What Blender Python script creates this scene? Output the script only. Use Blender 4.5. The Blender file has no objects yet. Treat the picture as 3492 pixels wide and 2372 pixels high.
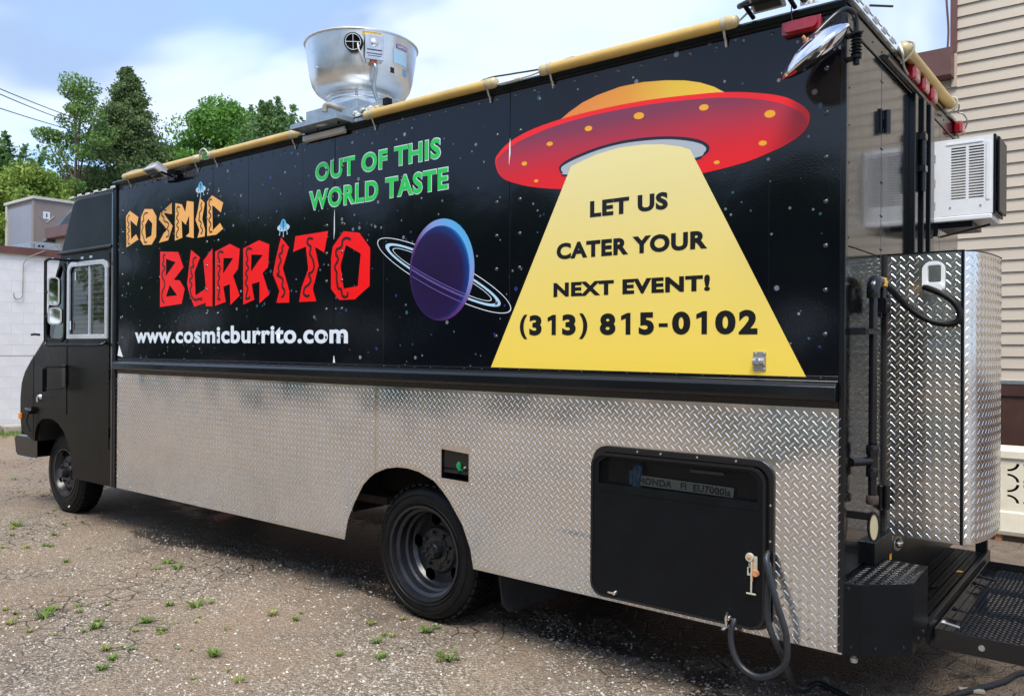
import bpy, bmesh, math, random
import numpy as np
from mathutils import Vector, Matrix
from mathutils.geometry import tessellate_polygon

random.seed(7)
rng = np.random.default_rng(7)
SC = bpy.context.scene
COL = SC.collection
R = math.radians

# ------------------------------------------------------------------ camera
cam_data = bpy.data.cameras.new('camera')
cam_data.sensor_fit = 'HORIZONTAL'
cam_data.sensor_width = 36.0
cam_data.lens = 28.63
cam_data.clip_start = 0.05
cam_data.clip_end = 2000.0
cam = bpy.data.objects.new('camera', cam_data)
COL.objects.link(cam)
YAW, ROLL = math.atan2(1458.0, 1848.0), R(0.35)
fw = Vector((-math.sin(YAW), math.cos(YAW), 0)); rt = Vector((math.cos(YAW), math.sin(YAW), 0)); up = Vector((0, 0, 1))
cx_ = rt * math.cos(ROLL) + up * math.sin(ROLL)
cy_ = -rt * math.sin(ROLL) + up * math.cos(ROLL)
m4 = Matrix((cx_, cy_, -fw)).transposed().to_4x4()
m4.translation = Vector((0.965, -3.35, 1.6))
cam.matrix_world = m4
SC.camera = cam

# ------------------------------------------------------------------ sky and sun
SUN_DIR = Vector((0.28, -0.42, 0.86)).normalized()
world = bpy.data.worlds.new('World')
SC.world = world
world.use_nodes = True
wn = world.node_tree
wn.nodes.clear()
def N(tree, kind, **props):
    n = tree.nodes.new(kind)
    for k, v in props.items():
        setattr(n, k, v)
    return n
def L(tree, a, b):
    tree.links.new(a, b)
out = N(wn, 'ShaderNodeOutputWorld')
bg = N(wn, 'ShaderNodeBackground')
bg.inputs['Strength'].default_value = 0.12
sky = N(wn, 'ShaderNodeTexSky', sky_type='NISHITA', sun_disc=False)
sky.sun_elevation = math.asin(SUN_DIR.z)
sky.sun_rotation = math.atan2(SUN_DIR.x, SUN_DIR.y)
sky.air_density = 1.0; sky.dust_density = 1.0; sky.ozone_density = 1.2
tc = N(wn, 'ShaderNodeTexCoord')
sep = N(wn, 'ShaderNodeSeparateXYZ')
L(wn, tc.outputs['Generated'], sep.inputs[0])
zz = N(wn, 'ShaderNodeMath', operation='MAXIMUM'); L(wn, sep.outputs['Z'], zz.inputs[0]); zz.inputs[1].default_value = 0.0
za = N(wn, 'ShaderNodeMath', operation='ADD'); L(wn, zz.outputs[0], za.inputs[0]); za.inputs[1].default_value = 0.22
dx = N(wn, 'ShaderNodeMath', operation='DIVIDE'); L(wn, sep.outputs['X'], dx.inputs[0]); L(wn, za.outputs[0], dx.inputs[1])
dy = N(wn, 'ShaderNodeMath', operation='DIVIDE'); L(wn, sep.outputs['Y'], dy.inputs[0]); L(wn, za.outputs[0], dy.inputs[1])
cmb = N(wn, 'ShaderNodeCombineXYZ'); L(wn, dx.outputs[0], cmb.inputs[0]); L(wn, dy.outputs[0], cmb.inputs[1]); cmb.inputs[2].default_value = 3.7
nz = N(wn, 'ShaderNodeTexNoise'); nz.inputs['Scale'].default_value = 1.35; nz.inputs['Detail'].default_value = 5.0; nz.inputs['Roughness'].default_value = 0.5; nz.inputs['Distortion'].default_value = 0.35
L(wn, cmb.outputs[0], nz.inputs['Vector'])
rp = N(wn, 'ShaderNodeValToRGB')
rp.color_ramp.interpolation = 'EASE'
rp.color_ramp.elements[0].position = 0.34; rp.color_ramp.elements[0].color = (0.35, 0.35, 0.35, 1)
rp.color_ramp.elements[1].position = 0.56; rp.color_ramp.elements[1].color = (1, 1, 1, 1)
L(wn, nz.outputs['Fac'], rp.inputs['Fac'])
gain = N(wn, 'ShaderNodeMix', data_type='RGBA', blend_type='MULTIPLY')
gain.inputs['Factor'].default_value = 1.0
L(wn, sky.outputs[0], gain.inputs[6]); gain.inputs[7].default_value = (0.80, 0.88, 1.0, 1)
mx = N(wn, 'ShaderNodeMix', data_type='RGBA')
n2 = N(wn, 'ShaderNodeTexNoise'); n2.inputs['Scale'].default_value = 1.25; n2.inputs['Detail'].default_value = 4.0; n2.inputs['Distortion'].default_value = 0.5
L(wn, cmb.outputs[0], n2.inputs['Vector'])
rc = N(wn, 'ShaderNodeValToRGB')                      # cloud bodies: blue-grey undersides to bright white
rc.color_ramp.interpolation = 'EASE'
rc.color_ramp.elements[0].position = 0.41; rc.color_ramp.elements[0].color = (1.32, 1.82, 2.75, 1)
rc.color_ramp.elements[1].position = 0.57; rc.color_ramp.elements[1].color = (2.6, 3.0, 3.6, 1)
L(wn, n2.outputs['Fac'], rc.inputs['Fac'])
L(wn, rp.outputs[0], mx.inputs['Factor']); L(wn, gain.outputs[2], mx.inputs[6]); L(wn, rc.outputs[0], mx.inputs[7])
L(wn, mx.outputs[2], bg.inputs['Color'])
L(wn, bg.outputs[0], out.inputs['Surface'])

sun_data = bpy.data.lights.new('sun', 'SUN')
sun_data.energy = 1.5
sun_data.angle = R(28.0)
sun_data.color = (1.0, 0.95, 0.87)
sun = bpy.data.objects.new('sun', sun_data)
sun.rotation_euler = (-SUN_DIR).to_track_quat('-Z', 'Y').to_euler()
sun.location = (0, 0, 20)
COL.objects.link(sun)

SC.view_settings.view_transform = 'Standard'
SC.view_settings.look = 'None'
SC.view_settings.exposure = 1.55
SC.view_settings.gamma = 1.0
SC.view_settings.use_curve_mapping = False
SC.cycles.use_denoising = True
SC.cycles.max_bounces = 7
SC.cycles.diffuse_bounces = 3
SC.cycles.glossy_bounces = 4
SC.cycles.use_adaptive_sampling = True
SC.cycles.adaptive_threshold = 0.02
SC.cycles.transparent_max_bounces = 16

# ------------------------------------------------------------------ mesh helpers
OFF = {}                                   # world position of each parent's own origin
def tag(o, label=None, cat=None, group=None, kind=None):
    for k, v in (('label', label), ('category', cat), ('group', group), ('kind', kind)):
        if v:
            o[k] = v
    return o
def empty(name, loc, label, cat, group=None):
    o = bpy.data.objects.new(name, None)
    o.empty_display_size = 0.2
    o.location = loc
    COL.objects.link(o)
    OFF[o] = Vector(loc)
    return tag(o, label, cat, group)
def link(name, me, parent=None, loc=(0, 0, 0), rot=None, label=None, kind=None):
    o = bpy.data.objects.new(name, me)
    COL.objects.link(o)
    OFF[o] = Vector(loc)
    if parent is not None:
        o.parent = parent
        o.location = Vector(loc) - OFF[parent]
    else:
        o.location = loc
    if rot is not None:
        o.rotation_euler = rot
    return tag(o, label, kind=kind)
def newell(pts):
    n = Vector((0, 0, 0))
    for i, a in enumerate(pts):
        b = pts[(i + 1) % len(pts)]
        n += Vector(((a[1]-b[1])*(a[2]+b[2]), (a[2]-b[2])*(a[0]+b[0]), (a[0]-b[0])*(a[1]+b[1])))
    return n
def axes_for(d):
    d = Vector(d).normalized()
    a = Vector((0, 0, 1)) if abs(d.z) < 0.9 else Vector((1, 0, 0))
    x = d.cross(a).normalized()
    return x, x.cross(d).normalized(), d
def catmull(pts, n=6, closed=False):
    P = [Vector(p) for p in pts]
    m = len(P); o = []
    for i in range(m if closed else m - 1):
        if closed:
            p0, p1, p2, p3 = P[i-1], P[i], P[(i+1) % m], P[(i+2) % m]
        else:
            p0, p1, p2, p3 = P[max(i-1, 0)], P[i], P[i+1], P[min(i+2, m-1)]
        for k in range(n):
            t = k / n
            o.append(0.5*((2*p1) + (p2-p0)*t + (2*p0-5*p1+4*p2-p3)*t*t + (3*p1-p0-3*p2+p3)*t*t*t))
    if not closed:
        o.append(P[-1])
    return o
def rrect(a0, a1, b0, b1, r, n=5):
    o = []
    for (ca, cb, s) in ((a1-r, b1-r, 0), (a0+r, b1-r, 90), (a0+r, b0+r, 180), (a1-r, b0+r, 270)):
        for k in range(n+1):
            t = R(s + 90*k/n)
            o.append((ca + r*math.cos(t), cb + r*math.sin(t)))
    return o
def ell(cx, cz, a, b, n=24, tilt=0.0, t0=0.0, t1=360.0):
    o = []
    full = abs(t1-t0-360) < 1e-6
    for k in range(n + (0 if full else 1)):
        t = R(t0 + (t1-t0)*k/n)
        u, v = a*math.cos(t), b*math.sin(t)
        o.append((cx + u*math.cos(tilt) - v*math.sin(tilt), cz + u*math.sin(tilt) + v*math.cos(tilt)))
    return o
class G:
    """collects shapes; build() links them as ONE mesh object"""
    def __init__(s):
        s.v = []; s.f = []
    def add(s, vs, fs):
        b = len(s.v)
        s.v += [tuple(v) for v in vs]
        s.f += [tuple(b + i for i in f) for f in fs]
        return s
    def box(s, x0, x1, y0, y1, z0, z1):
        return s.add([(x0,y0,z0),(x1,y0,z0),(x1,y1,z0),(x0,y1,z0),(x0,y0,z1),(x1,y0,z1),(x1,y1,z1),(x0,y1,z1)],
                     [(0,3,2,1),(4,5,6,7),(0,1,5,4),(1,2,6,5),(2,3,7,6),(3,0,4,7)])
    def obox(s, c, ax, ay, az, hx, hy, hz):
        c = Vector(c); ax, ay, az = Vector(ax), Vector(ay), Vector(az)
        vs = [c + ax*hx*i + ay*hy*j + az*hz*k for (i,j,k) in ((-1,-1,-1),(1,-1,-1),(1,1,-1),(-1,1,-1),(-1,-1,1),(1,-1,1),(1,1,1),(-1,1,1))]
        return s.add(vs, [(0,3,2,1),(4,5,6,7),(0,1,5,4),(1,2,6,5),(2,3,7,6),(3,0,4,7)])
    def poly(s, loops, fn, d0, d1=None):
        """outer loop + holes in 2D, mapped by fn(a, b, d); one sheet, or a slab when d1 is given"""
        flat = [p for lp in loops for p in lp]
        tris = tessellate_polygon([[Vector((p[0], p[1], 0)) for p in lp] for lp in loops])
        n = len(flat)
        vs = [fn(p[0], p[1], d0) for p in flat]
        fs = [tuple(t) for t in tris]
        if d1 is not None:
            vs += [fn(p[0], p[1], d1) for p in flat]
            fs += [tuple(i + n for i in reversed(t)) for t in tris]
            k = 0
            for lp in loops:
                m = len(lp)
                for i in range(m):
                    j = (i + 1) % m
                    fs.append((k+i, k+j, k+j+n, k+i+n))
                k += m
        return s.add(vs, fs)
    def side(s, loops, y0, y1=None):                     # outline in (x, z), sheet at y0 or slab y0..y1
        return s.poly(loops, lambda a, b, d: (a, d, b), y0, y1)
    def rear(s, loops, x0, x1=None):                     # outline in (y, z)
        return s.poly(loops, lambda a, b, d: (d, a, b), x0, x1)
    def flat(s, loops, z0, z1=None):                     # outline in (x, y)
        return s.poly(loops, lambda a, b, d: (a, b, d), z0, z1)
    def tube(s, pts, r, n=10, closed=False, caps=True):
        P = [Vector(p) for p in pts]; m = len(P)
        rr = r if isinstance(r, (list, tuple)) else [r]*m
        prev = None; vs = []; fs = []
        for i, p in enumerate(P):
            a = P[i-1] if (i > 0 or closed) else p
            b = P[(i+1) % m] if (i < m-1 or closed) else p
            d = (b - a)
            d = d.normalized() if d.length > 1e-9 else Vector((0, 0, 1))
            if prev is None:
                x, y, _ = axes_for(d)
            else:
                x = (prev - d*prev.dot(d)).normalized(); y = d.cross(x)
                y = x.cross(d)*-1
            prev = x
            y = d.cross(x)
            for k in range(n):
                t = 2*math.pi*k/n
                vs.append(p + (x*math.cos(t) + y*math.sin(t))*rr[i])
        for i in range(m if closed else m-1):
            j = (i+1) % m
            for k in range(n):
                l = (k+1) % n
                fs.append((i*n+k, i*n+l, j*n+l, j*n+k))
        if caps and not closed:
            fs.append(tuple(reversed(range(n)))); fs.append(tuple((m-1)*n + k for k in range(n)))
        return s.add(vs, fs)
    def lathe(s, prof, c, axis=(0, 0, 1), n=32, closed=False, caps=True):
        """profile of (radius, distance along the axis)"""
        x, y, d = axes_for(axis); c = Vector(c); vs = []; fs = []
        m = len(prof)
        for (r, h) in prof:
            for k in range(n):
                t = 2*math.pi*k/n
                vs.append(c + d*h + (x*math.cos(t) + y*math.sin(t))*r)
        for i in range(m if closed else m-1):
            j = (i+1) % m
            for k in range(n):
                l = (k+1) % n
                fs.append((i*n+k, i*n+l, j*n+l, j*n+k))
        if caps and not closed:
            if prof[0][0] > 1e-6: fs.append(tuple(reversed(range(n))))
            if prof[-1][0] > 1e-6: fs.append(tuple((m-1)*n + k for k in range(n)))
        return s.add(vs, fs)
    def extrude(s, prof, axis, a, b, closed=True):
        """profile swept along x: (y, z) points, or along y: (x, z), or z: (x, y)"""
        fn = {'x': lambda p, d: (d, p[0], p[1]), 'y': lambda p, d: (p[0], d, p[1]), 'z': lambda p, d: (p[0], p[1], d)}[axis]
        n = len(prof)
        vs = [fn(p, a) for p in prof] + [fn(p, b) for p in prof]
        fs = [(i, (i+1) % n, (i+1) % n + n, i + n) for i in range(n if closed else n-1)]
        if closed:
            fs += [tuple(reversed(range(n))), tuple(range(n, 2*n))]
        return s.add(vs, fs)
    def mesh(s, name, mat=None, smooth=None, fix=True):
        me = bpy.data.meshes.new(name)
        me.from_pydata([tuple(v) for v in s.v], [], s.f)
        if fix:
            bm = bmesh.new(); bm.from_mesh(me)
            bmesh.ops.recalc_face_normals(bm, faces=bm.faces)
            bm.to_mesh(me); bm.free()
        if smooth:
            me.polygons.foreach_set('use_smooth', [True]*len(me.polygons))
            me.set_sharp_from_angle(angle=R(smooth))
        if mat:
            me.materials.append(mat)
        me.update()
        return me
    def build(s, name, mat, parent=None, smooth=None, bevel=0.0, label=None, kind=None, fix=True, seg=2):
        o = link(name, s.mesh(name, mat, smooth, fix), parent, label=label, kind=kind)
        if parent is None:
            OFF[o] = Vector((0, 0, 0))
        else:
            o.location = -OFF[parent]
            OFF[o] = Vector((0, 0, 0))
        if bevel:
            b = o.modifiers.new('bevel', 'BEVEL'); b.width = bevel; b.segments = seg; b.limit_method = 'ANGLE'; b.angle_limit = R(35)
        return o

# ------------------------------------------------------------------ materials
def mat(name, col, rough=0.5, metal=0.0, spec=0.5, coat=0.0, var=0.0, vscale=6.0, rvar=0.0, bump=0.0, bscale=120.0, wave=0.0, wscale=5.0, col2=None, wdist=0.02):
    m = bpy.data.materials.new(name); m.use_nodes = True
    t = m.node_tree; b = t.nodes['Principled BSDF']
    b.inputs['Base Color'].default_value = (*col, 1)
    b.inputs['Roughness'].default_value = rough
    b.inputs['Metallic'].default_value = metal
    b.inputs['Specular IOR Level'].default_value = spec
    b.inputs['Coat Weight'].default_value = coat
    b.inputs['Coat Roughness'].default_value = 0.06
    co = N(t, 'ShaderNodeTexCoord')
    if var or rvar or col2:
        nt = N(t, 'ShaderNodeTexNoise'); nt.inputs['Scale'].default_value = vscale; nt.inputs['Detail'].default_value = 6; nt.inputs['Roughness'].default_value = 0.62
        L(t, co.outputs['Object'], nt.inputs['Vector'])
        if var or col2:
            r = N(t, 'ShaderNodeValToRGB')
            r.color_ramp.elements[0].position = 0.32; r.color_ramp.elements[1].position = 0.68
            c2 = col2 or tuple(min(1, c*(1+var)) for c in col)
            c1 = col if col2 else tuple(c*(1-var) for c in col)
            r.color_ramp.elements[0].color = (*c1, 1); r.color_ramp.elements[1].color = (*c2, 1)
            L(t, nt.outputs['Fac'], r.inputs['Fac']); L(t, r.outputs[0], b.inputs['Base Color'])
        if rvar:
            mr = N(t, 'ShaderNodeMapRange'); mr.inputs['From Min'].default_value = 0.3; mr.inputs['From Max'].default_value = 0.7
            mr.inputs['To Min'].default_value = max(0.02, rough-rvar); mr.inputs['To Max'].default_value = min(1, rough+rvar)
            L(t, nt.outputs['Fac'], mr.inputs['Value']); L(t, mr.outputs[0], b.inputs['Roughness'])
    last = None
    for st, sc_, dist in ((bump, bscale, 0.002), (wave, wscale, wdist)):
        if st:
            n2 = N(t, 'ShaderNodeTexNoise'); n2.inputs['Scale'].default_value = sc_; n2.inputs['Detail'].default_value = 2
            L(t, co.outputs['Object'], n2.inputs['Vector'])
            bp = N(t, 'ShaderNodeBump'); bp.inputs['Strength'].default_value = st; bp.inputs['Distance'].default_value = dist
            L(t, n2.outputs['Fac'], bp.inputs['Height'])
            if last: L(t, last.outputs[0], bp.inputs['Normal'])
            last = bp
    if last: L(t, last.outputs[0], b.inputs['Normal'])
    return m
def srgb(r, g, b):                          # print colour as it looks in daylight -> base colour
    f = lambda c: (c/255/12.92) if c/255 <= 0.04045 else ((c/255+0.055)/1.055)**2.4
    return (f(r)*0.92, f(g)*0.92, f(b)*0.92)
def glass(name, tint, gloss=1.0):
    m = bpy.data.materials.new(name); m.use_nodes = True
    t = m.node_tree; t.nodes.clear()
    o = N(t, 'ShaderNodeOutputMaterial'); x = N(t, 'ShaderNodeMixShader'); tr = N(t, 'ShaderNodeBsdfTransparent'); gl = N(t, 'ShaderNodeBsdfGlossy')
    lw = N(t, 'ShaderNodeLayerWeight'); lw.inputs['Blend'].default_value = 0.5
    pw = N(t, 'ShaderNodeMath', operation='POWER'); L(t, lw.outputs['Facing'], pw.inputs[0]); pw.inputs[1].default_value = 5.0
    fr = N(t, 'ShaderNodeMath', operation='MULTIPLY_ADD'); L(t, pw.outputs[0], fr.inputs[0]); fr.inputs[1].default_value = 0.92; fr.inputs[2].default_value = 0.06
    tr.inputs['Color'].default_value = (*tint, 1); gl.inputs['Roughness'].default_value = 0.02; gl.inputs['Color'].default_value = (gloss, gloss, gloss, 1)
    L(t, fr.outputs[0], x.inputs[0]); L(t, tr.outputs[0], x.inputs[1]); L(t, gl.outputs[0], x.inputs[2]); L(t, x.outputs[0], o.inputs[0])
    return m
def grad(name, stops, axis, a, b, rough=0.28, coat=0.0, coords=None):
    """print colour running along one axis of the panel"""
    m = bpy.data.materials.new(name); m.use_nodes = True
    t = m.node_tree; p = t.nodes['Principled BSDF']; p.inputs['Roughness'].default_value = rough; p.inputs['Coat Weight'].default_value = coat
    co = N(t, 'ShaderNodeTexCoord'); sp = N(t, 'ShaderNodeSeparateXYZ'); L(t, co.outputs['Object'], sp.inputs[0])
    mr = N(t, 'ShaderNodeMapRange'); mr.inputs['From Min'].default_value = a; mr.inputs['From Max'].default_value = b
    L(t, sp.outputs[axis], mr.inputs['Value'])
    r = N(t, 'ShaderNodeValToRGB')
    while len(r.color_ramp.elements) < len(stops): r.color_ramp.elements.new(0.5)
    for e, (pos, c) in zip(r.color_ramp.elements, stops):
        e.position = pos; e.color = (*c, 1)
    L(t, mr.outputs[0], r.inputs['Fac']); L(t, r.outputs[0], p.inputs['Base Color'])
    return m
M = {}
M['black'] = mat('black_gloss_paint', (0.006, 0.0065, 0.008), 0.16, spec=0.5, rvar=0.06, vscale=3, bump=0.06, bscale=160)
M['cabblack'] = mat('brushed_on_black_paint', (0.0028, 0.0032, 0.0021), 0.32, spec=0.16, rvar=0.08, vscale=2.2, bump=0.06, bscale=70, wave=0.05, wscale=2.0)
M['rearblack'] = mat('wavy_black_gloss_paint', (0.006, 0.006, 0.006), 0.09, spec=0.6, coat=0.3, bump=0.14, bscale=150, wave=0.12, wscale=5.0)
M['satin'] = mat('satin_black_paint', (0.0030, 0.0043, 0.0060), 0.34, spec=0.22, var=0.25, vscale=9, bump=0.15, bscale=200)
M['rubber'] = mat('black_rubber', (0.006, 0.006, 0.0065), 0.5, spec=0.25, var=0.3, vscale=14, rvar=0.1)
M['tyre'] = mat('weathered_tyre_rubber', (0.0065, 0.0065, 0.007), 0.5, spec=0.18, var=0.35, vscale=10, rvar=0.12, bump=0.2, bscale=220)
M['rim'] = mat('black_painted_steel_wheel', (0.010, 0.0115, 0.015), 0.24, spec=0.55, rvar=0.08, vscale=12, bump=0.35, bscale=260)
M['under'] = mat('dirty_underbody_steel', (0.008, 0.007, 0.0065), 0.8, var=0.4, vscale=9)
M['alu'] = mat('tread_plate_aluminium', (0.80, 0.775, 0.74), 0.22, metal=1.0, var=0.08, vscale=1.7, rvar=0.08, bump=0.05, bscale=300, wave=1.0, wscale=1.0, wdist=0.055)
M['tread'] = mat('polished_tread_bars', (0.84, 0.82, 0.79), 0.28, metal=1.0, rvar=0.05, vscale=6)
M['spun'] = mat('spun_aluminium', (0.78, 0.79, 0.80), 0.34, metal=1.0, var=0.10, vscale=5, rvar=0.1)
M['galv'] = mat('galvanised_steel', (0.42, 0.47, 0.50), 0.42, metal=0.8, var=0.18, vscale=14, rvar=0.1)
M['chrome'] = mat('chrome', (0.82, 0.82, 0.83), 0.08, metal=1.0)
M['steel'] = mat('plain_steel', (0.55, 0.55, 0.56), 0.34, metal=0.9, var=0.15, vscale=20)
M['frame'] = mat('anodised_window_frame', (0.66, 0.70, 0.74), 0.32, metal=0.55, var=0.06, vscale=9)
M['white'] = mat('white_enamel', (0.78, 0.80, 0.82), 0.34, spec=0.5, var=0.05, vscale=8)
M['wplast'] = mat('white_plastic', (0.76, 0.79, 0.82), 0.38, var=0.05, vscale=10)
M['grey'] = mat('grey_cast_housing', (0.36, 0.37, 0.38), 0.5, var=0.12, vscale=20)
M['tubey'] = mat('amber_tube_plastic', (0.58, 0.38, 0.10), 0.36, spec=0.5, coat=0.3, var=0.16, vscale=4, rvar=0.08)
M['tubecap'] = mat('yellowed_clear_cap', (0.55, 0.45, 0.24), 0.35, var=0.15, vscale=20)
M['strap'] = mat('weathered_strap', (0.42, 0.39, 0.30), 0.5, var=0.2, vscale=30)
M['redlens'] = mat('red_lens', (0.30, 0.006, 0.012), 0.14, spec=0.6, coat=0.6, var=0.35, vscale=18)
M['amber'] = mat('amber_lens', (0.85, 0.26, 0.02), 0.2, coat=0.5)
M['glass'] = glass('clear_pane', (0.30, 0.33, 0.31), 0.8)
M['tint'] = glass('tinted_pane', (0.34, 0.44, 0.38), 0.8)
M['mirror'] = mat('mirror_glass', (0.75, 0.76, 0.77), 0.03, metal=1.0)
M['wire'] = mat('thin_black_wire', (0.02, 0.02, 0.02), 0.5)
M['cordm'] = mat('grey_black_cord_jacket', (0.014, 0.017, 0.021), 0.42, var=0.25, vscale=30)
M['wirew'] = mat('pale_wire', (0.60, 0.60, 0.56), 0.5)
M['rust'] = mat('rusty_steel', (0.33, 0.10, 0.03), 0.8, col2=(0.60, 0.33, 0.16), vscale=40)
M['rustpink'] = mat('primered_exhaust', (0.13, 0.066, 0.056), 0.75, var=0.3, vscale=20)
M['yellowv'] = mat('yellow_valve_paint', (0.80, 0.42, 0.02), 0.35, var=0.1, vscale=20)
M['greencap'] = mat('green_fuel_cap', (0.01, 0.22, 0.07), 0.35, var=0.2, vscale=40)
M['bluebox'] = mat('blue_fitting', (0.02, 0.06, 0.11), 0.5, var=0.5, vscale=40)
M['cream'] = mat('rusty_cream_enamel', (0.74, 0.67, 0.50), 0.5, col2=(0.80, 0.76, 0.64), vscale=7, rvar=0.1)
M['siding'] = mat('beige_vinyl_siding', (0.50, 0.425, 0.335), 0.55, var=0.05, vscale=1.3, bump=0.15, bscale=60)
M['trimtan'] = mat('tan_corner_trim', (0.50, 0.43, 0.34), 0.5, var=0.05)
M['fascia'] = mat('brown_metal_fascia', (0.13, 0.055, 0.045), 0.45, var=0.12, vscale=3)
M['brown'] = mat('dark_brown_plank', (0.055, 0.021, 0.014), 0.55, var=0.22, vscale=6, bump=0.3, bscale=60)
M['block'] = mat('white_painted_block', (0.77, 0.77, 0.785), 0.62, var=0.06, vscale=2.2, bump=0.5, bscale=70)
M['mortar'] = mat('white_painted_joint', (0.66, 0.66, 0.675), 0.7, var=0.08)
M['taupe'] = mat('taupe_sheet_metal', (0.25, 0.205, 0.185), 0.5, var=0.07, vscale=1.5)
M['bluegrey'] = mat('blue_grey_sheet_metal', (0.27, 0.28, 0.34), 0.5, var=0.06, vscale=1.5)
M['paletrim'] = mat('weathered_pale_trim', (0.52, 0.51, 0.46), 0.55, var=0.12, vscale=6)
M['concrete'] = mat('stained_concrete', (0.40, 0.36, 0.30), 0.85, var=0.25, vscale=5, bump=0.6, bscale=40)
M['dark'] = mat('dark_interior', (0.012, 0.012, 0.013), 0.8)
M['spout'] = mat('grimy_plastic_pipe', (0.27, 0.25, 0.21), 0.5, var=0.25, vscale=14)
M['springm'] = mat('rusty_dark_spring', (0.045, 0.030, 0.024), 0.85, var=0.4, vscale=30)
M['rivetm'] = mat('glossy_rivet_heads', (0.012, 0.013, 0.016), 0.10, spec=0.9, coat=0.5)
M['flap'] = mat('dusty_mud_flap', (0.020, 0.021, 0.023), 0.6, spec=0.3, var=0.3, vscale=8)
M['lampcream'] = mat('aged_cream_lens', (0.40, 0.35, 0.22), 0.3, coat=0.4)
M['void'] = mat('open_hole', (0.0006, 0.0006, 0.0007), 1.0, spec=0.0)
M['bark'] = mat('tree_bark', (0.10, 0.075, 0.055), 0.9, var=0.3, vscale=6, bump=0.8, bscale=20)
# vinyl print colours
M['p_orange'] = mat('vinyl_orange', srgb(246, 178, 92), 0.3, var=0.02)
M['p_red'] = mat('vinyl_red', srgb(244, 8, 10), 0.28, var=0.02)
M['p_black'] = mat('vinyl_black', (0.008, 0.008, 0.009), 0.28)
M['p_green'] = mat('vinyl_green', srgb(36, 196, 78), 0.28, var=0.02)
M['p_white'] = mat('vinyl_white', srgb(222, 232, 240), 0.3, var=0.02)
M['p_pale'] = mat('vinyl_pale_blue', srgb(178, 214, 236), 0.3)
M['p_blue'] = mat('vinyl_sky_blue', srgb(96, 176, 220), 0.3)
M['p_navy'] = mat('vinyl_navy', srgb(24, 40, 90), 0.3)
M['p_lamp'] = mat('vinyl_lamp_yellow', srgb(243, 170, 40), 0.3)
M['p_violet'] = mat('vinyl_violet_line', srgb(120, 100, 180), 0.3)
M['p_hgrey'] = mat('vinyl_silver', srgb(176, 184, 192), 0.3)
M['p_hdark'] = mat('vinyl_dark_navy', srgb(32, 32, 52), 0.3)
M['p_yellow'] = mat('label_yellow', srgb(216, 178, 60), 0.45, var=0.1, vscale=40)
M['p_purple'] = mat('label_purple', srgb(120, 96, 170), 0.4)
M['p_tan'] = mat('generator_plate', srgb(112, 122, 112), 0.4)

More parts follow.
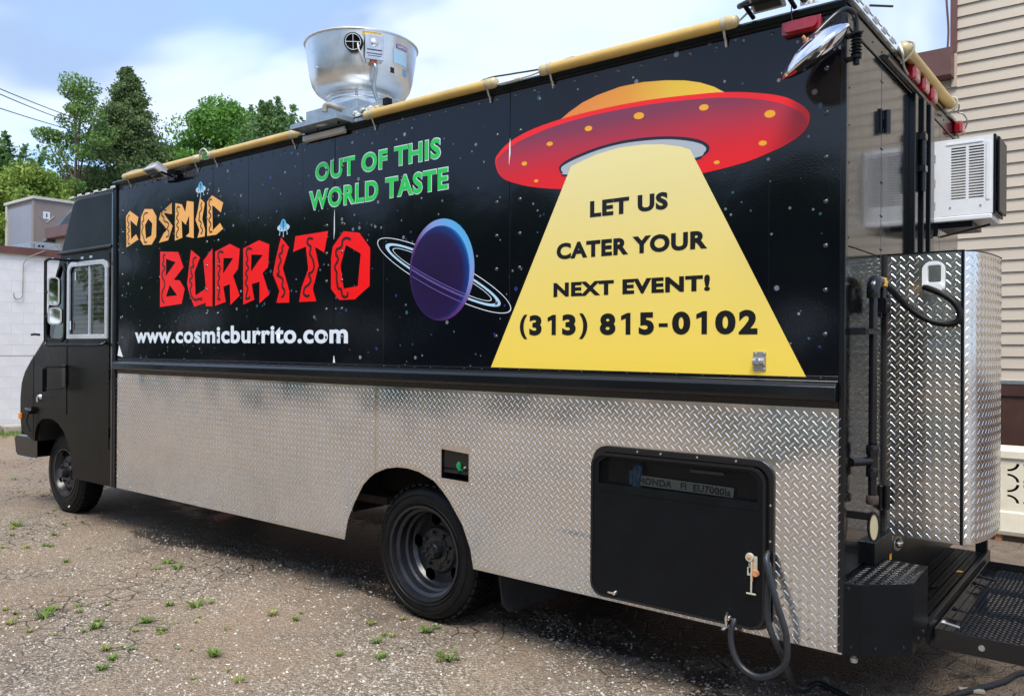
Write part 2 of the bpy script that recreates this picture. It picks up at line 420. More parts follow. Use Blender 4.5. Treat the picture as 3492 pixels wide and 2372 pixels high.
def wrap_material():
    """black vinyl wrap printed with stars of several sizes and tints"""
    m = bpy.data.materials.new('starry_black_vinyl'); m.use_nodes = True
    t = m.node_tree; p = t.nodes['Principled BSDF']
    p.inputs['Roughness'].default_value = 0.10; p.inputs['Specular IOR Level'].default_value = 0.45
    co = N(t, 'ShaderNodeTexCoord'); mp = N(t, 'ShaderNodeMapping'); mp.inputs['Scale'].default_value = (1, 0, 1)
    L(t, co.outputs['Object'], mp.inputs['Vector'])
    base = (0.0024, 0.0030, 0.0060, 1)
    prev = None
    for scale, size, keep in ((13.0, 0.15, 0.40), (7.5, 0.095, 0.40), (24.0, 0.15, 0.5)):
        v = N(t, 'ShaderNodeTexVoronoi', feature='F1'); v.inputs['Scale'].default_value = scale; v.inputs['Randomness'].default_value = 1.0
        L(t, mp.outputs[0], v.inputs['Vector'])
        sp = N(t, 'ShaderNodeSeparateColor'); L(t, v.outputs['Color'], sp.inputs[0])
        kp = N(t, 'ShaderNodeMath', operation='GREATER_THAN'); L(t, sp.outputs[0], kp.inputs[0]); kp.inputs[1].default_value = keep
        rad = N(t, 'ShaderNodeMath', operation='MULTIPLY'); L(t, sp.outputs[1], rad.inputs[0]); rad.inputs[1].default_value = size
        mr = N(t, 'ShaderNodeMath', operation='LESS_THAN'); L(t, v.outputs['Distance'], mr.inputs[0]); L(t, rad.outputs[0], mr.inputs[1])
        f = N(t, 'ShaderNodeMath', operation='MULTIPLY'); L(t, kp.outputs[0], f.inputs[0]); L(t, mr.outputs[0], f.inputs[1])
        f2 = N(t, 'ShaderNodeMath', operation='MULTIPLY'); L(t, f.outputs[0], f2.inputs[0]); f2.inputs[1].default_value = 0.75
        cr = N(t, 'ShaderNodeValToRGB'); cr.color_ramp.interpolation = 'CONSTANT'
        cr.color_ramp.elements[0].color = (0.20, 0.21, 0.24, 1); cr.color_ramp.elements[1].position = 0.45; cr.color_ramp.elements[1].color = (0.035, 0.12, 0.17, 1)
        e = cr.color_ramp.elements.new(0.68); e.color = (0.03, 0.05, 0.20, 1)
        e = cr.color_ramp.elements.new(0.84); e.color = (0.30, 0.31, 0.34, 1)
        L(t, sp.outputs[2], cr.inputs['Fac'])
        x = N(t, 'ShaderNodeMix', data_type='RGBA'); L(t, f2.outputs[0], x.inputs['Factor'])
        if prev is None: x.inputs[6].default_value = base
        else: L(t, prev.outputs[2], x.inputs[6])
        L(t, cr.outputs[0], x.inputs[7]); prev = x
    L(t, prev.outputs[2], p.inputs['Base Color'])
    n1 = N(t, 'ShaderNodeTexNoise'); n1.inputs['Scale'].default_value = 2.0; n1.inputs['Detail'].default_value = 3
    L(t, co.outputs['Object'], n1.inputs['Vector'])
    b1 = N(t, 'ShaderNodeBump'); b1.inputs['Strength'].default_value = 0.14; b1.inputs['Distance'].default_value = 0.02; L(t, n1.outputs['Fac'], b1.inputs['Height'])
    n2 = N(t, 'ShaderNodeTexNoise'); n2.inputs['Scale'].default_value = 110.0
    L(t, co.outputs['Object'], n2.inputs['Vector'])
    b2 = N(t, 'ShaderNodeBump'); b2.inputs['Strength'].default_value = 0.07; b2.inputs['Distance'].default_value = 0.002; L(t, n2.outputs['Fac'], b2.inputs['Height'])
    L(t, b1.outputs[0], b2.inputs['Normal']); L(t, b2.outputs[0], p.inputs['Normal'])
    return m
M['wrap'] = wrap_material()

def grime(m, spots, z0, z1, tint):
    """road dirt on the skirt: thin film low down, plus rubbed brown streaks"""
    t = m.node_tree; p = t.nodes['Principled BSDF']
    src = p.inputs['Base Color'].links[0].from_socket
    co = N(t, 'ShaderNodeTexCoord'); sp = N(t, 'ShaderNodeSeparateXYZ'); L(t, co.outputs['Object'], sp.inputs[0])
    n = N(t, 'ShaderNodeTexNoise'); n.inputs['Scale'].default_value = 7.0; n.inputs['Detail'].default_value = 6; n.inputs['Roughness'].default_value = 0.7
    L(t, co.outputs['Object'], n.inputs['Vector'])
    mr = N(t, 'ShaderNodeMapRange'); mr.inputs['From Min'].default_value = z1; mr.inputs['From Max'].default_value = z0; mr.inputs['To Max'].default_value = 0.75
    L(t, sp.outputs['Z'], mr.inputs['Value'])
    f = N(t, 'ShaderNodeMath', operation='MULTIPLY'); L(t, mr.outputs[0], f.inputs[0]); L(t, n.outputs['Fac'], f.inputs[1])
    fac = f.outputs[0]
    for (x, z, a, b, s) in spots:
        mp = N(t, 'ShaderNodeMapping'); mp.vector_type = 'TEXTURE'; mp.inputs['Location'].default_value = (x, 0, z); mp.inputs['Scale'].default_value = (a, 50, b)
        L(t, co.outputs['Object'], mp.inputs['Vector'])
        ln = N(t, 'ShaderNodeVectorMath', operation='LENGTH'); L(t, mp.outputs[0], ln.inputs[0])
        ad = N(t, 'ShaderNodeMath', operation='ADD'); L(t, ln.outputs['Value'], ad.inputs[0]); L(t, n.outputs['Fac'], ad.inputs[1])
        r = N(t, 'ShaderNodeMapRange'); r.inputs['From Min'].default_value = 1.4; r.inputs['From Max'].default_value = 0.6; r.inputs['To Max'].default_value = s
        L(t, ad.outputs[0], r.inputs['Value'])
        mx_ = N(t, 'ShaderNodeMath', operation='MAXIMUM'); L(t, fac, mx_.inputs[0]); L(t, r.outputs[0], mx_.inputs[1]); fac = mx_.outputs[0]
    x = N(t, 'ShaderNodeMix', data_type='RGBA'); L(t, fac, x.inputs['Factor']); L(t, src, x.inputs[6]); x.inputs[7].default_value = (*tint, 1)
    L(t, x.outputs[2], p.inputs['Base Color'])
    me_ = N(t, 'ShaderNodeMapRange'); me_.inputs['To Min'].default_value = 1.0; me_.inputs['To Max'].default_value = 0.45; L(t, fac, me_.inputs['Value']); L(t, me_.outputs[0], p.inputs['Metallic'])
M['skirtalu'] = mat('road_worn_tread_plate', (0.84, 0.815, 0.78), 0.17, metal=1.0, var=0.08, vscale=1.7, rvar=0.07, bump=0.05, bscale=300, wave=1.0, wscale=1.0, wdist=0.055)
grime(M['skirtalu'], [(-1.28, 0.69, 0.20, 0.035, 0.8), (-2.95, 0.62, 0.16, 0.30, 0.45), (-1.90, 0.58, 0.12, 0.25, 0.45)], 0.39, 0.72, (0.16, 0.125, 0.09))

# damp stains on the lot; the two big ones paint shade under the truck: x, y, half sizes, turn
STAINS_AND_SHADE = [(-3.5, 1.12, 3.0, 0.62, 0.0), (-1.0, 1.2, 0.9, 0.62, 0.0), (-4.9, 0.30, 0.5, 0.12, 0.0), (-5.45, 0.16, 0.45, 0.10, 0.0), (-4.3, 0.50, 0.55, 0.10, 0.0), (-3.55, 0.50, 0.55, 0.11, 0.0), (-2.75, 0.33, 0.45, 0.10, 0.0),
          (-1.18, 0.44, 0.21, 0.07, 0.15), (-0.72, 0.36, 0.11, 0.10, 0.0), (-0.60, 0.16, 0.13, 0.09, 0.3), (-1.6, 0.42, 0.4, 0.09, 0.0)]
def ground_material():
    m = bpy.data.materials.new('worn_gravelly_asphalt'); m.use_nodes = True
    t = m.node_tree; p = t.nodes['Principled BSDF']; p.inputs['Specular IOR Level'].default_value = 0.35
    co = N(t, 'ShaderNodeTexCoord')
    def noise(sc_, det=4, ro=0.55):
        n = N(t, 'ShaderNodeTexNoise'); n.inputs['Scale'].default_value = sc_; n.inputs['Detail'].default_value = det; n.inputs['Roughness'].default_value = ro
        L(t, co.outputs['Object'], n.inputs['Vector']); return n
    def ramp(src, stops, inter='LINEAR'):
        r = N(t, 'ShaderNodeValToRGB'); r.color_ramp.interpolation = inter
        while len(r.color_ramp.elements) < len(stops): r.color_ramp.elements.new(0.5)
        for e, (q, c) in zip(r.color_ramp.elements, stops):
            e.position = q; e.color = (*c, 1) if len(c) == 3 else c
        L(t, src, r.inputs['Fac']); return r
    def mix(fac, a, b, blend='MIX'):
        x = N(t, 'ShaderNodeMix', data_type='RGBA', blend_type=blend)
        if isinstance(fac, float): x.inputs['Factor'].default_value = fac
        else: L(t, fac, x.inputs['Factor'])
        for i, q in ((6, a), (7, b)):
            if isinstance(q, tuple): x.inputs[i].default_value = (*q, 1)
            else: L(t, q, x.inputs[i])
        return x.outputs[2]
    # packed stone: single stones from voronoi cells in three sizes
    dist = noise(30, 2)
    dm = N(t, 'ShaderNodeMix', data_type='VECTOR'); dm.inputs['Factor'].default_value = 0.012
    L(t, co.outputs['Object'], dm.inputs[4]); L(t, dist.outputs['Color'], dm.inputs[5])
    def vor(sc_, feat='F1'):
        v = N(t, 'ShaderNodeTexVoronoi', feature=feat); v.inputs['Scale'].default_value = sc_; L(t, dm.outputs[1], v.inputs['Vector']); return v
    v1 = vor(62); v2 = vor(140)
    s1 = N(t, 'ShaderNodeSeparateColor'); L(t, v1.outputs['Color'], s1.inputs[0])
    s2 = N(t, 'ShaderNodeSeparateColor'); L(t, v2.outputs['Color'], s2.inputs[0])
    stone1 = ramp(s1.outputs[0], [(0.0, (0.10, 0.088, 0.074)), (0.3, (0.22, 0.185, 0.15)), (0.6, (0.36, 0.305, 0.245)), (0.85, (0.52, 0.455, 0.375)), (1.0, (0.70, 0.65, 0.57))])
    stone2 = ramp(s2.outputs[0], [(0.0, (0.085, 0.077, 0.068)), (0.4, (0.25, 0.215, 0.18)), (0.8, (0.45, 0.39, 0.32)), (1.0, (0.68, 0.63, 0.55))])
    st = mix(0.45, stone1.outputs[0], stone2.outputs[0])
    gap = ramp(v1.outputs['Distance'], [(0.25, (1, 1, 1)), (0.62, (0.50, 0.47, 0.43))])
    st = mix(0.85, st, gap.outputs[0], 'MULTIPLY')
    # sandy dirt pressed between the stones in patches
    n_d = noise(0.75, 6, 0.62)
    dirt_c = ramp(noise(40, 4).outputs['Fac'], [(0.3, (0.19, 0.140, 0.098)), (0.7, (0.325, 0.25, 0.185))])
    dmask = ramp(n_d.outputs['Fac'], [(0.40, (0.05, 0.05, 0.05)), (0.56, (0.90, 0.90, 0.90))])
    colr = mix(dmask.outputs[0], st, dirt_c.outputs[0])
    big = ramp(noise(0.35, 5).outputs['Fac'], [(0.3, (1.02, 0.99, 0.95)), (0.7, (1.50, 1.45, 1.38))])
    colr = mix(1.0, colr, big.outputs[0], 'MULTIPLY')
    # packed brown silt washed out along the truck, and darker damp bands
    sx = N(t, 'ShaderNodeSeparateXYZ'); L(t, co.outputs['Object'], sx.inputs[0])
    nb = noise(0.9, 5, 0.65)
    yb = N(t, 'ShaderNodeMath', operation='MULTIPLY_ADD'); L(t, nb.outputs['Fac'], yb.inputs[0]); yb.inputs[1].default_value = 2.4; L(t, sx.outputs['Y'], yb.inputs[2])
    sb = N(t, 'ShaderNodeMapRange'); sb.inputs['From Min'].default_value = 0.85; sb.inputs['From Max'].default_value = 1.45; sb.inputs['To Min'].default_value = 0.0; sb.inputs['To Max'].default_value = 0.88
    L(t, yb.outputs[0], sb.inputs['Value'])
    silt = ramp(noise(3.0, 6, 0.7).outputs['Fac'], [(0.3, (0.125, 0.092, 0.066)), (0.7, (0.26, 0.20, 0.15))])
    xf = N(t, 'ShaderNodeMapRange'); xf.inputs['From Min'].default_value = -9.5; xf.inputs['From Max'].default_value = -7.0; L(t, sx.outputs['X'], xf.inputs['Value'])
    sm_ = N(t, 'ShaderNodeMath', operation='MULTIPLY'); L(t, sb.outputs[0], sm_.inputs[0]); L(t, xf.outputs[0], sm_.inputs[1])
    colr = mix(sm_.outputs[0], colr, silt.outputs[0])
    # mottled patches and old oil spots
    ol = ramp(noise(1.7, 4, 0.6).outputs['Fac'], [(0.64, (0, 0, 0)), (0.74, (0.45, 0.45, 0.45))])
    colr = mix(ol.outputs[0], colr, (0.10, 0.085, 0.07))
    # alligator cracks
    nw = noise(2.2, 3)
    dw = N(t, 'ShaderNodeMix', data_type='VECTOR'); dw.inputs['Factor'].default_value = 0.10
    L(t, co.outputs['Object'], dw.inputs[4]); L(t, nw.outputs['Color'], dw.inputs[5])
    vc = N(t, 'ShaderNodeTexVoronoi', feature='DISTANCE_TO_EDGE'); vc.inputs['Scale'].default_value = 7.5; L(t, dw.outputs[1], vc.inputs['Vector'])
    ck = ramp(vc.outputs['Distance'], [(0.0, (1, 1, 1)), (0.05, (0, 0, 0))])
    cm = ramp(noise(0.55, 3).outputs['Fac'], [(0.46, (0, 0, 0)), (0.58, (1, 1, 1))])
    ckf = N(t, 'ShaderNodeMath', operation='MULTIPLY'); L(t, ck.outputs[0], ckf.inputs[0]); L(t, cm.outputs[0], ckf.inputs[1])
    ckg = N(t, 'ShaderNodeMath', operation='MULTIPLY'); L(t, ckf.outputs[0], ckg.inputs[0]); ckg.inputs[1].default_value = 0.8
    colr = mix(ckg.outputs[0], colr, (0.045, 0.038, 0.03))
    # damp stains, and the shade painted under the truck
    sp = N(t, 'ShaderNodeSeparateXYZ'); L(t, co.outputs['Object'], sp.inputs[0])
    damp_shade = None
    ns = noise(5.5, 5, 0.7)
    for (x, y, a, b, rot) in STAINS_AND_SHADE:
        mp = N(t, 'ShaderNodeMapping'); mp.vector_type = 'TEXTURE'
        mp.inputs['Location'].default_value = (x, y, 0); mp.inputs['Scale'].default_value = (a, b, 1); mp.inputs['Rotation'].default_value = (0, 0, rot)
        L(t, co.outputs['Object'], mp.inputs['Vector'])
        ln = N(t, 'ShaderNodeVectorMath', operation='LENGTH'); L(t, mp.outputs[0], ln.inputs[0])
        if damp_shade is None: damp_shade = ln.outputs['Value']
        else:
            mn = N(t, 'ShaderNodeMath', operation='MINIMUM'); L(t, damp_shade, mn.inputs[0]); L(t, ln.outputs['Value'], mn.inputs[1]); damp_shade = mn.outputs[0]
    ad = N(t, 'ShaderNodeMath', operation='MULTIPLY_ADD'); L(t, ns.outputs['Fac'], ad.inputs[0]); ad.inputs[1].default_value = 2.6; L(t, damp_shade, ad.inputs[2])
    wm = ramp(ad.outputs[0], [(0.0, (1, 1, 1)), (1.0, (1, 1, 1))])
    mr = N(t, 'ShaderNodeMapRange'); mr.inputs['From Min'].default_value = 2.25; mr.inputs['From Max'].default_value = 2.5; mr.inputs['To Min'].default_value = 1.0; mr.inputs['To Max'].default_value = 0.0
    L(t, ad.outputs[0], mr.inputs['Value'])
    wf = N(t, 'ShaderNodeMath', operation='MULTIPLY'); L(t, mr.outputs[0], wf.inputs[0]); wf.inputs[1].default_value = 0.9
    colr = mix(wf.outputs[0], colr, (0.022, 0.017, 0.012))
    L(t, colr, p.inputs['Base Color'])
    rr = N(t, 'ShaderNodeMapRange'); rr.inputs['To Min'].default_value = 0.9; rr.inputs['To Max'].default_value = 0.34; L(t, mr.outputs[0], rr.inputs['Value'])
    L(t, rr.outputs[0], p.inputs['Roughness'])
    # relief
    h1 = N(t, 'ShaderNodeMath', operation='MULTIPLY_ADD'); L(t, v1.outputs['Distance'], h1.inputs[0]); h1.inputs[1].default_value = -1.0; h1.inputs[2].default_value = 1.0
    h2 = N(t, 'ShaderNodeMath', operation='MULTIPLY_ADD'); L(t, v2.outputs['Distance'], h2.inputs[0]); h2.inputs[1].default_value = -0.5; L(t, h1.outputs[0], h2.inputs[2])
    h3 = N(t, 'ShaderNodeMath', operation='MULTIPLY_ADD'); L(t, ckf.outputs[0], h3.inputs[0]); h3.inputs[1].default_value = -1.2; L(t, h2.outputs[0], h3.inputs[2])
    bp = N(t, 'ShaderNodeBump'); bp.inputs['Strength'].default_value = 1.0; bp.inputs['Distance'].default_value = 0.015; L(t, h3.outputs[0], bp.inputs['Height'])
    L(t, bp.outputs[0], p.inputs['Normal'])
    return m
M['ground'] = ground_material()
def pebble_material():
    m = bpy.data.materials.new('mixed_pebbles'); m.use_nodes = True
    t = m.node_tree; p = t.nodes['Principled BSDF']; p.inputs['Roughness'].default_value = 0.8
    co = N(t, 'ShaderNodeTexCoord')
    v = N(t, 'ShaderNodeTexVoronoi'); v.inputs['Scale'].default_value = 45; L(t, co.outputs['Object'], v.inputs['Vector'])
    s = N(t, 'ShaderNodeSeparateColor'); L(t, v.outputs['Color'], s.inputs[0])
    r = N(t, 'ShaderNodeValToRGB')
    for q, c in ((0.3, (0.17, 0.145, 0.12, 1)), (0.6, (0.31, 0.27, 0.22, 1)), (0.85, (0.47, 0.43, 0.37, 1))):
        e = r.color_ramp.elements.new(q); e.color = c
    r.color_ramp.elements[0].color = (0.09, 0.08, 0.07, 1); r.color_ramp.elements[-1].color = (0.66, 0.63, 0.57, 1)
    L(t, s.outputs[0], r.inputs['Fac']); L(t, r.outputs[0], p.inputs['Base Color'])
    return m
M['pebble'] = pebble_material()
def leaf_material(name, dark, light, scale=1.1, trans=0.35):
    m = bpy.data.materials.new(name); m.use_nodes = True
    t = m.node_tree; p = t.nodes['Principled BSDF']; p.inputs['Roughness'].default_value = 0.55; p.inputs['Specular IOR Level'].default_value = 0.35
    co = N(t, 'ShaderNodeTexCoord')
    n = N(t, 'ShaderNodeTexNoise'); n.inputs['Scale'].default_value = scale; n.inputs['Detail'].default_value = 5; n.inputs['Roughness'].default_value = 0.7
    L(t, co.outputs['Object'], n.inputs['Vector'])
    r = N(t, 'ShaderNodeValToRGB'); r.color_ramp.elements[0].position = 0.33; r.color_ramp.elements[1].position = 0.68
    r.color_ramp.elements[0].color = (*dark, 1); r.color_ramp.elements[1].color = (*light, 1)
    L(t, n.outputs['Fac'], r.inputs['Fac']); L(t, r.outputs[0], p.inputs['Base Color'])
    tr = N(t, 'ShaderNodeBsdfTranslucent'); L(t, r.outputs[0], tr.inputs['Color'])
    x = N(t, 'ShaderNodeMixShader'); x.inputs[0].default_value = trans
    o = t.nodes['Material Output']
    L(t, p.outputs[0], x.inputs[1]); L(t, tr.outputs[0], x.inputs[2]); L(t, x.outputs[0], o.inputs['Surface'])
    return m
M['leafcon'] = leaf_material('dark_conifer_needles', (0.080, 0.140, 0.050), (0.21, 0.29, 0.11))
M['leafloc'] = leaf_material('locust_leaves', (0.090, 0.185, 0.048), (0.215, 0.335, 0.092))
M['leafmap'] = leaf_material('bright_maple_leaves', (0.085, 0.22, 0.038), (0.22, 0.42, 0.075))
M['leafyel'] = leaf_material('yellow_green_leaves', (0.115, 0.22, 0.042), (0.35, 0.44, 0.085))
M['leafsum'] = leaf_material('spiky_sumac_leaves', (0.070, 0.155, 0.048), (0.165, 0.28, 0.088))
M['grass'] = leaf_material('grass_blades', (0.07, 0.15, 0.015), (0.22, 0.32, 0.05), 6.0, 0.2)
M['grassdry'] = leaf_material('yellowing_grass_blades', (0.10, 0.15, 0.02), (0.42, 0.40, 0.12), 30.0, 0.2)
COSMIC = [([(-5.803, 2.683), (-5.739, 2.721), (-5.594, 2.655), (-5.625, 2.585), (-5.728, 2.642), (-5.714, 2.483), (-5.632, 2.519), (-5.593, 2.472), (-5.791, 2.42)], []), ([(-5.554, 2.651), (-5.497, 2.712), (-5.37, 2.698), (-5.306, 2.634), (-5.31, 2.471), (-5.38, 2.414), (-5.513, 2.42), (-5.561, 2.466)], [[(-5.435, 2.627), (-5.372, 2.582), (-5.385, 2.487), (-5.472, 2.469), (-5.489, 2.58)]]), ([(-5.271, 2.605), (-5.245, 2.656), (-5.076, 2.719), (-5.073, 2.629), (-5.18, 2.649), (-5.191, 2.644), (-5.061, 2.537), (-5.126, 2.429), (-5.269, 2.42), (-5.191, 2.493), (-5.158, 2.505), (-5.151, 2.523)], []), ([(-5.023, 2.71), (-4.926, 2.69), (-4.878, 2.625), (-4.856, 2.709), (-4.761, 2.692), (-4.756, 2.417), (-4.869, 2.44), (-4.819, 2.462), (-4.822, 2.594), (-4.872, 2.528), (-4.93, 2.568), (-4.918, 2.433), (-5.027, 2.418)], []), ([(-4.673, 2.712), (-4.607, 2.668), (-4.641, 2.551), (-4.602, 2.468), (-4.605, 2.418), (-4.704, 2.416), (-4.677, 2.469), (-4.732, 2.552), (-4.702, 2.621)], []), ([(-4.574, 2.674), (-4.511, 2.714), (-4.363, 2.644), (-4.394, 2.576), (-4.481, 2.629), (-4.507, 2.638), (-4.498, 2.454), (-4.402, 2.5), (-4.361, 2.455), (-4.45, 2.419), (-4.572, 2.418)], [])]
BURRITO = [([(-5.246, 2.349), (-4.974, 2.327), (-4.898, 2.204), (-5.04, 2.115), (-4.95, 2.106), (-4.879, 2.039), (-4.921, 1.925), (-5.244, 1.907)], [[(-5.155, 2.285), (-5.016, 2.25), (-5.157, 2.149)], [(-5.098, 2.076), (-4.988, 1.992), (-5.155, 1.988)]]), ([(-4.791, 2.331), (-4.666, 2.265), (-4.741, 2.161), (-4.726, 1.982), (-4.584, 2.029), (-4.621, 2.239), (-4.5, 2.32), (-4.495, 1.894), (-4.584, 1.896), (-4.586, 1.922), (-4.745, 1.897), (-4.817, 2.006), (-4.846, 2.073), (-4.811, 2.249)], []), ([(-4.464, 2.295), (-4.275, 2.338), (-4.149, 2.293), (-4.17, 2.153), (-4.231, 2.106), (-4.149, 1.961), (-4.264, 1.897), (-4.273, 2.048), (-4.356, 2.032), (-4.322, 1.921), (-4.46, 1.896)], [[(-4.354, 2.24), (-4.232, 2.233), (-4.36, 2.127)]]), ([(-4.109, 2.293), (-3.921, 2.337), (-3.8, 2.299), (-3.813, 2.145), (-3.876, 2.107), (-3.797, 1.956), (-3.91, 1.898), (-3.911, 2.049), (-4.004, 2.036), (-3.971, 1.926), (-4.104, 1.895)], [[(-4.009, 2.243), (-3.876, 2.232), (-4.013, 2.124)]]), ([(-3.669, 2.338), (-3.582, 2.264), (-3.647, 2.128), (-3.575, 1.972), (-3.575, 1.894), (-3.716, 1.896), (-3.684, 1.976), (-3.757, 2.092), (-3.727, 2.191)], []), ([(-3.512, 2.332), (-3.176, 2.338), (-3.214, 2.203), (-3.308, 2.246), (-3.268, 2.126), (-3.327, 1.975), (-3.291, 1.895), (-3.469, 1.895), (-3.445, 1.987), (-3.375, 2.105), (-3.402, 2.255), (-3.536, 2.229)], []), ([(-3.027, 2.324), (-2.878, 2.302), (-2.779, 2.202), (-2.782, 1.971), (-2.917, 1.894), (-3.064, 1.895), (-3.145, 1.969), (-3.146, 2.162), (-3.129, 2.235)], [[(-3.003, 2.237), (-2.865, 2.173), (-2.889, 1.976), (-3.021, 1.964), (-3.054, 2.11)]])]
SQUIG1 = [[(-5.739, 2.686), (-5.768, 2.676), (-5.773, 2.636), (-5.746, 2.613), (-5.773, 2.585), (-5.741, 2.561), (-5.772, 2.533), (-5.745, 2.505), (-5.765, 2.482), (-5.761, 2.45), (-5.73, 2.448)], [(-5.441, 2.675), (-5.49, 2.675), (-5.516, 2.647), (-5.504, 2.621), (-5.539, 2.604), (-5.515, 2.567), (-5.542, 2.534), (-5.514, 2.492), (-5.498, 2.461), (-5.488, 2.438), (-5.454, 2.443)], [(-5.156, 2.668), (-5.212, 2.672), (-5.226, 2.635), (-5.193, 2.617), (-5.189, 2.587), (-5.133, 2.568), (-5.118, 2.547), (-5.145, 2.52), (-5.117, 2.499), (-5.12, 2.465), (-5.159, 2.456)], [(-4.956, 2.667), (-4.983, 2.678), (-5.001, 2.66), (-4.977, 2.62), (-5.004, 2.594), (-4.973, 2.563), (-5.0, 2.537), (-4.972, 2.506), (-4.999, 2.479), (-5.002, 2.446), (-4.975, 2.441)], [(-4.643, 2.677), (-4.659, 2.654), (-4.649, 2.625), (-4.679, 2.6), (-4.675, 2.572), (-4.686, 2.55), (-4.653, 2.524), (-4.661, 2.497), (-4.635, 2.472), (-4.643, 2.45), (-4.66, 2.44)], [(-4.511, 2.684), (-4.542, 2.682), (-4.549, 2.647), (-4.526, 2.622), (-4.551, 2.597), (-4.521, 2.567), (-4.55, 2.533), (-4.52, 2.503), (-4.544, 2.469), (-4.531, 2.443), (-4.503, 2.447)]]
SQUIG2 = [[(-5.165, 2.319), (-5.198, 2.312), (-5.189, 2.272), (-5.211, 2.244), (-5.173, 2.213), (-5.215, 2.177), (-5.206, 2.137), (-5.177, 2.107), (-5.177, 2.068), (-5.214, 2.021), (-5.207, 1.962), (-5.175, 1.939)], [(-4.714, 2.266), (-4.751, 2.264), (-4.763, 2.227), (-4.75, 2.203), (-4.793, 2.192), (-4.784, 2.154), (-4.77, 2.125), (-4.81, 2.099), (-4.775, 2.065), (-4.8, 2.029), (-4.774, 1.972), (-4.722, 1.947), (-4.68, 1.955), (-4.643, 1.949), (-4.646, 1.968)], [(-4.353, 2.279), (-4.405, 2.291), (-4.425, 2.261), (-4.404, 2.224), (-4.425, 2.198), (-4.396, 2.17), (-4.419, 2.126), (-4.403, 2.098), (-4.426, 2.064), (-4.402, 2.027), (-4.41, 1.991), (-4.422, 1.947), (-4.39, 1.941)], [(-4.0, 2.278), (-4.052, 2.289), (-4.069, 2.255), (-4.051, 2.211), (-4.069, 2.186), (-4.043, 2.15), (-4.075, 2.117), (-4.054, 2.081), (-4.079, 2.048), (-4.049, 2.012), (-4.059, 1.978), (-4.071, 1.939), (-4.034, 1.938), (-4.029, 1.955)], [(-3.633, 2.282), (-3.656, 2.269), (-3.655, 2.236), (-3.689, 2.217), (-3.668, 2.179), (-3.695, 2.139), (-3.688, 2.101), (-3.708, 2.085), (-3.647, 2.053), (-3.653, 2.004), (-3.626, 1.978), (-3.635, 1.946), (-3.662, 1.93)], [(-3.326, 2.299), (-3.374, 2.305), (-3.384, 2.273), (-3.348, 2.247), (-3.36, 2.208), (-3.329, 2.166), (-3.315, 2.117), (-3.334, 2.086), (-3.369, 2.072), (-3.346, 2.031), (-3.377, 2.001), (-3.409, 1.986), (-3.419, 1.946), (-3.383, 1.929), (-3.36, 1.94)], [(-2.957, 2.264), (-2.992, 2.279), (-3.032, 2.27), (-3.044, 2.229), (-3.091, 2.213), (-3.096, 2.182), (-3.076, 2.15), (-3.108, 2.105), (-3.089, 2.066), (-3.089, 2.035), (-3.077, 1.972), (-3.047, 1.96), (-3.029, 1.917), (-2.988, 1.915), (-2.983, 1.942)]]
SAUCER = [(-1.798, 2.59), (-1.784, 2.625), (-1.708, 2.678), (-1.573, 2.72), (-1.374, 2.746), (-1.117, 2.756), (-0.871, 2.751), (-0.644, 2.733), (-0.509, 2.717), (-0.366, 2.687), (-0.249, 2.649), (-0.174, 2.601), (-0.146, 2.568), (-0.14, 2.546), (-0.149, 2.51), (-0.179, 2.478), (-0.235, 2.449), (-0.299, 2.427), (-0.397, 2.402), (-0.499, 2.387), (-0.605, 2.377), (-0.791, 2.363), (-1.03, 2.366), (-1.2, 2.376), (-1.362, 2.394), (-1.474, 2.412), (-1.591, 2.437), (-1.691, 2.47), (-1.742, 2.495), (-1.779, 2.532)]
FACE = [(-1.79, 2.584), (-1.774, 2.611), (-1.687, 2.659), (-1.544, 2.696), (-1.355, 2.723), (-1.117, 2.734), (-0.871, 2.729), (-0.644, 2.711), (-0.501, 2.692), (-0.366, 2.66), (-0.262, 2.623), (-0.192, 2.581), (-0.158, 2.548), (-0.149, 2.523), (-0.161, 2.497), (-0.191, 2.474), (-0.245, 2.449), (-0.302, 2.427), (-0.401, 2.404), (-0.503, 2.388), (-0.607, 2.378), (-0.791, 2.364), (-1.03, 2.366), (-1.201, 2.377), (-1.362, 2.395), (-1.474, 2.412), (-1.589, 2.437), (-1.687, 2.47), (-1.737, 2.495), (-1.773, 2.531)]
DOME = [(-1.374, 2.746), (-1.328, 2.771), (-1.248, 2.805), (-1.16, 2.826), (-1.033, 2.842), (-0.912, 2.84), (-0.794, 2.825), (-0.696, 2.805), (-0.622, 2.781), (-0.558, 2.75), (-0.509, 2.717), (-0.644, 2.706), (-0.871, 2.72), (-1.117, 2.727)]
HATCHRING = [(-1.384, 2.5), (-1.377, 2.514), (-1.345, 2.532), (-1.273, 2.552), (-1.158, 2.573), (-1.032, 2.583), (-0.91, 2.581), (-0.792, 2.569), (-0.694, 2.55), (-0.621, 2.526), (-0.585, 2.502), (-0.576, 2.484), (-0.584, 2.465), (-0.613, 2.449), (-0.642, 2.438), (-0.949, 2.414), (-1.33, 2.453), (-1.367, 2.471)]
HATCHGREY = [(-1.37, 2.494), (-1.358, 2.51), (-1.29, 2.532), (-1.158, 2.558), (-1.032, 2.569), (-0.91, 2.566), (-0.792, 2.555), (-0.694, 2.535), (-0.621, 2.51), (-0.592, 2.486), (-0.602, 2.467), (-0.646, 2.449), (-0.949, 2.428), (-1.331, 2.463), (-1.358, 2.476)]
BEAM = [(-1.31, 2.501), (-1.246, 2.519), (-1.158, 2.54), (-1.031, 2.553), (-0.91, 2.549), (-0.808, 2.535), (-0.716, 2.511), (-0.668, 2.49), (-0.149, 1.49), (-1.818, 1.497)]
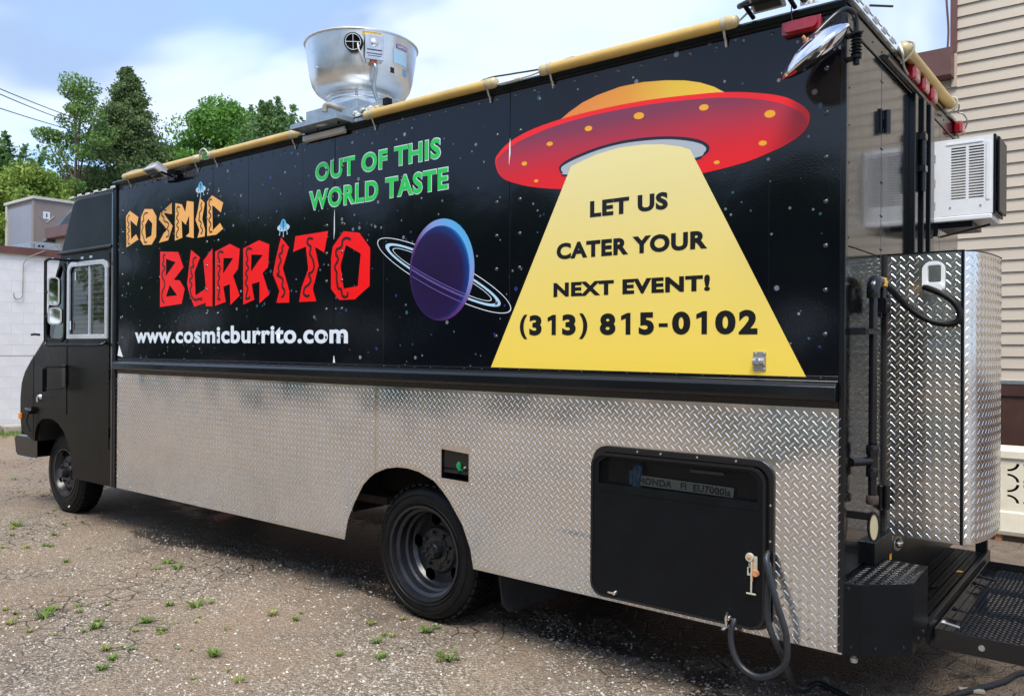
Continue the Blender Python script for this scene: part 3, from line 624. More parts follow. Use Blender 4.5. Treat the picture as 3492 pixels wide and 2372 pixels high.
LAMPS = [(-0.93, 2.686, 0.028, 0.016), (-0.604, 2.667, 0.023, 0.014), (-0.306, 2.587, 0.024, 0.016), (-1.209, 2.672, 0.022, 0.013), (-1.441, 2.632, 0.02, 0.011), (-1.602, 2.554, 0.018, 0.011), (-1.525, 2.455, 0.014, 0.008), (-0.336, 2.469, 0.018, 0.011), (-0.542, 2.416, 0.014, 0.008)]
PHONE = [('(', -1.624, -1.575), ('3', -1.562, -1.483), ('1', -1.45, -1.394), ('3', -1.357, -1.275), (')', -1.255, -1.207), ('8', -1.136, -1.048), ('1', -1.021, -0.966), ('5', -0.923, -0.843), ('-', -0.819, -0.773), ('0', -0.752, -0.661), ('1', -0.635, -0.581), ('0', -0.544, -0.45), ('2', -0.436, -0.353)]
TUFTS = [(-9.64, 0.58), (-8.71, 0.28), (-8.47, 0.29), (-8.28, 0.35), (-7.53, -0.01), (-7.29, 0.01), (-7.1, -0.0), (-6.63, -0.19), (-6.67, -0.11), (-6.82, -0.48), (-6.9, -0.41), (-6.57, -0.57), (-6.3, -0.34), (-6.14, -0.79), (-6.01, -0.68), (-5.9, -0.53), (-5.34, -0.67), (-5.07, -0.73), (-5.6, -0.38), (-4.72, -0.22), (-4.53, -0.24), (-6.19, -0.0), (-6.67, 0.03), (-4.09, -0.95), (-4.09, -1.12), (-4.25, -1.21), (-4.14, -1.29), (-4.35, -1.37), (-4.47, -1.38), (-4.17, -1.46), (-3.96, -1.44), (-3.8, -1.39), (-3.72, -1.25), (-3.85, -1.23), (-3.73, -1.18), (-3.61, -0.95), (-3.51, -1.07), (-3.61, -0.86), (-3.39, -0.78), (-3.64, -0.62), (-3.79, -0.71), (-3.36, -0.99), (-3.14, -0.73), (-3.15, -0.42), (-2.97, -0.39), (-3.36, -1.3), (-3.26, -1.22), (-3.2, -1.34), (-3.01, -1.2), (-2.87, -1.17), (-2.84, -1.0), (-2.62, -1.06), (-2.45, -1.1), (-3.11, -1.44), (-2.58, -0.16), (-2.34, -0.34), (-2.16, -0.48), (-2.24, -0.05), (-2.16, -0.44), (-1.87, -0.27), (-2.5, 0.01)]

# ================================================================== the food truck
TRUCK = empty('food_truck', (-4.0, 1.17, 0.0), 'black food truck with starry cartoon graphics and a diamond plate skirt', 'food truck')
def PT(name, g, m, parent=None, **k):
    return g.build(name, M[m] if isinstance(m, str) else m, parent or TRUCK, **k)
W = 2.35                                   # body width
BL = -5.95                                 # x of the seam between box and cab
# ---- shell
g = G(); g.box(BL, -0.012, 0.012, W-0.012, 0.93, 2.955)
PT('box_body', g, 'black')
g = G(); g.extrude([(0.03, 2.957), (0.25, 2.975), (1.17, 2.99), (2.1, 2.975), (2.32, 2.957)], 'x', -6.72, -0.02, closed=True)
PT('roof', g, 'galv', label='pale metal roof skin')
# wrapped side panels, one per sheet
for a, b in ((-5.945, -4.502), (-4.498, -3.117), (-3.113, -1.702), (-1.698, -0.018)):
    g = G(); g.side([[(a, 1.498), (b, 1.498), (b, 2.946), (a, 2.946)]], 0.0, 0.0115)
    PT('side_panel', g, 'wrap', bevel=0.0015, label='side panel wrapped in starry black vinyl')
# creases where the vinyl bridges sheet edges
for x in (-4.05, -3.44, -2.66, -2.42, -0.308):
    g = G(); g.tube([(x, 0.0, 1.50), (x, 0.0, 2.94)], 0.0013, 6); PT('panel_crease', g, 'wrap', smooth=60)
# seams peeling open: pale slits
for pts in ([(-3.118, 2.28), (-3.110, 2.33), (-3.112, 2.47), (-3.116, 2.42)], [(-1.703, 2.56), (-1.694, 2.62), (-1.696, 2.70), (-1.702, 2.66)],
            [(-5.93, 1.515), (-5.905, 1.60), (-5.86, 1.53), (-5.84, 1.505)], [(-3.118, 1.50), (-3.112, 1.545), (-3.109, 1.54), (-3.100, 1.50)]):
    g = G(); g.side([pts], -0.004, -0.002); PT('peeled_edge', g, 'wplast')
# top rail along the roof edge
g = G(); g.extrude([(0.02, 2.944), (-0.010, 2.945), (-0.012, 2.952), (-0.024, 2.955), (-0.028, 2.978), (-0.020, 2.988), (0.06, 2.994), (0.06, 2.96), (0.02, 2.955)], 'x', -6.0, 0.004)
PT('roof_rail', g, 'black', smooth=30)
# belt rail between panel and skirt
g = G(); g.extrude([(0.011, 1.497), (-0.003, 1.496), (-0.004, 1.474), (-0.030, 1.468), (-0.044, 1.452), (-0.046, 1.412), (-0.036, 1.400), (-0.006, 1.394), (-0.005, 1.366), (0.011, 1.364)], 'x', BL+0.01, -0.022)
PT('belt_rail', g, 'black', smooth=30, bevel=0.002)
# corner posts
g = G(); g.box(-0.020, 0.004, -0.004, 0.028, 0.40, 2.975)
PT('rear_corner_post', g, 'black', bevel=0.003)
g = G(); g.extrude([(-6.03, 0.02), (-6.03, -0.012), (-6.0, -0.016), (-5.992, 0.0), (-5.985, 0.004), (-5.978, -0.016), (-5.952, -0.014), (-5.952, 0.02)], 'z', 0.395, 2.945)
PT('front_corner_post', g, 'black', bevel=0.002)
# ---- diamond plate skirt with the wheel arch cut out
ARCH = [(-2.997, 0.400), (-2.969, 0.523), (-2.908, 0.640), (-2.828, 0.758), (-2.770, 0.810), (-2.720, 0.842)]
ARCH2 = [(-2.7192, 0.8424), (-2.62, 0.880), (-2.53, 0.895), (-2.44, 0.897), (-2.35, 0.885), (-2.235, 0.847), (-2.17, 0.80), (-2.116, 0.749), (-2.016, 0.628), (-1.957, 0.504), (-1.934, 0.400)]
plateA = [(BL+0.01, 0.397)] + ARCH + [(-2.720, 1.366), (BL+0.01, 1.366)]
plateB = ARCH2 + [(-0.002, 0.394), (-0.002, 1.366), (-2.7192, 1.366)]
FUEL = [(-2.176, 0.870), (-1.972, 0.866), (-1.972, 1.020), (-2.176, 1.032)]
def inside(poly, x, y):
    c = False
    for i in range(len(poly)):
        (x1, y1), (x2, y2) = poly[i-1], poly[i]
        if (y1 > y) != (y2 > y) and x < (x2-x1)*(y-y1)/(y2-y1) + x1: c = not c
    return c
TP = 0.0372
def tread_bars(keep, place, s0, s1, z0, z1, h=0.0014, ln=0.0160, wd=0.0030):
    """raised bars of tread plate over the area s0..s1 x z0..z1; place(s, z, depth) gives the 3D point"""
    T = [(-1, 0, 0), (-0.55, 1, 0), (0.55, 1, 0), (1, 0, 0), (0.55, -1, 0), (-0.55, -1, 0), (-0.62, 0, 1), (0.62, 0, 1)]
    F = [(0, 1, 6), (1, 2, 7, 6), (2, 3, 7), (3, 4, 7), (4, 5, 6, 7), (5, 0, 6)]
    vs = []; fs = []
    for k in (0, 1):
        ang = R(-46 if k == 0 else 46); ca, sa = math.cos(ang), math.sin(ang)
        i0 = int(s0/TP)-1; i1 = int(s1/TP)+2; j0 = int(z0/TP)-1; j1 = int(z1/TP)+2
        for i in range(i0, i1):
            for j in range(j0, j1):
                s = (i + 0.5*k)*TP; z = (j + 0.5*k)*TP
                if not (s0+0.004 < s < s1-0.004 and z0+0.008 < z < z1-0.008) or not keep(s, z): continue
                b = len(vs)
                for (u, v, w) in T:
                    u *= ln; v *= wd
                    vs.append(place(s + u*ca - v*sa, z + u*sa + v*ca, h*w))
                fs += [tuple(b+q for q in f) for f in F]
    q = G(); q.v = vs; q.f = fs
    return q
HATCH = (-1.165, -0.275, 0.42, 1.135)
def keep_plate(poly):
    def k(s, z):
        for du, dv in ((0.004, 0), (-0.004, 0), (0, 0.01), (0, -0.01)):
            if not inside(poly, s+du, z+dv): return False
        if HATCH[0] < s < HATCH[1] and HATCH[2] < z < HATCH[3]: return False
        if -2.19 < s < -1.96 and 0.855 < z < 1.045: return False
        return True
    return k
sideP = lambda s, z, d: (s, -0.003-d, z)
for poly, holes, s0, s1 in ((plateA, [], BL+0.01, -2.720), (plateB, [FUEL, [(-1.14, 0.94), (-0.315, 0.94), (-0.315, 1.105), (-1.14, 1.105)]], -2.7192, -0.002)):
    g = G(); g.side([poly] + holes, -0.003, 0.001)
    pl = PT('skirt_plate', g, 'skirtalu', label='bright aluminium diamond plate skirt')
    tread_bars(keep_plate(poly), sideP, s0, s1, 0.39, 1.366).build('tread_pattern', M['tread'], pl, kind='stuff', fix=False)
# brown scuff on the plate ahead of the hatch
# ---- fuel filler recess
g = G(); g.box(-2.19, -1.96, 0.095, 0.10, 0.85, 1.05)
for a in ((-2.195, -2.176, 0.002, 0.13, 0.85, 1.05), (-1.972, -1.953, 0.002, 0.13, 0.85, 1.05), (-2.176, -1.972, 0.002, 0.13, 0.845, 0.866), (-2.176, -1.972, 0.002, 0.13, 1.032, 1.055)): g.box(*a)
fu = PT('fuel_filler', g, 'satin', label='recessed fuel filler with a green cap')
g = G(); g.lathe([(0.062, 0.0), (0.066, 0.02), (0.058, 0.02), (0.056, 0.0)], (-2.055, 0.09, 0.945), (0, -1, 0), 28, closed=True); PT('filler_ring', g, 'satin', fu, smooth=40)
g = G(); g.lathe([(0.0, 0.034), (0.026, 0.034), (0.030, 0.028), (0.030, 0.0)], (-2.055, 0.045, 0.944), (0.35, -1, 0.1), 22); g.box(-2.052, -2.040, 0.0, 0.014, 0.922, 0.966)
PT('filler_cap', g, 'greencap', fu, smooth=40)
g = G(); g.lathe([(0.0, 0.012), (0.006, 0.012), (0.008, 0)], (-2.012, 0.018, 0.940), (0, -1, 0), 12); PT('cap_knob', g, 'chrome', fu, smooth=40)
# ---- wheel well, chassis
g = G(); g.side([[(BL, 0.397)] + ARCH + ARCH2 + [(-0.02, 0.394), (-0.02, 0.95), (BL, 0.95)]], W-0.016, W-0.012); PT('far_skirt', g, 'under')
g = G(); g.box(-3.05, -1.88, 0.02, 0.75, 0.90, 0.925); PT('wheel_well', g, 'under')
g = G()
for y in (0.78, 1.5): g.box(-7.7, -0.1, y, y+0.08, 0.56, 0.76)
for x in (-6.4, -5.2, -3.9, -1.6, -0.6): g.box(x, x+0.08, 0.05, 2.3, 0.76, 0.90)
PT('chassis_frame', g, 'under', bevel=0.004)
g = G(); g.tube([(-2.39, 0.4, 0.39), (-2.39, 1.95, 0.39)], 0.06, 12); g.lathe([(0.0, -0.17), (0.12, -0.13), (0.17, 0), (0.12, 0.13), (0.0, 0.17)], (-2.39, 1.17, 0.39), (1, 0, 0), 20)
PT('rear_axle', g, 'under', smooth=40)
g = G(); g.tube([(-7.22, 0.35, 0.36), (-7.22, 2.0, 0.36)], 0.045, 10); PT('front_axle', g, 'under', smooth=40)
g = G(); g.box(-3.55, -2.92, 0.28, 0.36, 0.58, 0.63); PT('leaf_spring', g, 'springm')
g = G(); g.box(-4.9, -3.5, 0.5, 1.1, 0.42, 0.75); PT('fuel_tank', g, 'under', bevel=0.04)
g = G()
g.tube([(-4.985, 0.36, 0.215), (-4.80, 0.44, 0.29), (-4.62, 0.62, 0.36), (-4.5, 1.1, 0.42), (-4.5, 1.4, 0.45)], 0.048, 16, caps=False)
g.tube([(-4.985, 0.36, 0.215), (-4.80, 0.44, 0.29)], 0.042, 16, caps=False)
PT('exhaust_pipe', g, 'rustpink', smooth=50, label='pinkish rusty exhaust tailpipe')
g = G(); g.side([[(-1.835, 0.62), (-1.835, 0.34), (-1.80, 0.215), (-1.77, 0.172), (-1.735, 0.158), (-1.69, 0.170), (-1.56, 0.235), (-1.50, 0.30), (-1.47, 0.62)]], 0.10, 0.108)
g2_ = G(); g2_.poly([[(0.09, 0.62), (0.09, 0.34), (0.11, 0.20), (0.15, 0.155), (0.20, 0.15), (0.55, 0.20), (0.60, 0.25), (0.60, 0.62)]], lambda a, b, d: (-1.83 + (a-0.09)*0.25 + d, a, b), 0.0, 0.008)
PT('mud_flap', g2_, 'flap', label='black rubber mud flap behind the rear wheel')
g = G(); g.box(-1.19, -1.06, 0.16, 0.20, 0.36, 0.44); PT('frame_bracket', g, 'concrete')
# ---- wheels
def wheel(name, x, yface, r, rim_r, width, dish, deep, label):
    root = None
    c = (x, yface, r)
    g = G(); ax = (0, 1, 0)
    g.lathe([(rim_r, 0.012), (rim_r+0.012, 0.0), (r-0.075, -0.006), (r-0.045, 0.0), (r-0.018, 0.016), (r-0.003, 0.045), (r, 0.08), (r, width-0.08), (r-0.003, width-0.045), (r-0.03, width), (rim_r, width)], c, ax, 64, closed=True)
    root = PT(name, g, 'tyre', smooth=35, label=label)
    t = G()
    for k in range(44):                                    # tread lugs
        for q, (w0, w1) in enumerate(((0.028, 0.085), (0.095, width-0.095), (width-0.085, width-0.028))):
            a = 2*math.pi*(k + 0.5*(q % 2))/44
            d = Vector((math.cos(a), 0, math.sin(a))); tt = Vector((-math.sin(a), 0, math.cos(a)))
            t.obox(Vector(c) + d*(r+0.001) + Vector((0, (w0+w1)/2, 0)), tt, (0, 1, 0), d, 0.018, (w1-w0)/2, 0.007)
    PT('tread_lugs', t, 'tyre', root, kind='stuff')
    s = G()
    for rr in (r-0.055, r-0.10):
        s.lathe([(rr, -0.0045), (rr+0.003, -0.0085), (rr+0.006, -0.0045)], c, ax, 64, closed=True)
    PT('sidewall_ribs', s, 'tyre', root, smooth=60)
    h = G()                                                 # rim: lip, well, dish
    if deep:
        prof = [(rim_r+0.004, 0.008), (rim_r+0.004, -0.004), (rim_r-0.010, -0.004), (rim_r-0.016, 0.012), (rim_r-0.018, 0.03), (rim_r-0.036, 0.042), (rim_r-0.040, 0.085), (rim_r-0.052, 0.095), (rim_r-0.058, dish-0.02), (rim_r-0.075, dish), (0.145, dish-0.01), (0.128, dish-0.028), (0.118, dish-0.03)]
    else:
        prof = [(rim_r+0.004, 0.008), (rim_r+0.004, -0.004), (rim_r-0.010, -0.004), (rim_r-0.016, 0.02), (rim_r-0.040, 0.05), (rim_r-0.044, 0.07), (0.17, dish+0.01), (0.15, dish-0.005), (0.13, dish-0.012)]
    prof.append((0.0, prof[-1][1]))
    h.lathe(prof, c, ax, 64, caps=False)
    rm = PT('rim', h, 'rim', root, smooth=30)
    hh = G()
    n = 5 if deep else 4
    for k in range(n):                                      # hand holes
        a = R(28 + 360*k/n)
        rr = 0.178 if deep else 0.185
        hh.lathe([(0.0, 0.004), (0.036 if deep else 0.02, 0.004), (0.036 if deep else 0.02, 0.0)], (x + rr*math.cos(a), yface + dish - 0.0075, r + rr*math.sin(a)), (0, -1, 0), 20)
    PT('hand_holes', hh, 'void', root, smooth=40)
    hb = G()
    hy = yface + prof[-1][1]
    hb.lathe([(0.0, 0.055 if deep else 0.07), (0.045, 0.055 if deep else 0.07), (0.052, 0.045), (0.055, 0.01), (0.085, 0.008), (0.088, 0.0)], (x, hy, r), (0, -1, 0), 28)
    PT('hub', hb, 'rim', root, smooth=35)
    nm = G(); nm.lathe([(0.0, 0.02), (0.009, 0.02), (0.011, 0.016), (0.011, 0.0)], (0, 0, 0), (0, -1, 0), 6)
    me = nm.mesh('lug_nut', M['rim'], 40)
    for k in range(8):
        a = 2*math.pi*(k+0.3)/8
        link('lug_nut', me, root, (x + 0.105*math.cos(a), hy - 0.001, r + 0.105*math.sin(a)))
    for k in range(8 if deep else 0):
        a = 2*math.pi*k/8
        link('hub_bolt', me, root, (x + 0.036*math.cos(a), hy - 0.05, r + 0.036*math.sin(a)))
    return root
wheel('rear_wheel', -2.39, 0.075, 0.395, 0.275, 0.235, 0.15, True, 'rear dual wheel with deep dished black rim')
wheel('front_wheel', -7.215, 0.12, 0.385, 0.225, 0.215, 0.04, False, 'front wheel with black steel rim')
for (x, y, r) in ((-2.39, 0.36, 0.393), (-2.39, 1.78, 0.393), (-2.39, 2.06, 0.393), (-7.215, 2.0, 0.383)):
    g = G(); g.lathe([(0.2, 0.0), (r-0.04, 0.0), (r, 0.03), (r, 0.20), (r-0.04, 0.23), (0.2, 0.23)], (x, y, r), (0, 1, 0), 40); PT('inner_wheel', g, 'tyre', smooth=35)
g = G(); g.box(-0.008, 0.012, 0, 0.002, 0, 0.006)
g = G(); g.obox((-7.10, 0.1125, 0.075), (0.87, 0, 0.4), (0, 1, 0), (-0.4, 0, 0.87), 0.02, 0.001, 0.006); PT('white_tyre_mark', g, 'p_white')
# ---- generator hatch
a0, a1, c0, c1 = HATCH
fn_ = G(); fn_.side([rrect(a0, a1, c0, c1, 0.075, 8), rrect(a0+0.028, a1-0.028, c0+0.028, c1-0.028, 0.055, 8)], -0.016, -0.002)
hatch = PT('generator_hatch', fn_, 'black', bevel=0.004, label='black rounded generator hatch with perforated window')
g = G(); g.side([rrect(a0+0.004, a1-0.026, c0+0.002, c1-0.030, 0.068, 8), [(-1.118, 0.958), (-0.338, 0.958), (-0.338, 1.055), (-0.375, 1.083), (-1.082, 1.083), (-1.118, 1.055)]], -0.034, -0.0165)
PT('hatch_door', g, 'satin', hatch, bevel=0.005)
g = G(); g.side([rrect(a0+0.004, a1-0.026, c0+0.002, c1-0.030, 0.068, 8), rrect(a0+0.016, a1-0.038, c0+0.014, c1-0.042, 0.058, 8)], -0.038, -0.0345); PT('door_edge_trim', g, 'black', hatch)
g = G(); g.box(-1.125, -0.33, -0.0365, -0.0345, 0.925, 0.956); PT('door_rail', g, 'satin', hatch)
me_ = G(); w_ = 0.0011                                       # perforated screen: crossing strands
x0, x1, z0, z1 = -1.125, -0.332, 0.953, 1.088
p_ = 0.0092
for sgn in (1, -1):
    k = -40
    while k*p_ < (x1-x0) + 0.3:
        xa = x0 + k*p_
        pts = []
        for (zA) in (z0, z1):
            pts.append((xa + sgn*(zA-z0)*0.75 + (0 if sgn > 0 else 0.1), zA))
        (xa_, za_), (xb_, zb_) = pts
        def cut(xx, other):
            return max(x0, min(x1, xx))
        if max(xa_, xb_) > x0 and min(xa_, xb_) < x1:
            f = lambda xx: za_ + (xx-xa_)*(zb_-za_)/(xb_-xa_)
            X0, X1 = cut(xa_, xb_), cut(xb_, xa_)
            if abs(X0-X1) > 1e-4:
                A = Vector((X0, -0.024, f(X0))); B = Vector((X1, -0.024, f(X1)))
                d = (B-A).normalized(); nrm = Vector((-d.z, 0, d.x))
                me_.add([A-nrm*w_, B-nrm*w_, B+nrm*w_, A+nrm*w_], [(0, 1, 2, 3)])
        k += 1
me_.build('wire_screen', M['satin'], hatch, kind='stuff', fix=False)
g = G(); g.box(-1.12, -0.335, 0.06, 0.065, 0.94, 1.10); PT('hatch_backing', g, 'dark', hatch)
gp = G(); gp.poly([[(-0.93, 0.968), (-0.455, 0.962), (-0.450, 1.004), (-0.925, 1.014)]], lambda a, b, d: (a, d, b), -0.010, -0.008)
PT('generator_plate', gp, 'p_tan', hatch, label='generator name plate behind the screen')
g = G(); g.box(-0.66, -0.50, -0.005, 0.0, 1.052, 1.064); PT('pale_strip', g, 'p_tan', hatch)
g = G(); g.box(-0.945, -0.905, -0.012, 0.02, 0.958, 1.06); g.box(-0.965, -0.95, -0.010, 0.02, 0.965, 1.03); g.tube([(-0.92, -0.012, 1.065), (-0.90, -0.015, 1.04), (-0.915, -0.015, 0.985)], 0.008, 8); PT('blue_coupling', g, 'bluebox', hatch)
# rusty T latch
g = G(); g.box(-0.372, -0.334, -0.040, -0.038, 0.66, 0.735); g.box(-0.378, -0.352, -0.040, -0.038, 0.65, 0.685)
la = PT('t_latch', g, 'strap', hatch, bevel=0.001)
g = G(); g.lathe([(0.0, 0.012), (0.016, 0.012), (0.019, 0.006), (0.019, 0.0)], (-0.365, -0.040, 0.728), (0, -1, 0), 20); g.tube([(-0.356, -0.046, 0.72), (-0.356, -0.050, 0.58)], 0.004, 8); g.tube([(-0.376, -0.050, 0.578), (-0.336, -0.050, 0.578)], 0.004, 8)
PT('t_handle', g, 'strap', hatch, smooth=40)
g = G(); g.lathe([(0.0, 0.010), (0.013, 0.010), (0.016, 0.004), (0.016, 0.0)], (-0.340, -0.040, 0.665), (0, -1, 0), 18); g.lathe([(0.0, 0.004), (0.006, 0.003), (0.007, 0.0)], (-0.365, -0.052, 0.728), (0, -1, 0), 12); g.box(-0.360, -0.351, -0.047, -0.041, 0.63, 0.715)
PT('rusty_latch_plate', g, 'rust', hatch, smooth=40, label='rust-orange latch parts')
for (x, z, s) in ((-1.022, 0.452, 1), (-0.459, 0.452, 2)):
    g = G(); g.lathe([(0.0, 0.016), (0.008, 0.016), (0.012, 0.008), (0.013, 0.0)], (x, -0.034, z), (0, -1, 0), 16)
    if s == 1: g.obox((x-0.018, -0.045, z), (1, 0, 0), (0, 1, 0), (0, 0, 1), 0.016, 0.003, 0.004)
    else:
        g.tube(catmull([(x, -0.05, z+0.03), (x-0.004, -0.056, z), (x-0.004, -0.052, z-0.03), (x-0.014, -0.056, z-0.045), (x-0.020, -0.062, z-0.04)], 4), 0.006, 8)
    PT('turn_knob', g, 'chrome', hatch, smooth=40)
sm_ = G(); sm_.lathe([(0.0, 0.004), (0.004, 0.0035), (0.0055, 0.0)], (0, 0, 0), (0, -1, 0), 10)
scr = sm_.mesh('screw', M['steel'], 40)
for (x, z) in ((-0.92, 1.121), (-0.80, 1.121), (-0.62, 1.121), (-0.44, 1.121), (-0.289, 0.95), (-0.289, 0.80), (-1.151, 0.90), (-1.151, 0.76), (-1.151, 0.62), (-0.289, 0.50)):
    link('screw', scr, hatch, (x, -0.016, z))
for (x, z) in [(-0.03, z) for z in (1.33, 1.18, 1.03, 0.86, 0.70, 0.54, 0.42)] + [(x, 0.425) for x in (-1.85, -1.55, -1.25, -0.2, -3.2, -3.7, -4.2, -4.7, -5.2, -5.7)] + [(-2.88, 0.76), (-2.99, 0.6), (-2.0, 0.72), (-1.93, 0.56), (-2.2, 0.855), (-1.95, 0.855), (-1.95, 1.04)] + [(-5.925, z) for z in (1.3, 1.1, 0.9, 0.7, 0.5)] + [(-2.74, z) for z in (1.3, 1.15, 1.0, 0.9)]:
    link('screw', scr, TRUCK, (x, -0.0032, z))
# ---- side latch on the yellow beam
g = G(); g.side([rrect(-0.369, -0.315, 1.511, 1.590, 0.004, 2)], -0.008, -0.004)
sl = PT('hasp', g, 'steel', label='galvanised hasp low on the yellow beam')
g = G(); g.tube([(-0.366, -0.014, 1.55), (-0.318, -0.014, 1.55)], 0.016, 12); g.box(-0.35, -0.336, -0.034, -0.028, 1.537, 1.562)
PT('hasp_loop', g, 'steel', sl, smooth=40)
for x in (-0.36, -0.324):
    for z in (1.518, 1.583): link('screw', scr, sl, (x, -0.008, z))
# ---- rivets
rv = G(); rv.lathe([(0.0, 0.0085), (0.0055, 0.0075), (0.0092, 0.0042), (0.0112, 0.0)], (0, 0, 0), (0, -1, 0), 10)
rivet = rv.mesh('rivet', M['rivetm'], 60)
rv2 = G(); rv2.lathe([(0.0, 0.0035), (0.003, 0.003), (0.0048, 0.0)], (0, 0, 0), (0, -1, 0), 8)
rivet_s = rv2.mesh('small_rivet', M['black'], 60)
def on_print(x, z):
    return inside(BEAM, x, z) or inside(SAUCER, x, z) or inside(DOME, x, z)
x = -5.88
while x < -0.05:
    link('rivet', rivet, TRUCK, (x, 0.0, 2.918)); x += 0.124
for x in (-5.86, -4.575, -4.425, -3.19, -3.04, -1.785, -1.63, -0.075):
    for k in range(7):
        z = 2.73 - 0.178*k
        if not on_print(x, z): link('rivet', rivet, TRUCK, (x, 0.0, z))
for k in range(46):
    link('small_rivet', rivet_s, TRUCK, (-5.85 + 0.128*k, -0.0035, 1.485))
for k in range(46):
    link('small_rivet', rivet_s, TRUCK, (-5.80 + 0.128*k, -0.0052, 1.380))

# ================================================================== printed graphics on the side
YG = -0.0015
def prn(name, loops_list, y, m, parent=None, label=None):
    g = G()
    for lp in loops_list: g.side(lp, y)
    return PT(name, g, m, parent, label=label)
def strip(pts, w, y, g):
    P = [Vector((p[0], 0, p[1])) for p in pts]
    P = catmull(P, 5)
    vs = []; fs = []
    for i, p in enumerate(P):
        d = (P[min(i+1, len(P)-1)] - P[max(i-1, 0)]).normalized()
        n = Vector((-d.z, 0, d.x))
        ww = w*(0.55 if i in (0, len(P)-1) else 1.0)
        vs += [(p.x+n.x*ww, y, p.z+n.z*ww), (p.x-n.x*ww, y, p.z-n.z*ww)]
    for i in range(len(P)-1): fs.append((2*i, 2*i+2, 2*i+3, 2*i+1))
    g.add(vs, fs)
def grow(poly, d):
    """offset an outline outwards by d"""
    n = len(poly); a = sum(poly[i-1][0]*poly[i][1]-poly[i][0]*poly[i-1][1] for i in range(n)); s = 1 if a > 0 else -1
    o = []
    for i in range(n):
        p0, p1, p2 = Vector(poly[i-1]), Vector(poly[i]), Vector(poly[(i+1) % n])
        e1 = (p1-p0).normalized(); e2 = (p2-p1).normalized()
        n1 = Vector((e1.y, -e1.x))*s; n2 = Vector((e2.y, -e2.x))*s
        m = (n1+n2); m = m.normalized() if m.length > 1e-6 else n1
        o.append(tuple(p1 + m*d/max(0.45, m.dot(n1))))
    return o
for letters, squig, m, sw, lab in ((COSMIC, SQUIG1, 'p_orange', 0.0058, 'orange angular COSMIC lettering'), (BURRITO, SQUIG2, 'p_red', 0.0085, 'large red angular BURRITO lettering')):
    for (o, hs), sq in zip(letters, squig):
        lt = prn('letter', [[o] + hs], YG, m, label=lab)
        g = G(); strip(sq, sw, YG-0.001, g); PT('squiggle', g, 'p_black', lt)
# little saucers over the two letters I
for (cx, zt, k) in ((-4.664, 2.836, 1.0), (-3.644, 2.461, 1.0)):
    z0 = zt - 0.060
    b = prn('saucer_icon', [[ell(cx, z0, 0.068, 0.026, 28)]], YG, 'p_pale', label='small blue-domed flying saucer print')
    prn('saucer_dome', [[[(cx-0.036, z0+0.006), (cx-0.033, z0+0.028), (cx-0.018, z0+0.050), (cx, z0+0.058), (cx+0.018, z0+0.050), (cx+0.033, z0+0.028), (cx+0.036, z0+0.006), (cx, z0-0.004)]]], YG-0.0008, 'p_blue', b)
    prn('pilot_shape', [[ell(cx, z0+0.034, 0.008, 0.012, 12)], [ell(cx, z0+0.012, 0.005, 0.013, 10)]], YG-0.0016, 'p_navy', b)
    prn('port_dots', [[ell(cx+dx_, z0-0.008, 0.006, 0.005, 10)] for dx_ in (-0.03, 0, 0.03)], YG-0.0008, 'p_navy', b)
    g = G()
    for dx_, dz_ in ((-0.042, -0.045), (0.0, -0.058), (0.042, -0.045)):
        strip([(cx+dx_*0.85, z0-0.016), (cx+dx_, z0+dz_)], 0.003, YG, g); g.side([ell(cx+dx_, z0+dz_, 0.007, 0.006, 10)], YG)
    PT('saucer_legs', g, 'p_pale', b)
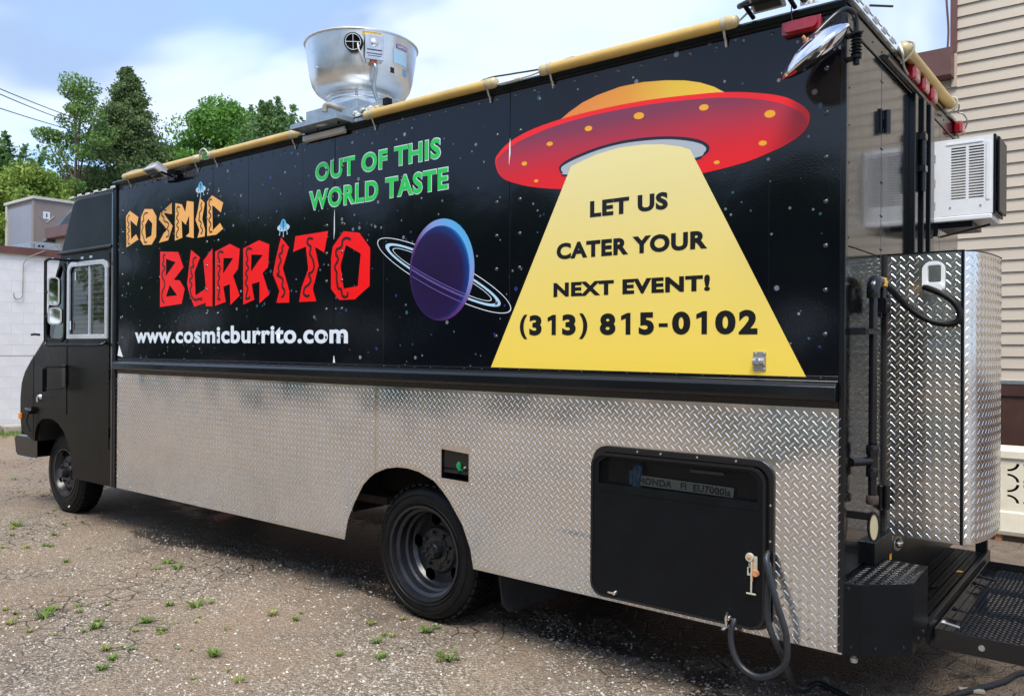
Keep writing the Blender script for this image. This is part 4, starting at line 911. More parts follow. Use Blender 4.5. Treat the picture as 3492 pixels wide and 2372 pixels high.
# planet and rings
pc = (-2.189, 2.037); pr = (0.249, 0.287)
def planet_material():
    m = bpy.data.materials.new('vinyl_planet'); m.use_nodes = True
    t = m.node_tree; p = t.nodes['Principled BSDF']; p.inputs['Roughness'].default_value = 0.28
    co = N(t, 'ShaderNodeTexCoord'); 
    def dist(cx, cz, ax, az):
        mp = N(t, 'ShaderNodeMapping'); mp.vector_type = 'TEXTURE'; mp.inputs['Location'].default_value = (cx, 0, cz); mp.inputs['Scale'].default_value = (ax, 1000, az)
        L(t, co.outputs['Object'], mp.inputs['Vector']); l = N(t, 'ShaderNodeVectorMath', operation='LENGTH'); L(t, mp.outputs[0], l.inputs[0]); return l.outputs['Value']
    def rmp(src, stops):
        r = N(t, 'ShaderNodeValToRGB')
        while len(r.color_ramp.elements) < len(stops): r.color_ramp.elements.new(0.5)
        for e, (q, c) in zip(r.color_ramp.elements, stops): e.position = q; e.color = (*c, 1)
        L(t, src, r.inputs['Fac']); return r.outputs[0]
    d_in = dist(pc[0]-0.055, pc[1]-0.035, 0.30, 0.33)
    body = rmp(d_in, [(0.0, srgb(30, 10, 52)), (0.72, srgb(34, 14, 66)), (0.86, srgb(16, 50, 120)), (0.94, srgb(10, 128, 190)), (1.0, srgb(20, 170, 220))])
    sp = N(t, 'ShaderNodeSeparateXYZ'); L(t, co.outputs['Object'], sp.inputs[0])
    ad = N(t, 'ShaderNodeMath', operation='ADD'); L(t, sp.outputs['X'], ad.inputs[0]); L(t, sp.outputs['Z'], ad.inputs[1])
    mr = N(t, 'ShaderNodeMapRange'); mr.inputs['From Min'].default_value = pc[0]+pc[1]-0.36; mr.inputs['From Max'].default_value = pc[0]+pc[1]+0.36; L(t, ad.outputs[0], mr.inputs['Value'])
    rim = rmp(mr.outputs[0], [(0.0, srgb(46, 20, 78)), (0.45, srgb(96, 56, 124)), (0.75, srgb(140, 150, 210)), (1.0, srgb(84, 172, 226))])
    d2 = dist(pc[0]-0.012, pc[1]-0.012, pr[0]-0.022, pr[1]-0.026)
    gt = N(t, 'ShaderNodeMath', operation='GREATER_THAN'); L(t, d2, gt.inputs[0]); gt.inputs[1].default_value = 1.0
    x = N(t, 'ShaderNodeMix', data_type='RGBA'); L(t, gt.outputs[0], x.inputs['Factor']); L(t, body, x.inputs[6]); L(t, rim, x.inputs[7])
    L(t, x.outputs[2], p.inputs['Base Color'])
    return m
TILT = math.atan2(-0.436, 1.029)
RC = (-2.200, 2.018)
def ringband(a, b, w0, w1, t0, t1):
    o = ell(RC[0], RC[1], a, b, 60, TILT, t0, t1); i = ell(RC[0], RC[1], a-w0, b-w1, 60, TILT, t0, t1)
    return o + i[::-1]
RINGS = ((0.559, 0.098, 0.006, 0.0045), (0.482, 0.070, 0.034, 0.012), (0.415, 0.048, 0.006, 0.004))
pl = PT('ringed_planet', (lambda q: (q.side([ell(pc[0], pc[1], pr[0], pr[1], 64)], YG-0.0006), q)[1])(G()), planet_material(), label='purple ringed planet print')
for i, (a, b, w0, w1) in enumerate(RINGS):
    def full(t0, t1):
        o = ell(RC[0], RC[1], a, b, 60, TILT, t0, t1); q = ell(RC[0], RC[1], a-w0, b-w1, 60, TILT, t0, t1); return o + q[::-1]
    g = G()
    g.side([full(0, 180)], YG + 0.0002)                     # far half, behind the planet
    g.side([full(180, 360)], YG + 0.0002)
    PT('planet_ring', g, 'p_pale' if i == 1 else 'p_white', pl)
g = G()
for (a, b) in ((0.556, 0.0965), (0.47, 0.066), (0.452, 0.060), (0.412, 0.046)):
    pts = [q for q in ell(RC[0], RC[1], a, b, 90, TILT, 180, 360) if ((q[0]-pc[0])/(pr[0]-0.004))**2 + ((q[1]-pc[1])/(pr[1]-0.004))**2 < 1]
    strip(pts[::6] + [pts[-1]], 0.0016, YG-0.0014, g)
PT('ring_lines', g, 'p_violet', pl)
# big flying saucer with its beam
dome_m = grad('vinyl_dome', [(0.0, srgb(232, 130, 60)), (0.45, srgb(232, 156, 56)), (0.7, srgb(232, 190, 60)), (1.0, srgb(240, 196, 60))], 'X', -1.38, -0.5)
face_m = grad('vinyl_saucer_underside', [(0.0, srgb(240, 22, 26)), (0.35, srgb(214, 30, 40)), (0.62, srgb(176, 46, 66)), (0.82, srgb(132, 54, 78)), (1.0, srgb(120, 56, 84))], 'Z', 2.36, 2.75)
beam_m = grad('vinyl_beam', [(0.0, srgb(246, 214, 84)), (0.45, srgb(240, 216, 120)), (0.8, srgb(236, 220, 150)), (1.0, srgb(240, 226, 160))], 'Z', 1.49, 2.55, rough=0.24)
def sm(poly, n=4): return [(p.x, p.y) for p in catmull([Vector((a, b, 0)) for a, b in poly], n, True)]
ufo = prn('flying_saucer_print', [[sm(SAUCER)]], YG, mat('vinyl_bright_red', srgb(246, 30, 34), 0.28), label='big red flying saucer print with yellow lamps')
g = G(); g.side([DOME], YG+0.0004); PT('saucer_dome', g, dome_m, ufo)
g = G(); g.side([sm(FACE)], YG-0.0005); PT('saucer_underside', g, face_m, ufo)
prn('hatch_ring', [[sm(HATCHRING, 3)]], YG-0.0010, 'p_hdark', ufo)
prn('hatch_opening', [[sm(HATCHGREY, 3)]], YG-0.0015, 'p_hgrey', ufo)
for (x, z, a, b) in LAMPS:
    prn('saucer_lamp', [[ell(x, z, a, b, 20, -0.12)]], YG-0.0012, 'p_lamp', ufo)
beam = (lambda q: (q.side([BEAM], YG-0.0020), PT('beam_panel', q, beam_m, label='pale yellow light beam panel'))[1])(G())
# ---- words
def text_mesh(body, off):
    c = bpy.data.curves.new('lettering', 'FONT'); c.body = body; c.offset = off; c.size = 1.0; c.resolution_u = 4; c.space_character = 1.0 + off*2.0
    o = bpy.data.objects.new('lettering', c); COL.objects.link(o)
    dg = bpy.context.evaluated_depsgraph_get()
    me = bpy.data.meshes.new_from_object(o.evaluated_get(dg))
    bpy.data.objects.remove(o); bpy.data.curves.remove(c)
    return me
def words(name, body, x0, x1, z0, z1, y, m, off=0.03, parent=None, label=None, shear=0.0, fn=None, grow_=0.0):
    me = text_mesh(body, off)
    P = np.array([v.co[:] for v in me.vertices])
    lo, hi = P.min(0), P.max(0)
    for v, p in zip(me.vertices, P):
        a = x0 + (p[0]-lo[0])/(hi[0]-lo[0])*(x1-x0); b = z0 + (p[1]-lo[1])/(hi[1]-lo[1])*(z1-z0)
        a += shear*(b-z0)
        v.co = fn(a, b) if fn else (a, y, b)
    mm = M[m] if isinstance(m, str) else m
    pa = parent or TRUCK
    def put(mesh):
        mesh.materials.clear(); mesh.materials.append(mm); mesh.update()
        o = link(name, mesh, pa, label=label); o.location = -OFF[pa]; OFF[o] = Vector((0, 0, 0)); return o
    if ' ' not in body.strip():
        return put(me)
    # one part per word: islands of the mesh, split at the widest gaps
    par = list(range(len(P)))
    def root(i):
        while par[i] != i: par[i] = par[par[i]]; i = par[i]
        return i
    for f in me.polygons:
        r0 = root(f.vertices[0])
        for v in f.vertices[1:]: par[root(v)] = r0
    isl = {}
    for i in range(len(P)): isl.setdefault(root(i), []).append(i)
    spans = sorted((min(P[i][0] for i in q), max(P[i][0] for i in q), r) for r, q in isl.items())
    gaps = []; hi_ = spans[0][1]
    for k in range(1, len(spans)):
        gaps.append((spans[k][0]-hi_, k)); hi_ = max(hi_, spans[k][1])
    cuts = sorted(k for _, k in sorted(gaps, reverse=True)[:len(body.split())-1])
    grp = {}
    w = 0
    for k, (_, _, r) in enumerate(spans):
        if w < len(cuts) and k == cuts[w]: w += 1
        grp[r] = w
    V = [v.co[:] for v in me.vertices]; outs = []
    for w in range(len(cuts)+1):
        g = G(); idx = {}
        for f in me.polygons:
            if grp[root(f.vertices[0])] != w: continue
            for v in f.vertices:
                if v not in idx: idx[v] = len(g.v); g.v.append(V[v])
            g.f.append(tuple(idx[v] for v in f.vertices))
        outs.append(put(g.mesh(name, None, fix=False)))
    return outs
def first(o): return o[0] if isinstance(o, list) else o
for body, x0, x1, z0, z1 in (('OUT OF THIS', -3.303, -2.199, 2.668, 2.782), ('WORLD TASTE', -3.368, -2.140, 2.487, 2.608)):
    t_ = words('slogan', body, x0, x1, z0, z1, YG-0.0012, 'p_green', 0.034, label='green slogan %s' % body)
    words('slogan_outline', body, x0-0.005, x1+0.005, z0-0.005, z1+0.005, YG-0.0004, 'p_white', 0.052, first(t_))
words('web_address', 'www.cosmicburrito.com', -5.642, -2.979, 1.621, 1.748, YG, 'p_white', 0.033, label='white web address lettering')
for body, x0, x1, z0, z1 in (('LET US', -1.196, -0.776, 2.236, 2.316), ('CATER YOUR', -1.393, -0.583, 2.043, 2.125), ('NEXT EVENT!', -1.411, -0.569, 1.856, 1.928)):
    words('beam_lettering', body, x0, x1, z0, z1, YG-0.0032, 'p_black', 0.048, beam, label='black words %s on the beam' % body)
for ch, x0, x1 in PHONE:
    if ch == '1':
        z0, z1 = 1.666, 1.768; w = x1-x0
        g = G(); g.side([[(x1-0.027, z0), (x1-0.001, z0), (x1-0.001, z1), (x1-0.020, z1), (x1-0.052, z1-0.013), (x1-0.052, z1-0.034), (x1-0.027, z1-0.026)]], YG-0.0032); PT('phone_digit', g, 'p_black', beam)
    elif ch == '-':
        g = G(); g.box(x0, x1, YG-0.0033, YG-0.0031, 1.700, 1.717); PT('phone_digit', g, 'p_black', beam)
    elif ch in '()':
        words('phone_digit', ch, x0, x1, 1.646, 1.772, YG-0.0032, 'p_black', 0.042, beam)
    else:
        words('phone_digit', ch, x0, x1, 1.664, 1.769, YG-0.0032, 'p_black', 0.050, beam)
# generator plate words
def on_plate(a, b): return (a, -0.0108, b - (a+0.915)*0.016)
words('plate_lettering', 'HONDA   FI  EU7000is', -0.915, -0.465, 0.974, 1.006, 0, 'p_hdark', 0.03, hatch, fn=on_plate)

# ================================================================== cab
CAB = [(-5.995, 2.948), (-6.70, 2.958), (-6.80, 2.935), (-6.845, 2.88), (-7.088, 2.446), (-7.21, 2.20), (-7.455, 1.655), (-7.56, 1.580), (-7.745, 1.455), (-7.88, 1.345),
       (-7.955, 1.235), (-7.985, 1.08), (-7.985, 0.90), (-7.95, 0.70), (-7.60, 0.665), (-7.585, 0.760), (-7.53, 0.835), (-7.43, 0.888), (-7.32, 0.903), (-7.20, 0.900), (-7.08, 0.868),
       (-6.96, 0.800), (-6.87, 0.700), (-6.80, 0.560), (-6.765, 0.392), (-5.995, 0.392)]
DOORWIN = [(-6.840, 1.694), (-6.150, 1.694), (-6.150, 2.27), (-6.175, 2.30), (-6.215, 2.312), (-6.79, 2.318), (-6.825, 2.295), (-6.838, 2.26)]
VENT = [(-7.315, 1.665), (-7.02, 1.655), (-6.975, 1.675), (-6.962, 1.72), (-6.958, 2.28), (-6.985, 2.335), (-7.025, 2.335), (-7.075, 2.285), (-7.20, 2.07), (-7.325, 1.80), (-7.335, 1.70)]
def shrink(poly, d): return grow(poly, -d)
inner = [p if i in (0, len(CAB)-1) else p for i, p in enumerate(CAB)]
NF = 13                                                     # outline points that face the front or the roof
CH = 0.045
ins = grow(CAB, -CH)
sidepoly = [ins[i] if 1 <= i <= NF else CAB[i] for i in range(len(CAB))]
sidepoly[0] = (CAB[0][0], CAB[0][1]-CH)
g = G(); g.side([sidepoly, DOORWIN, VENT], 0.002, 0.030)
cabs = PT('cab_side', g, 'cabblack', label='black cab side with riveted door')
WFAR = W - 0.002
g = G(); g.side([sidepoly, DOORWIN, VENT], WFAR-0.028, WFAR); PT('cab_far_side', g, 'cabblack')
# front skin: chamfer, then strips across; the windscreen span is glass
g = G(); gw = G()
for i in range(0, NF):
    a, b = CAB[i], CAB[i+1]; ia, ib = sidepoly[i], sidepoly[i+1]
    for (y0, y1) in ((0.002, CH+0.002), (WFAR, WFAR-CH)):
        mid = [((ia[0]*0.3+a[0]*0.7), (ia[1]*0.3+a[1]*0.7)), ((ib[0]*0.3+b[0]*0.7), (ib[1]*0.3+b[1]*0.7))]
        ym = y0 + (y1-y0)*0.3
        g.add([(ia[0], y0, ia[1]), (ib[0], y0, ib[1]), (mid[1][0], ym, mid[1][1]), (mid[0][0], ym, mid[0][1])], [(0, 1, 2, 3)])
        g.add([(mid[0][0], ym, mid[0][1]), (mid[1][0], ym, mid[1][1]), (b[0], y1, b[1]), (a[0], y1, a[1])], [(0, 1, 2, 3)])
    if i in (4, 5):
        gw.add([(a[0], CH+0.06, a[1]), (b[0], CH+0.06, b[1]), (b[0], WFAR-CH-0.06, b[1]), (a[0], WFAR-CH-0.06, a[1])], [(0, 1, 2, 3)])
        for (y0, y1) in ((CH+0.002, CH+0.06), (WFAR-CH-0.06, WFAR-CH)):
            g.add([(a[0], y0, a[1]), (b[0], y0, b[1]), (b[0], y1, b[1]), (a[0], y1, a[1])], [(0, 1, 2, 3)])
    else:
        g.add([(a[0], CH+0.002, a[1]), (b[0], CH+0.002, b[1]), (b[0], WFAR-CH, b[1]), (a[0], WFAR-CH, a[1])], [(0, 1, 2, 3)])
PT('cab_front', g, 'cabblack', smooth=40)
PT('windscreen', gw, 'glass')
# wheel arch liner and floor
g = G()
for i in range(14, 24):
    a, b = CAB[i], CAB[i+1]
    g.add([(a[0], 0.03, a[1]), (b[0], 0.03, b[1]), (b[0], 0.55, b[1]), (a[0], 0.55, a[1])], [(0, 1, 2, 3)])
g.box(-7.6, -6.0, 0.55, 1.8, 0.75, 0.95); g.box(-6.75, -6.0, 0.03, 2.3, 0.93, 0.96); g.box(-7.9, -7.6, 0.1, 2.2, 0.7, 0.9)
PT('cab_floor', g, 'under')
# interior glimpsed through the windows
g = G(); g.extrude([(-7.42, 1.60), (-7.05, 1.62), (-6.98, 1.52), (-7.02, 1.2), (-7.42, 1.2)], 'y', 0.06, 2.28); PT('dashboard', g, 'dark', bevel=0.02)
g = G(); pts = [(-6.93 + 0.07*math.sin(t), 0.62 + 0.22*math.cos(t), 1.70 + 0.20*math.sin(t)) for t in [2*math.pi*k/28 for k in range(28)]]
g.tube(pts, 0.014, 8, closed=True); g.tube([(-6.93, 0.62, 1.70), (-7.1, 0.62, 1.5)], 0.02, 8); g.tube([(-6.93, 0.42, 1.70), (-6.93, 0.82, 1.70)], 0.010, 8); PT('steering_wheel', g, 'dark', smooth=50)
g = G(); g.extrude([(-6.62, 1.28), (-6.22, 1.26), (-6.12, 1.72), (-6.20, 1.74), (-6.34, 1.40), (-6.62, 1.38)], 'y', 0.40, 0.86); PT('driver_seat', g, 'dark', bevel=0.03)
g = G(); g.box(-5.994, -5.96, 0.03, 2.32, 0.95, 2.94); PT('bulkhead', g, 'dark')
g = G(); g.tube([(-6.75, 0.30, 2.28), (-6.60, 0.30, 1.80)], 0.012, 8); g.tube([(-6.62, 0.30, 1.90), (-6.30, 0.30, 2.30)], 0.010, 8); PT('grab_bar', g, 'dark')
# door window: metal frame, sliding panes, mullion
outw = [(-6.884, 1.660), (-6.112, 1.660), (-6.112, 2.275), (-6.135, 2.325), (-6.19, 2.346), (-6.80, 2.356), (-6.855, 2.335), (-6.880, 2.285)]
inw = [(-6.838, 1.700), (-6.152, 1.700), (-6.152, 2.265), (-6.175, 2.295), (-6.215, 2.308), (-6.79, 2.314), (-6.825, 2.292), (-6.836, 2.26)]
g = G(); g.side([outw, inw], -0.012, 0.002); dw = PT('door_window', g, 'frame', bevel=0.003, label='sliding cab window in a silvery frame')
g = G(); g.box(-6.470, -6.452, -0.004, 0.012, 1.70, 2.31); PT('mullion', g, 'frame', dw)
for a, b, y in ((-6.838, -6.46, 0.008), (-6.46, -6.152, 0.014)):
    g = G(); g.side([[(a, 1.700), (b, 1.700), (b, 2.306), (a, 2.306)]], y); PT('pane', g, 'glass', dw)
g = G(); g.box(-6.815, -6.795, -0.014, -0.008, 1.74, 1.82); g.box(-6.74, -6.72, -0.004, 0.004, 2.19, 2.26); PT('window_catch', g, 'chrome', dw)
for x in (-6.78, -6.64, -6.46, -6.30, -6.18): link('screw', scr, dw, (x, -0.012, 1.682))
for x in (-6.74, -6.5, -6.28): link('screw', scr, dw, (x, -0.012, 2.333))
for z in (1.8, 2.0, 2.2):
    link('screw', scr, dw, (-6.862, -0.012, z)); link('screw', scr, dw, (-6.130, -0.012, z))
# vent window with a rubber gasket
g = G(); g.side([grow(VENT, 0.026), grow(VENT, -0.004)], -0.010, 0.004); vw = PT('vent_window', g, 'rubber', bevel=0.004)
g = G(); g.side([VENT], 0.010); PT('pane', g, 'tint', vw)
# drip ledge, seam, sticker tabs
g = G(); g.extrude([(0.002, 2.44), (-0.018, 2.435), (-0.022, 2.45), (-0.010, 2.47), (0.002, 2.472)], 'x', -7.06, -6.03); PT('drip_ledge', g, 'cabblack', smooth=30)
for x in (-6.90, -6.63, -6.46):
    g = G(); g.box(x, x+0.05, -0.001, 0.0015, 2.375, 2.395); PT('sticker_tab', g, 'p_hgrey')
g = G(); g.box(-7.635, -7.630, -0.001, 0.002, 0.70, 1.50); PT('hood_seam', g, 'dark')
g = G(); g.box(-6.905, -6.899, -0.0005, 0.002, 1.66, 2.40); PT('door_edge', g, 'steel')
for (x0_, x1_, z0_, z1_) in ((-6.088, -6.082, 0.70, 2.40), (-6.905, -6.899, 0.96, 1.655)):
    g = G(); g.box(x0_, x1_, -0.0006, 0.002, z0_, z1_); PT('door_gap', g, 'void')
for z in (2.15, 1.35, 0.85):
    g = G(); g.tube([(-6.075, -0.004, z-0.04), (-6.075, -0.004, z+0.04)], 0.007, 8); PT('door_hinge_pin', g, 'cabblack', smooth=50)
# mirrors on a tube loop
YM = -0.25
g = G()
g.tube(catmull([(-6.66, 0.0, 2.36), (-6.64, -0.12, 2.355), (-6.66, YM+0.02, 2.36), (-6.735, YM, 2.345), (-6.747, YM, 2.29), (-6.746, YM, 2.0), (-6.745, YM, 1.70), (-6.735, YM, 1.62), (-6.69, YM, 1.597), (-6.50, -0.18, 1.60), (-6.2, -0.06, 1.60), (-6.16, 0.0, 1.625)], 6), 0.013, 10)
mb = PT('mirror_bracket', g, 'black', smooth=50)
for (x0_, x1_, z0_, z1_, nm, lab) in ((-6.648, -6.505, 1.945, 2.195, 'door_mirror', 'tall door mirror on a tube bracket'), (-6.645, -6.458, 1.778, 1.928, 'convex_mirror', 'low convex door mirror')):
    cxm, czm = (x0_+x1_)/2, (z0_+z1_)/2
    n = Vector((0.80, -0.60, 0)).normalized(); s_ = Vector((0.60, 0.80, 0)).normalized()
    hw = 0.047 if nm == 'door_mirror' else 0.055; hh_ = (z1_-z0_)/2
    c = Vector((cxm, YM, czm))
    fnm = lambda a, b, d: tuple(c + s_*a + Vector((0, 0, b)) + n*d)
    g = G(); g.poly([rrect(-hw, hw, -hh_, hh_, 0.035, 5)], fnm, -0.05, 0.0); mo = PT(nm, g, 'satin', bevel=0.012, label=lab, seg=3)
    g = G(); g.poly([rrect(-hw, hw, -hh_, hh_, 0.035, 5), rrect(-hw+0.012, hw-0.012, -hh_+0.012, hh_-0.012, 0.026, 5)], fnm, 0.0, 0.008); PT('mirror_rim', g, 'grey', mo)
    g = G(); g.poly([rrect(-hw+0.013, hw-0.013, -hh_+0.013, hh_-0.013, 0.026, 5)], fnm, 0.0035); PT('mirror_glass', g, 'mirror', mo)
    g = G(); g.tube([tuple(c - n*0.05), (-6.745, YM, czm)], 0.012, 8); PT('mirror_clamp', g, 'black', mo)
# pad, handle, hinge, marker, bumper
g = G(); g.side([rrect(-7.17, -7.0, 1.175, 1.395, 0.02, 4)], -0.17, -0.13); pd = PT('folding_mirror', g, 'satin', bevel=0.01, label='folded black square mirror on the cab door')
g = G(); g.box(-6.97, -6.90, -0.012, 0.002, 1.22, 1.42); g.tube([(-7.0, -0.14, 1.40), (-6.94, -0.01, 1.40)], 0.008, 8); g.tube([(-7.0, -0.14, 1.20), (-6.94, -0.01, 1.20)], 0.008, 8); PT('mirror_mount', g, 'black', pd)
g = G(); g.lathe([(0.0, 0.028), (0.016, 0.026), (0.026, 0.012), (0.030, 0.0)], (-7.47, 0.002, 1.10), (0, -1, 0), 20); g.box(-7.488, -7.452, -0.03, 0.0, 1.055, 1.10); PT('door_handle', g, 'chrome', smooth=50)
g = G(); g.tube([(-7.75, -0.02, 0.975), (-7.58, -0.03, 0.965)], 0.014, 8); g.box(-7.66, -7.60, -0.03, 0.002, 0.93, 1.0); g.tube([(-7.63, -0.03, 0.98), (-7.66, -0.05, 0.86), (-7.62, -0.03, 0.76)], 0.009, 8); PT('hood_latch', g, 'black', smooth=50)
g = G(); g.box(-7.945, -7.905, -0.018, 0.02, 0.865, 0.925); PT('marker_lamp', g, 'amber', bevel=0.006, label='small amber marker lamp')
g = G(); g.tube([(-7.50, 0.0, 1.70), (-7.56, -0.02, 1.705), (-7.60, -0.03, 1.70)], 0.012, 8); PT('step_peg', g, 'black', smooth=50)
g = G(); g.extrude([(-8.10, 0.69), (-8.13, 0.65), (-8.10, 0.52), (-8.06, 0.49), (-7.72, 0.49), (-7.72, 0.53), (-8.04, 0.54), (-8.06, 0.66), (-7.72, 0.66), (-7.72, 0.69)], 'y', 0.02, 2.33); fb = PT('front_bumper', g, 'black', bevel=0.008)
g = G(); g.box(-8.06, -7.58, 0.018, 0.022, 0.50, 0.68); PT('bumper_end', g, 'black', fb)
g = G(); g.tube([(-7.98, 0.01, 0.485), (-7.58, 0.01, 0.495)], 0.005, 6); g.tube(catmull([(-7.8, 0.01, 0.49), (-7.76, 0.0, 0.475), (-7.72, 0.0, 0.462), (-7.70, 0.0, 0.474), (-7.74, 0.0, 0.485)], 4), 0.003, 6); PT('bumper_wire', g, 'steel', fb)
# rivets of the cab
for (x, z) in [(-7.60, z) for z in (1.45, 1.35, 1.25, 1.15, 1.05)] + [(-7.66, z) for z in (1.42, 1.30, 1.18, 1.0, 0.9)] + [(-6.06, 2.2-0.16*k) for k in range(11)] \
        + [(-6.92+0.0*k, 1.60-0.13*k) for k in range(5)] + [(-7.50, 1.44), (-7.4, 1.5), (-7.3, 1.56), (-7.2, 1.57), (-7.48, 1.28), (-7.38, 1.20), (-7.30, 1.15), (-7.22, 1.11), (-7.12, 1.05), (-7.02, 1.0), (-6.92, 0.97), (-6.82, 0.92), (-6.72, 0.86), (-6.62, 0.81), (-6.52, 0.76), (-6.42, 0.71), (-6.30, 0.69), (-6.18, 0.69), (-6.08, 0.69), (-6.92, 0.84), (-6.86, 0.80), (-6.80, 0.74)] \
        + [(-6.78+0.1*k, 2.82+0.004*k) for k in range(8)] + [(-6.86, 2.72), (-6.92, 2.60), (-6.97, 2.52)]:
    link('small_rivet', rivet_s, TRUCK, (x, 0.002, z))

# ================================================================== things bolted to the roof edge
YT = -0.030
for (xa, xb) in ((-5.78, -4.63), (-4.50, -3.45), (-2.80, -1.765), (-1.485, -0.435)):
    g = G(); g.tube([(xa+0.03, YT, 3.001), (xb-0.03, YT, 3.001)], 0.0265, 16)
    tb = PT('tube_light', g, 'tubey', smooth=50, label='amber tube light along the roof edge')
    for xe, s in ((xa, 1), (xb, -1)):
        g = G(); g.lathe([(0.0, 0.0), (0.018, 0.002), (0.026, 0.008), (0.0285, 0.018), (0.0285, 0.05)], (xe, YT, 3.001), (s, 0, 0), 16); PT('tube_cap', g, 'tubecap', tb, smooth=40)
        g = G(); g.lathe([(0.0285, 0.055), (0.0295, 0.058), (0.0295, 0.070), (0.0285, 0.073)], (xe, YT, 3.001), (s, 0, 0), 16)
        xs = xe + s*0.065
        g.obox((xs, -0.026, 2.958), (1, 0, 0), Vector((0, 1, 0.45)).normalized(), Vector((0, -0.45, 1)).normalized(), 0.005, 0.0008, 0.020); g.obox((xs, -0.0095, 2.926), (1, 0, 0), Vector((0, 1, 0.3)).normalized(), Vector((0, -0.3, 1)).normalized(), 0.005, 0.0008, 0.018)
        PT('tube_strap', g, 'strap', tb, smooth=40)
for wi, (pts_, lab_) in enumerate((([(-4.63, YT, 3.0), (-4.59, -0.05, 3.045), (-4.55, -0.04, 3.055), (-4.50, YT, 3.0)], 0), ([(-1.76, YT, 2.99), (-1.66, -0.04, 2.985), (-1.55, -0.035, 2.99), (-1.49, YT, 2.998)], 1), ([(-0.43, YT, 3.0), (-0.39, -0.04, 3.02), (-0.36, -0.03, 3.05)], 2), ([(-5.78, YT, 3.0), (-5.72, -0.02, 3.035), (-5.60, 0.0, 3.045), (-5.48, 0.02, 3.03)], 3))):
    g = G(); g.tube(catmull(pts_, 5), 0.005, 6)
    jw = PT('jumper_wire', g, 'wirew', smooth=50)
    if wi == 1:
        g = G(); g.lathe([(0.0, 0), (0.011, 0.004), (0.011, 0.04), (0.0, 0.045)], (-1.64, -0.04, 2.986), (1, 0, 0), 10); PT('wire_connector', g, 'wirew', jw, smooth=40)
wp = [(-0.5, 0.02, 3.035)]
for k in range(1, 26): wp.append((-0.5 - 0.2*k + random.uniform(-0.05, 0.05), 0.02 + random.uniform(-0.02, 0.04), 3.03 + random.uniform(-0.022, 0.026) + (0.03 if k in (4, 5, 21) else 0)))
g = G(); g.tube(catmull(wp, 4), 0.0045, 6); PT('roof_cable', g, 'wire', smooth=60)
# strip of little lamp modules at the front end of the roof edge
lm = G(); lm.box(-0.035, 0.035, -0.006, 0.0, -0.0085, 0.0085); modme = lm.mesh('lamp_module', M['wplast'])
ln_ = G(); ln_.lathe([(0.0, 0.003), (0.005, 0.002), (0.006, 0.0)], (0, 0, 0), (0, -1, 0), 10); lens_me = ln_.mesh('module_lens', M['strap'], 50)
g = G(); pts = []
for k in range(6):
    x = -6.74 + 0.155*k
    o = link('lamp_module', modme, TRUCK, (x, -0.032, 2.935 + 0.006*(k % 2)))
    for d in (-0.02, 0.0, 0.02): link('module_lens', lens_me, o, (x+d, -0.038, 2.935 + 0.006*(k % 2)))
    pts += [(x-0.06, -0.033, 2.928), (x, -0.033, 2.936)]
g.tube(catmull(pts, 4), 0.003, 6); PT('module_wire', g, 'wirew', smooth=60)
# floodlights
def flood(x, z, y, w, h, d, tilt, label):
    c = Vector((x, y, z)); ax = Vector((1, 0, 0)); n = Vector((0, -math.cos(tilt), -math.sin(tilt))); u = ax.cross(n)
    if u.z < 0: u = -u
    g = G()
    def ring(hw, hh, dd): return [tuple(c + ax*hw*i + u*hh*j + n*dd) for (i, j) in ((-1, -1), (1, -1), (1, 1), (-1, 1))]
    g.add(ring(w, h, 0.0) + ring(w, h, -0.012) + ring(w*0.8, h*0.8, -d), [(0, 1, 5, 4), (1, 2, 6, 5), (2, 3, 7, 6), (3, 0, 4, 7), (4, 5, 9, 8), (5, 6, 10, 9), (6, 7, 11, 10), (7, 4, 8, 11), (8, 9, 10, 11), (3, 2, 1, 0)])
    o = PT('floodlight', g, 'grey', bevel=0.004, label=label)
    g = G(); g.add(ring(w*0.82, h*0.78, 0.0015), [(0, 1, 2, 3)]); PT('floodlight_lens', g, 'glass', o)
    g = G()
    for k in range(9):
        g.obox(c - n*(d+0.012) + ax*(w*0.72*(k-4)/4), ax, u, n, 0.004, h*0.75, 0.013)
    PT('cooling_fins', g, 'grey', o)
    g = G(); g.tube([tuple(c - ax*(w+0.02)), tuple(c - ax*(w+0.02) + Vector((0, 0.09, -0.02)))], 0.01, 8); g.tube([tuple(c + ax*(w+0.02)), tuple(c + ax*(w+0.02) + Vector((0, 0.09, -0.02)))], 0.01, 8); g.tube([tuple(c - ax*(w+0.025)), tuple(c + ax*(w+0.025))], 0.007, 8)
    PT('floodlight_bracket', g, 'satin', o, smooth=50)
flood(-5.10, 2.925, -0.13, 0.085, 0.06, 0.05, R(62), 'grey floodlight over the small saucer icon')
flood(-0.285, 3.02, -0.11, 0.068, 0.052, 0.05, R(58), 'grey finned floodlight near the rear corner')
for pts_, r_ in (([(-0.43, -0.03, 3.06), (-0.40, -0.06, 3.05), (-0.36, -0.06, 3.06)], 0.013), ([(-0.20, -0.08, 3.03), (-0.17, -0.06, 3.03), (-0.15, -0.03, 3.01)], 0.014), ([(-0.2, -0.05, 3.02), (-0.205, -0.04, 2.97), (-0.20, -0.034, 2.93)], 0.0025)):
    g = G(); g.tube(catmull(pts_, 4), r_, 8); PT('floodlight_lead', g, 'wire', smooth=50)
o = link('lamp_module', modme, TRUCK, (-0.135, -0.032, 3.002))
for d in (-0.02, 0.0, 0.02): link('module_lens', lens_me, o, (-0.135+d, -0.038, 3.002))
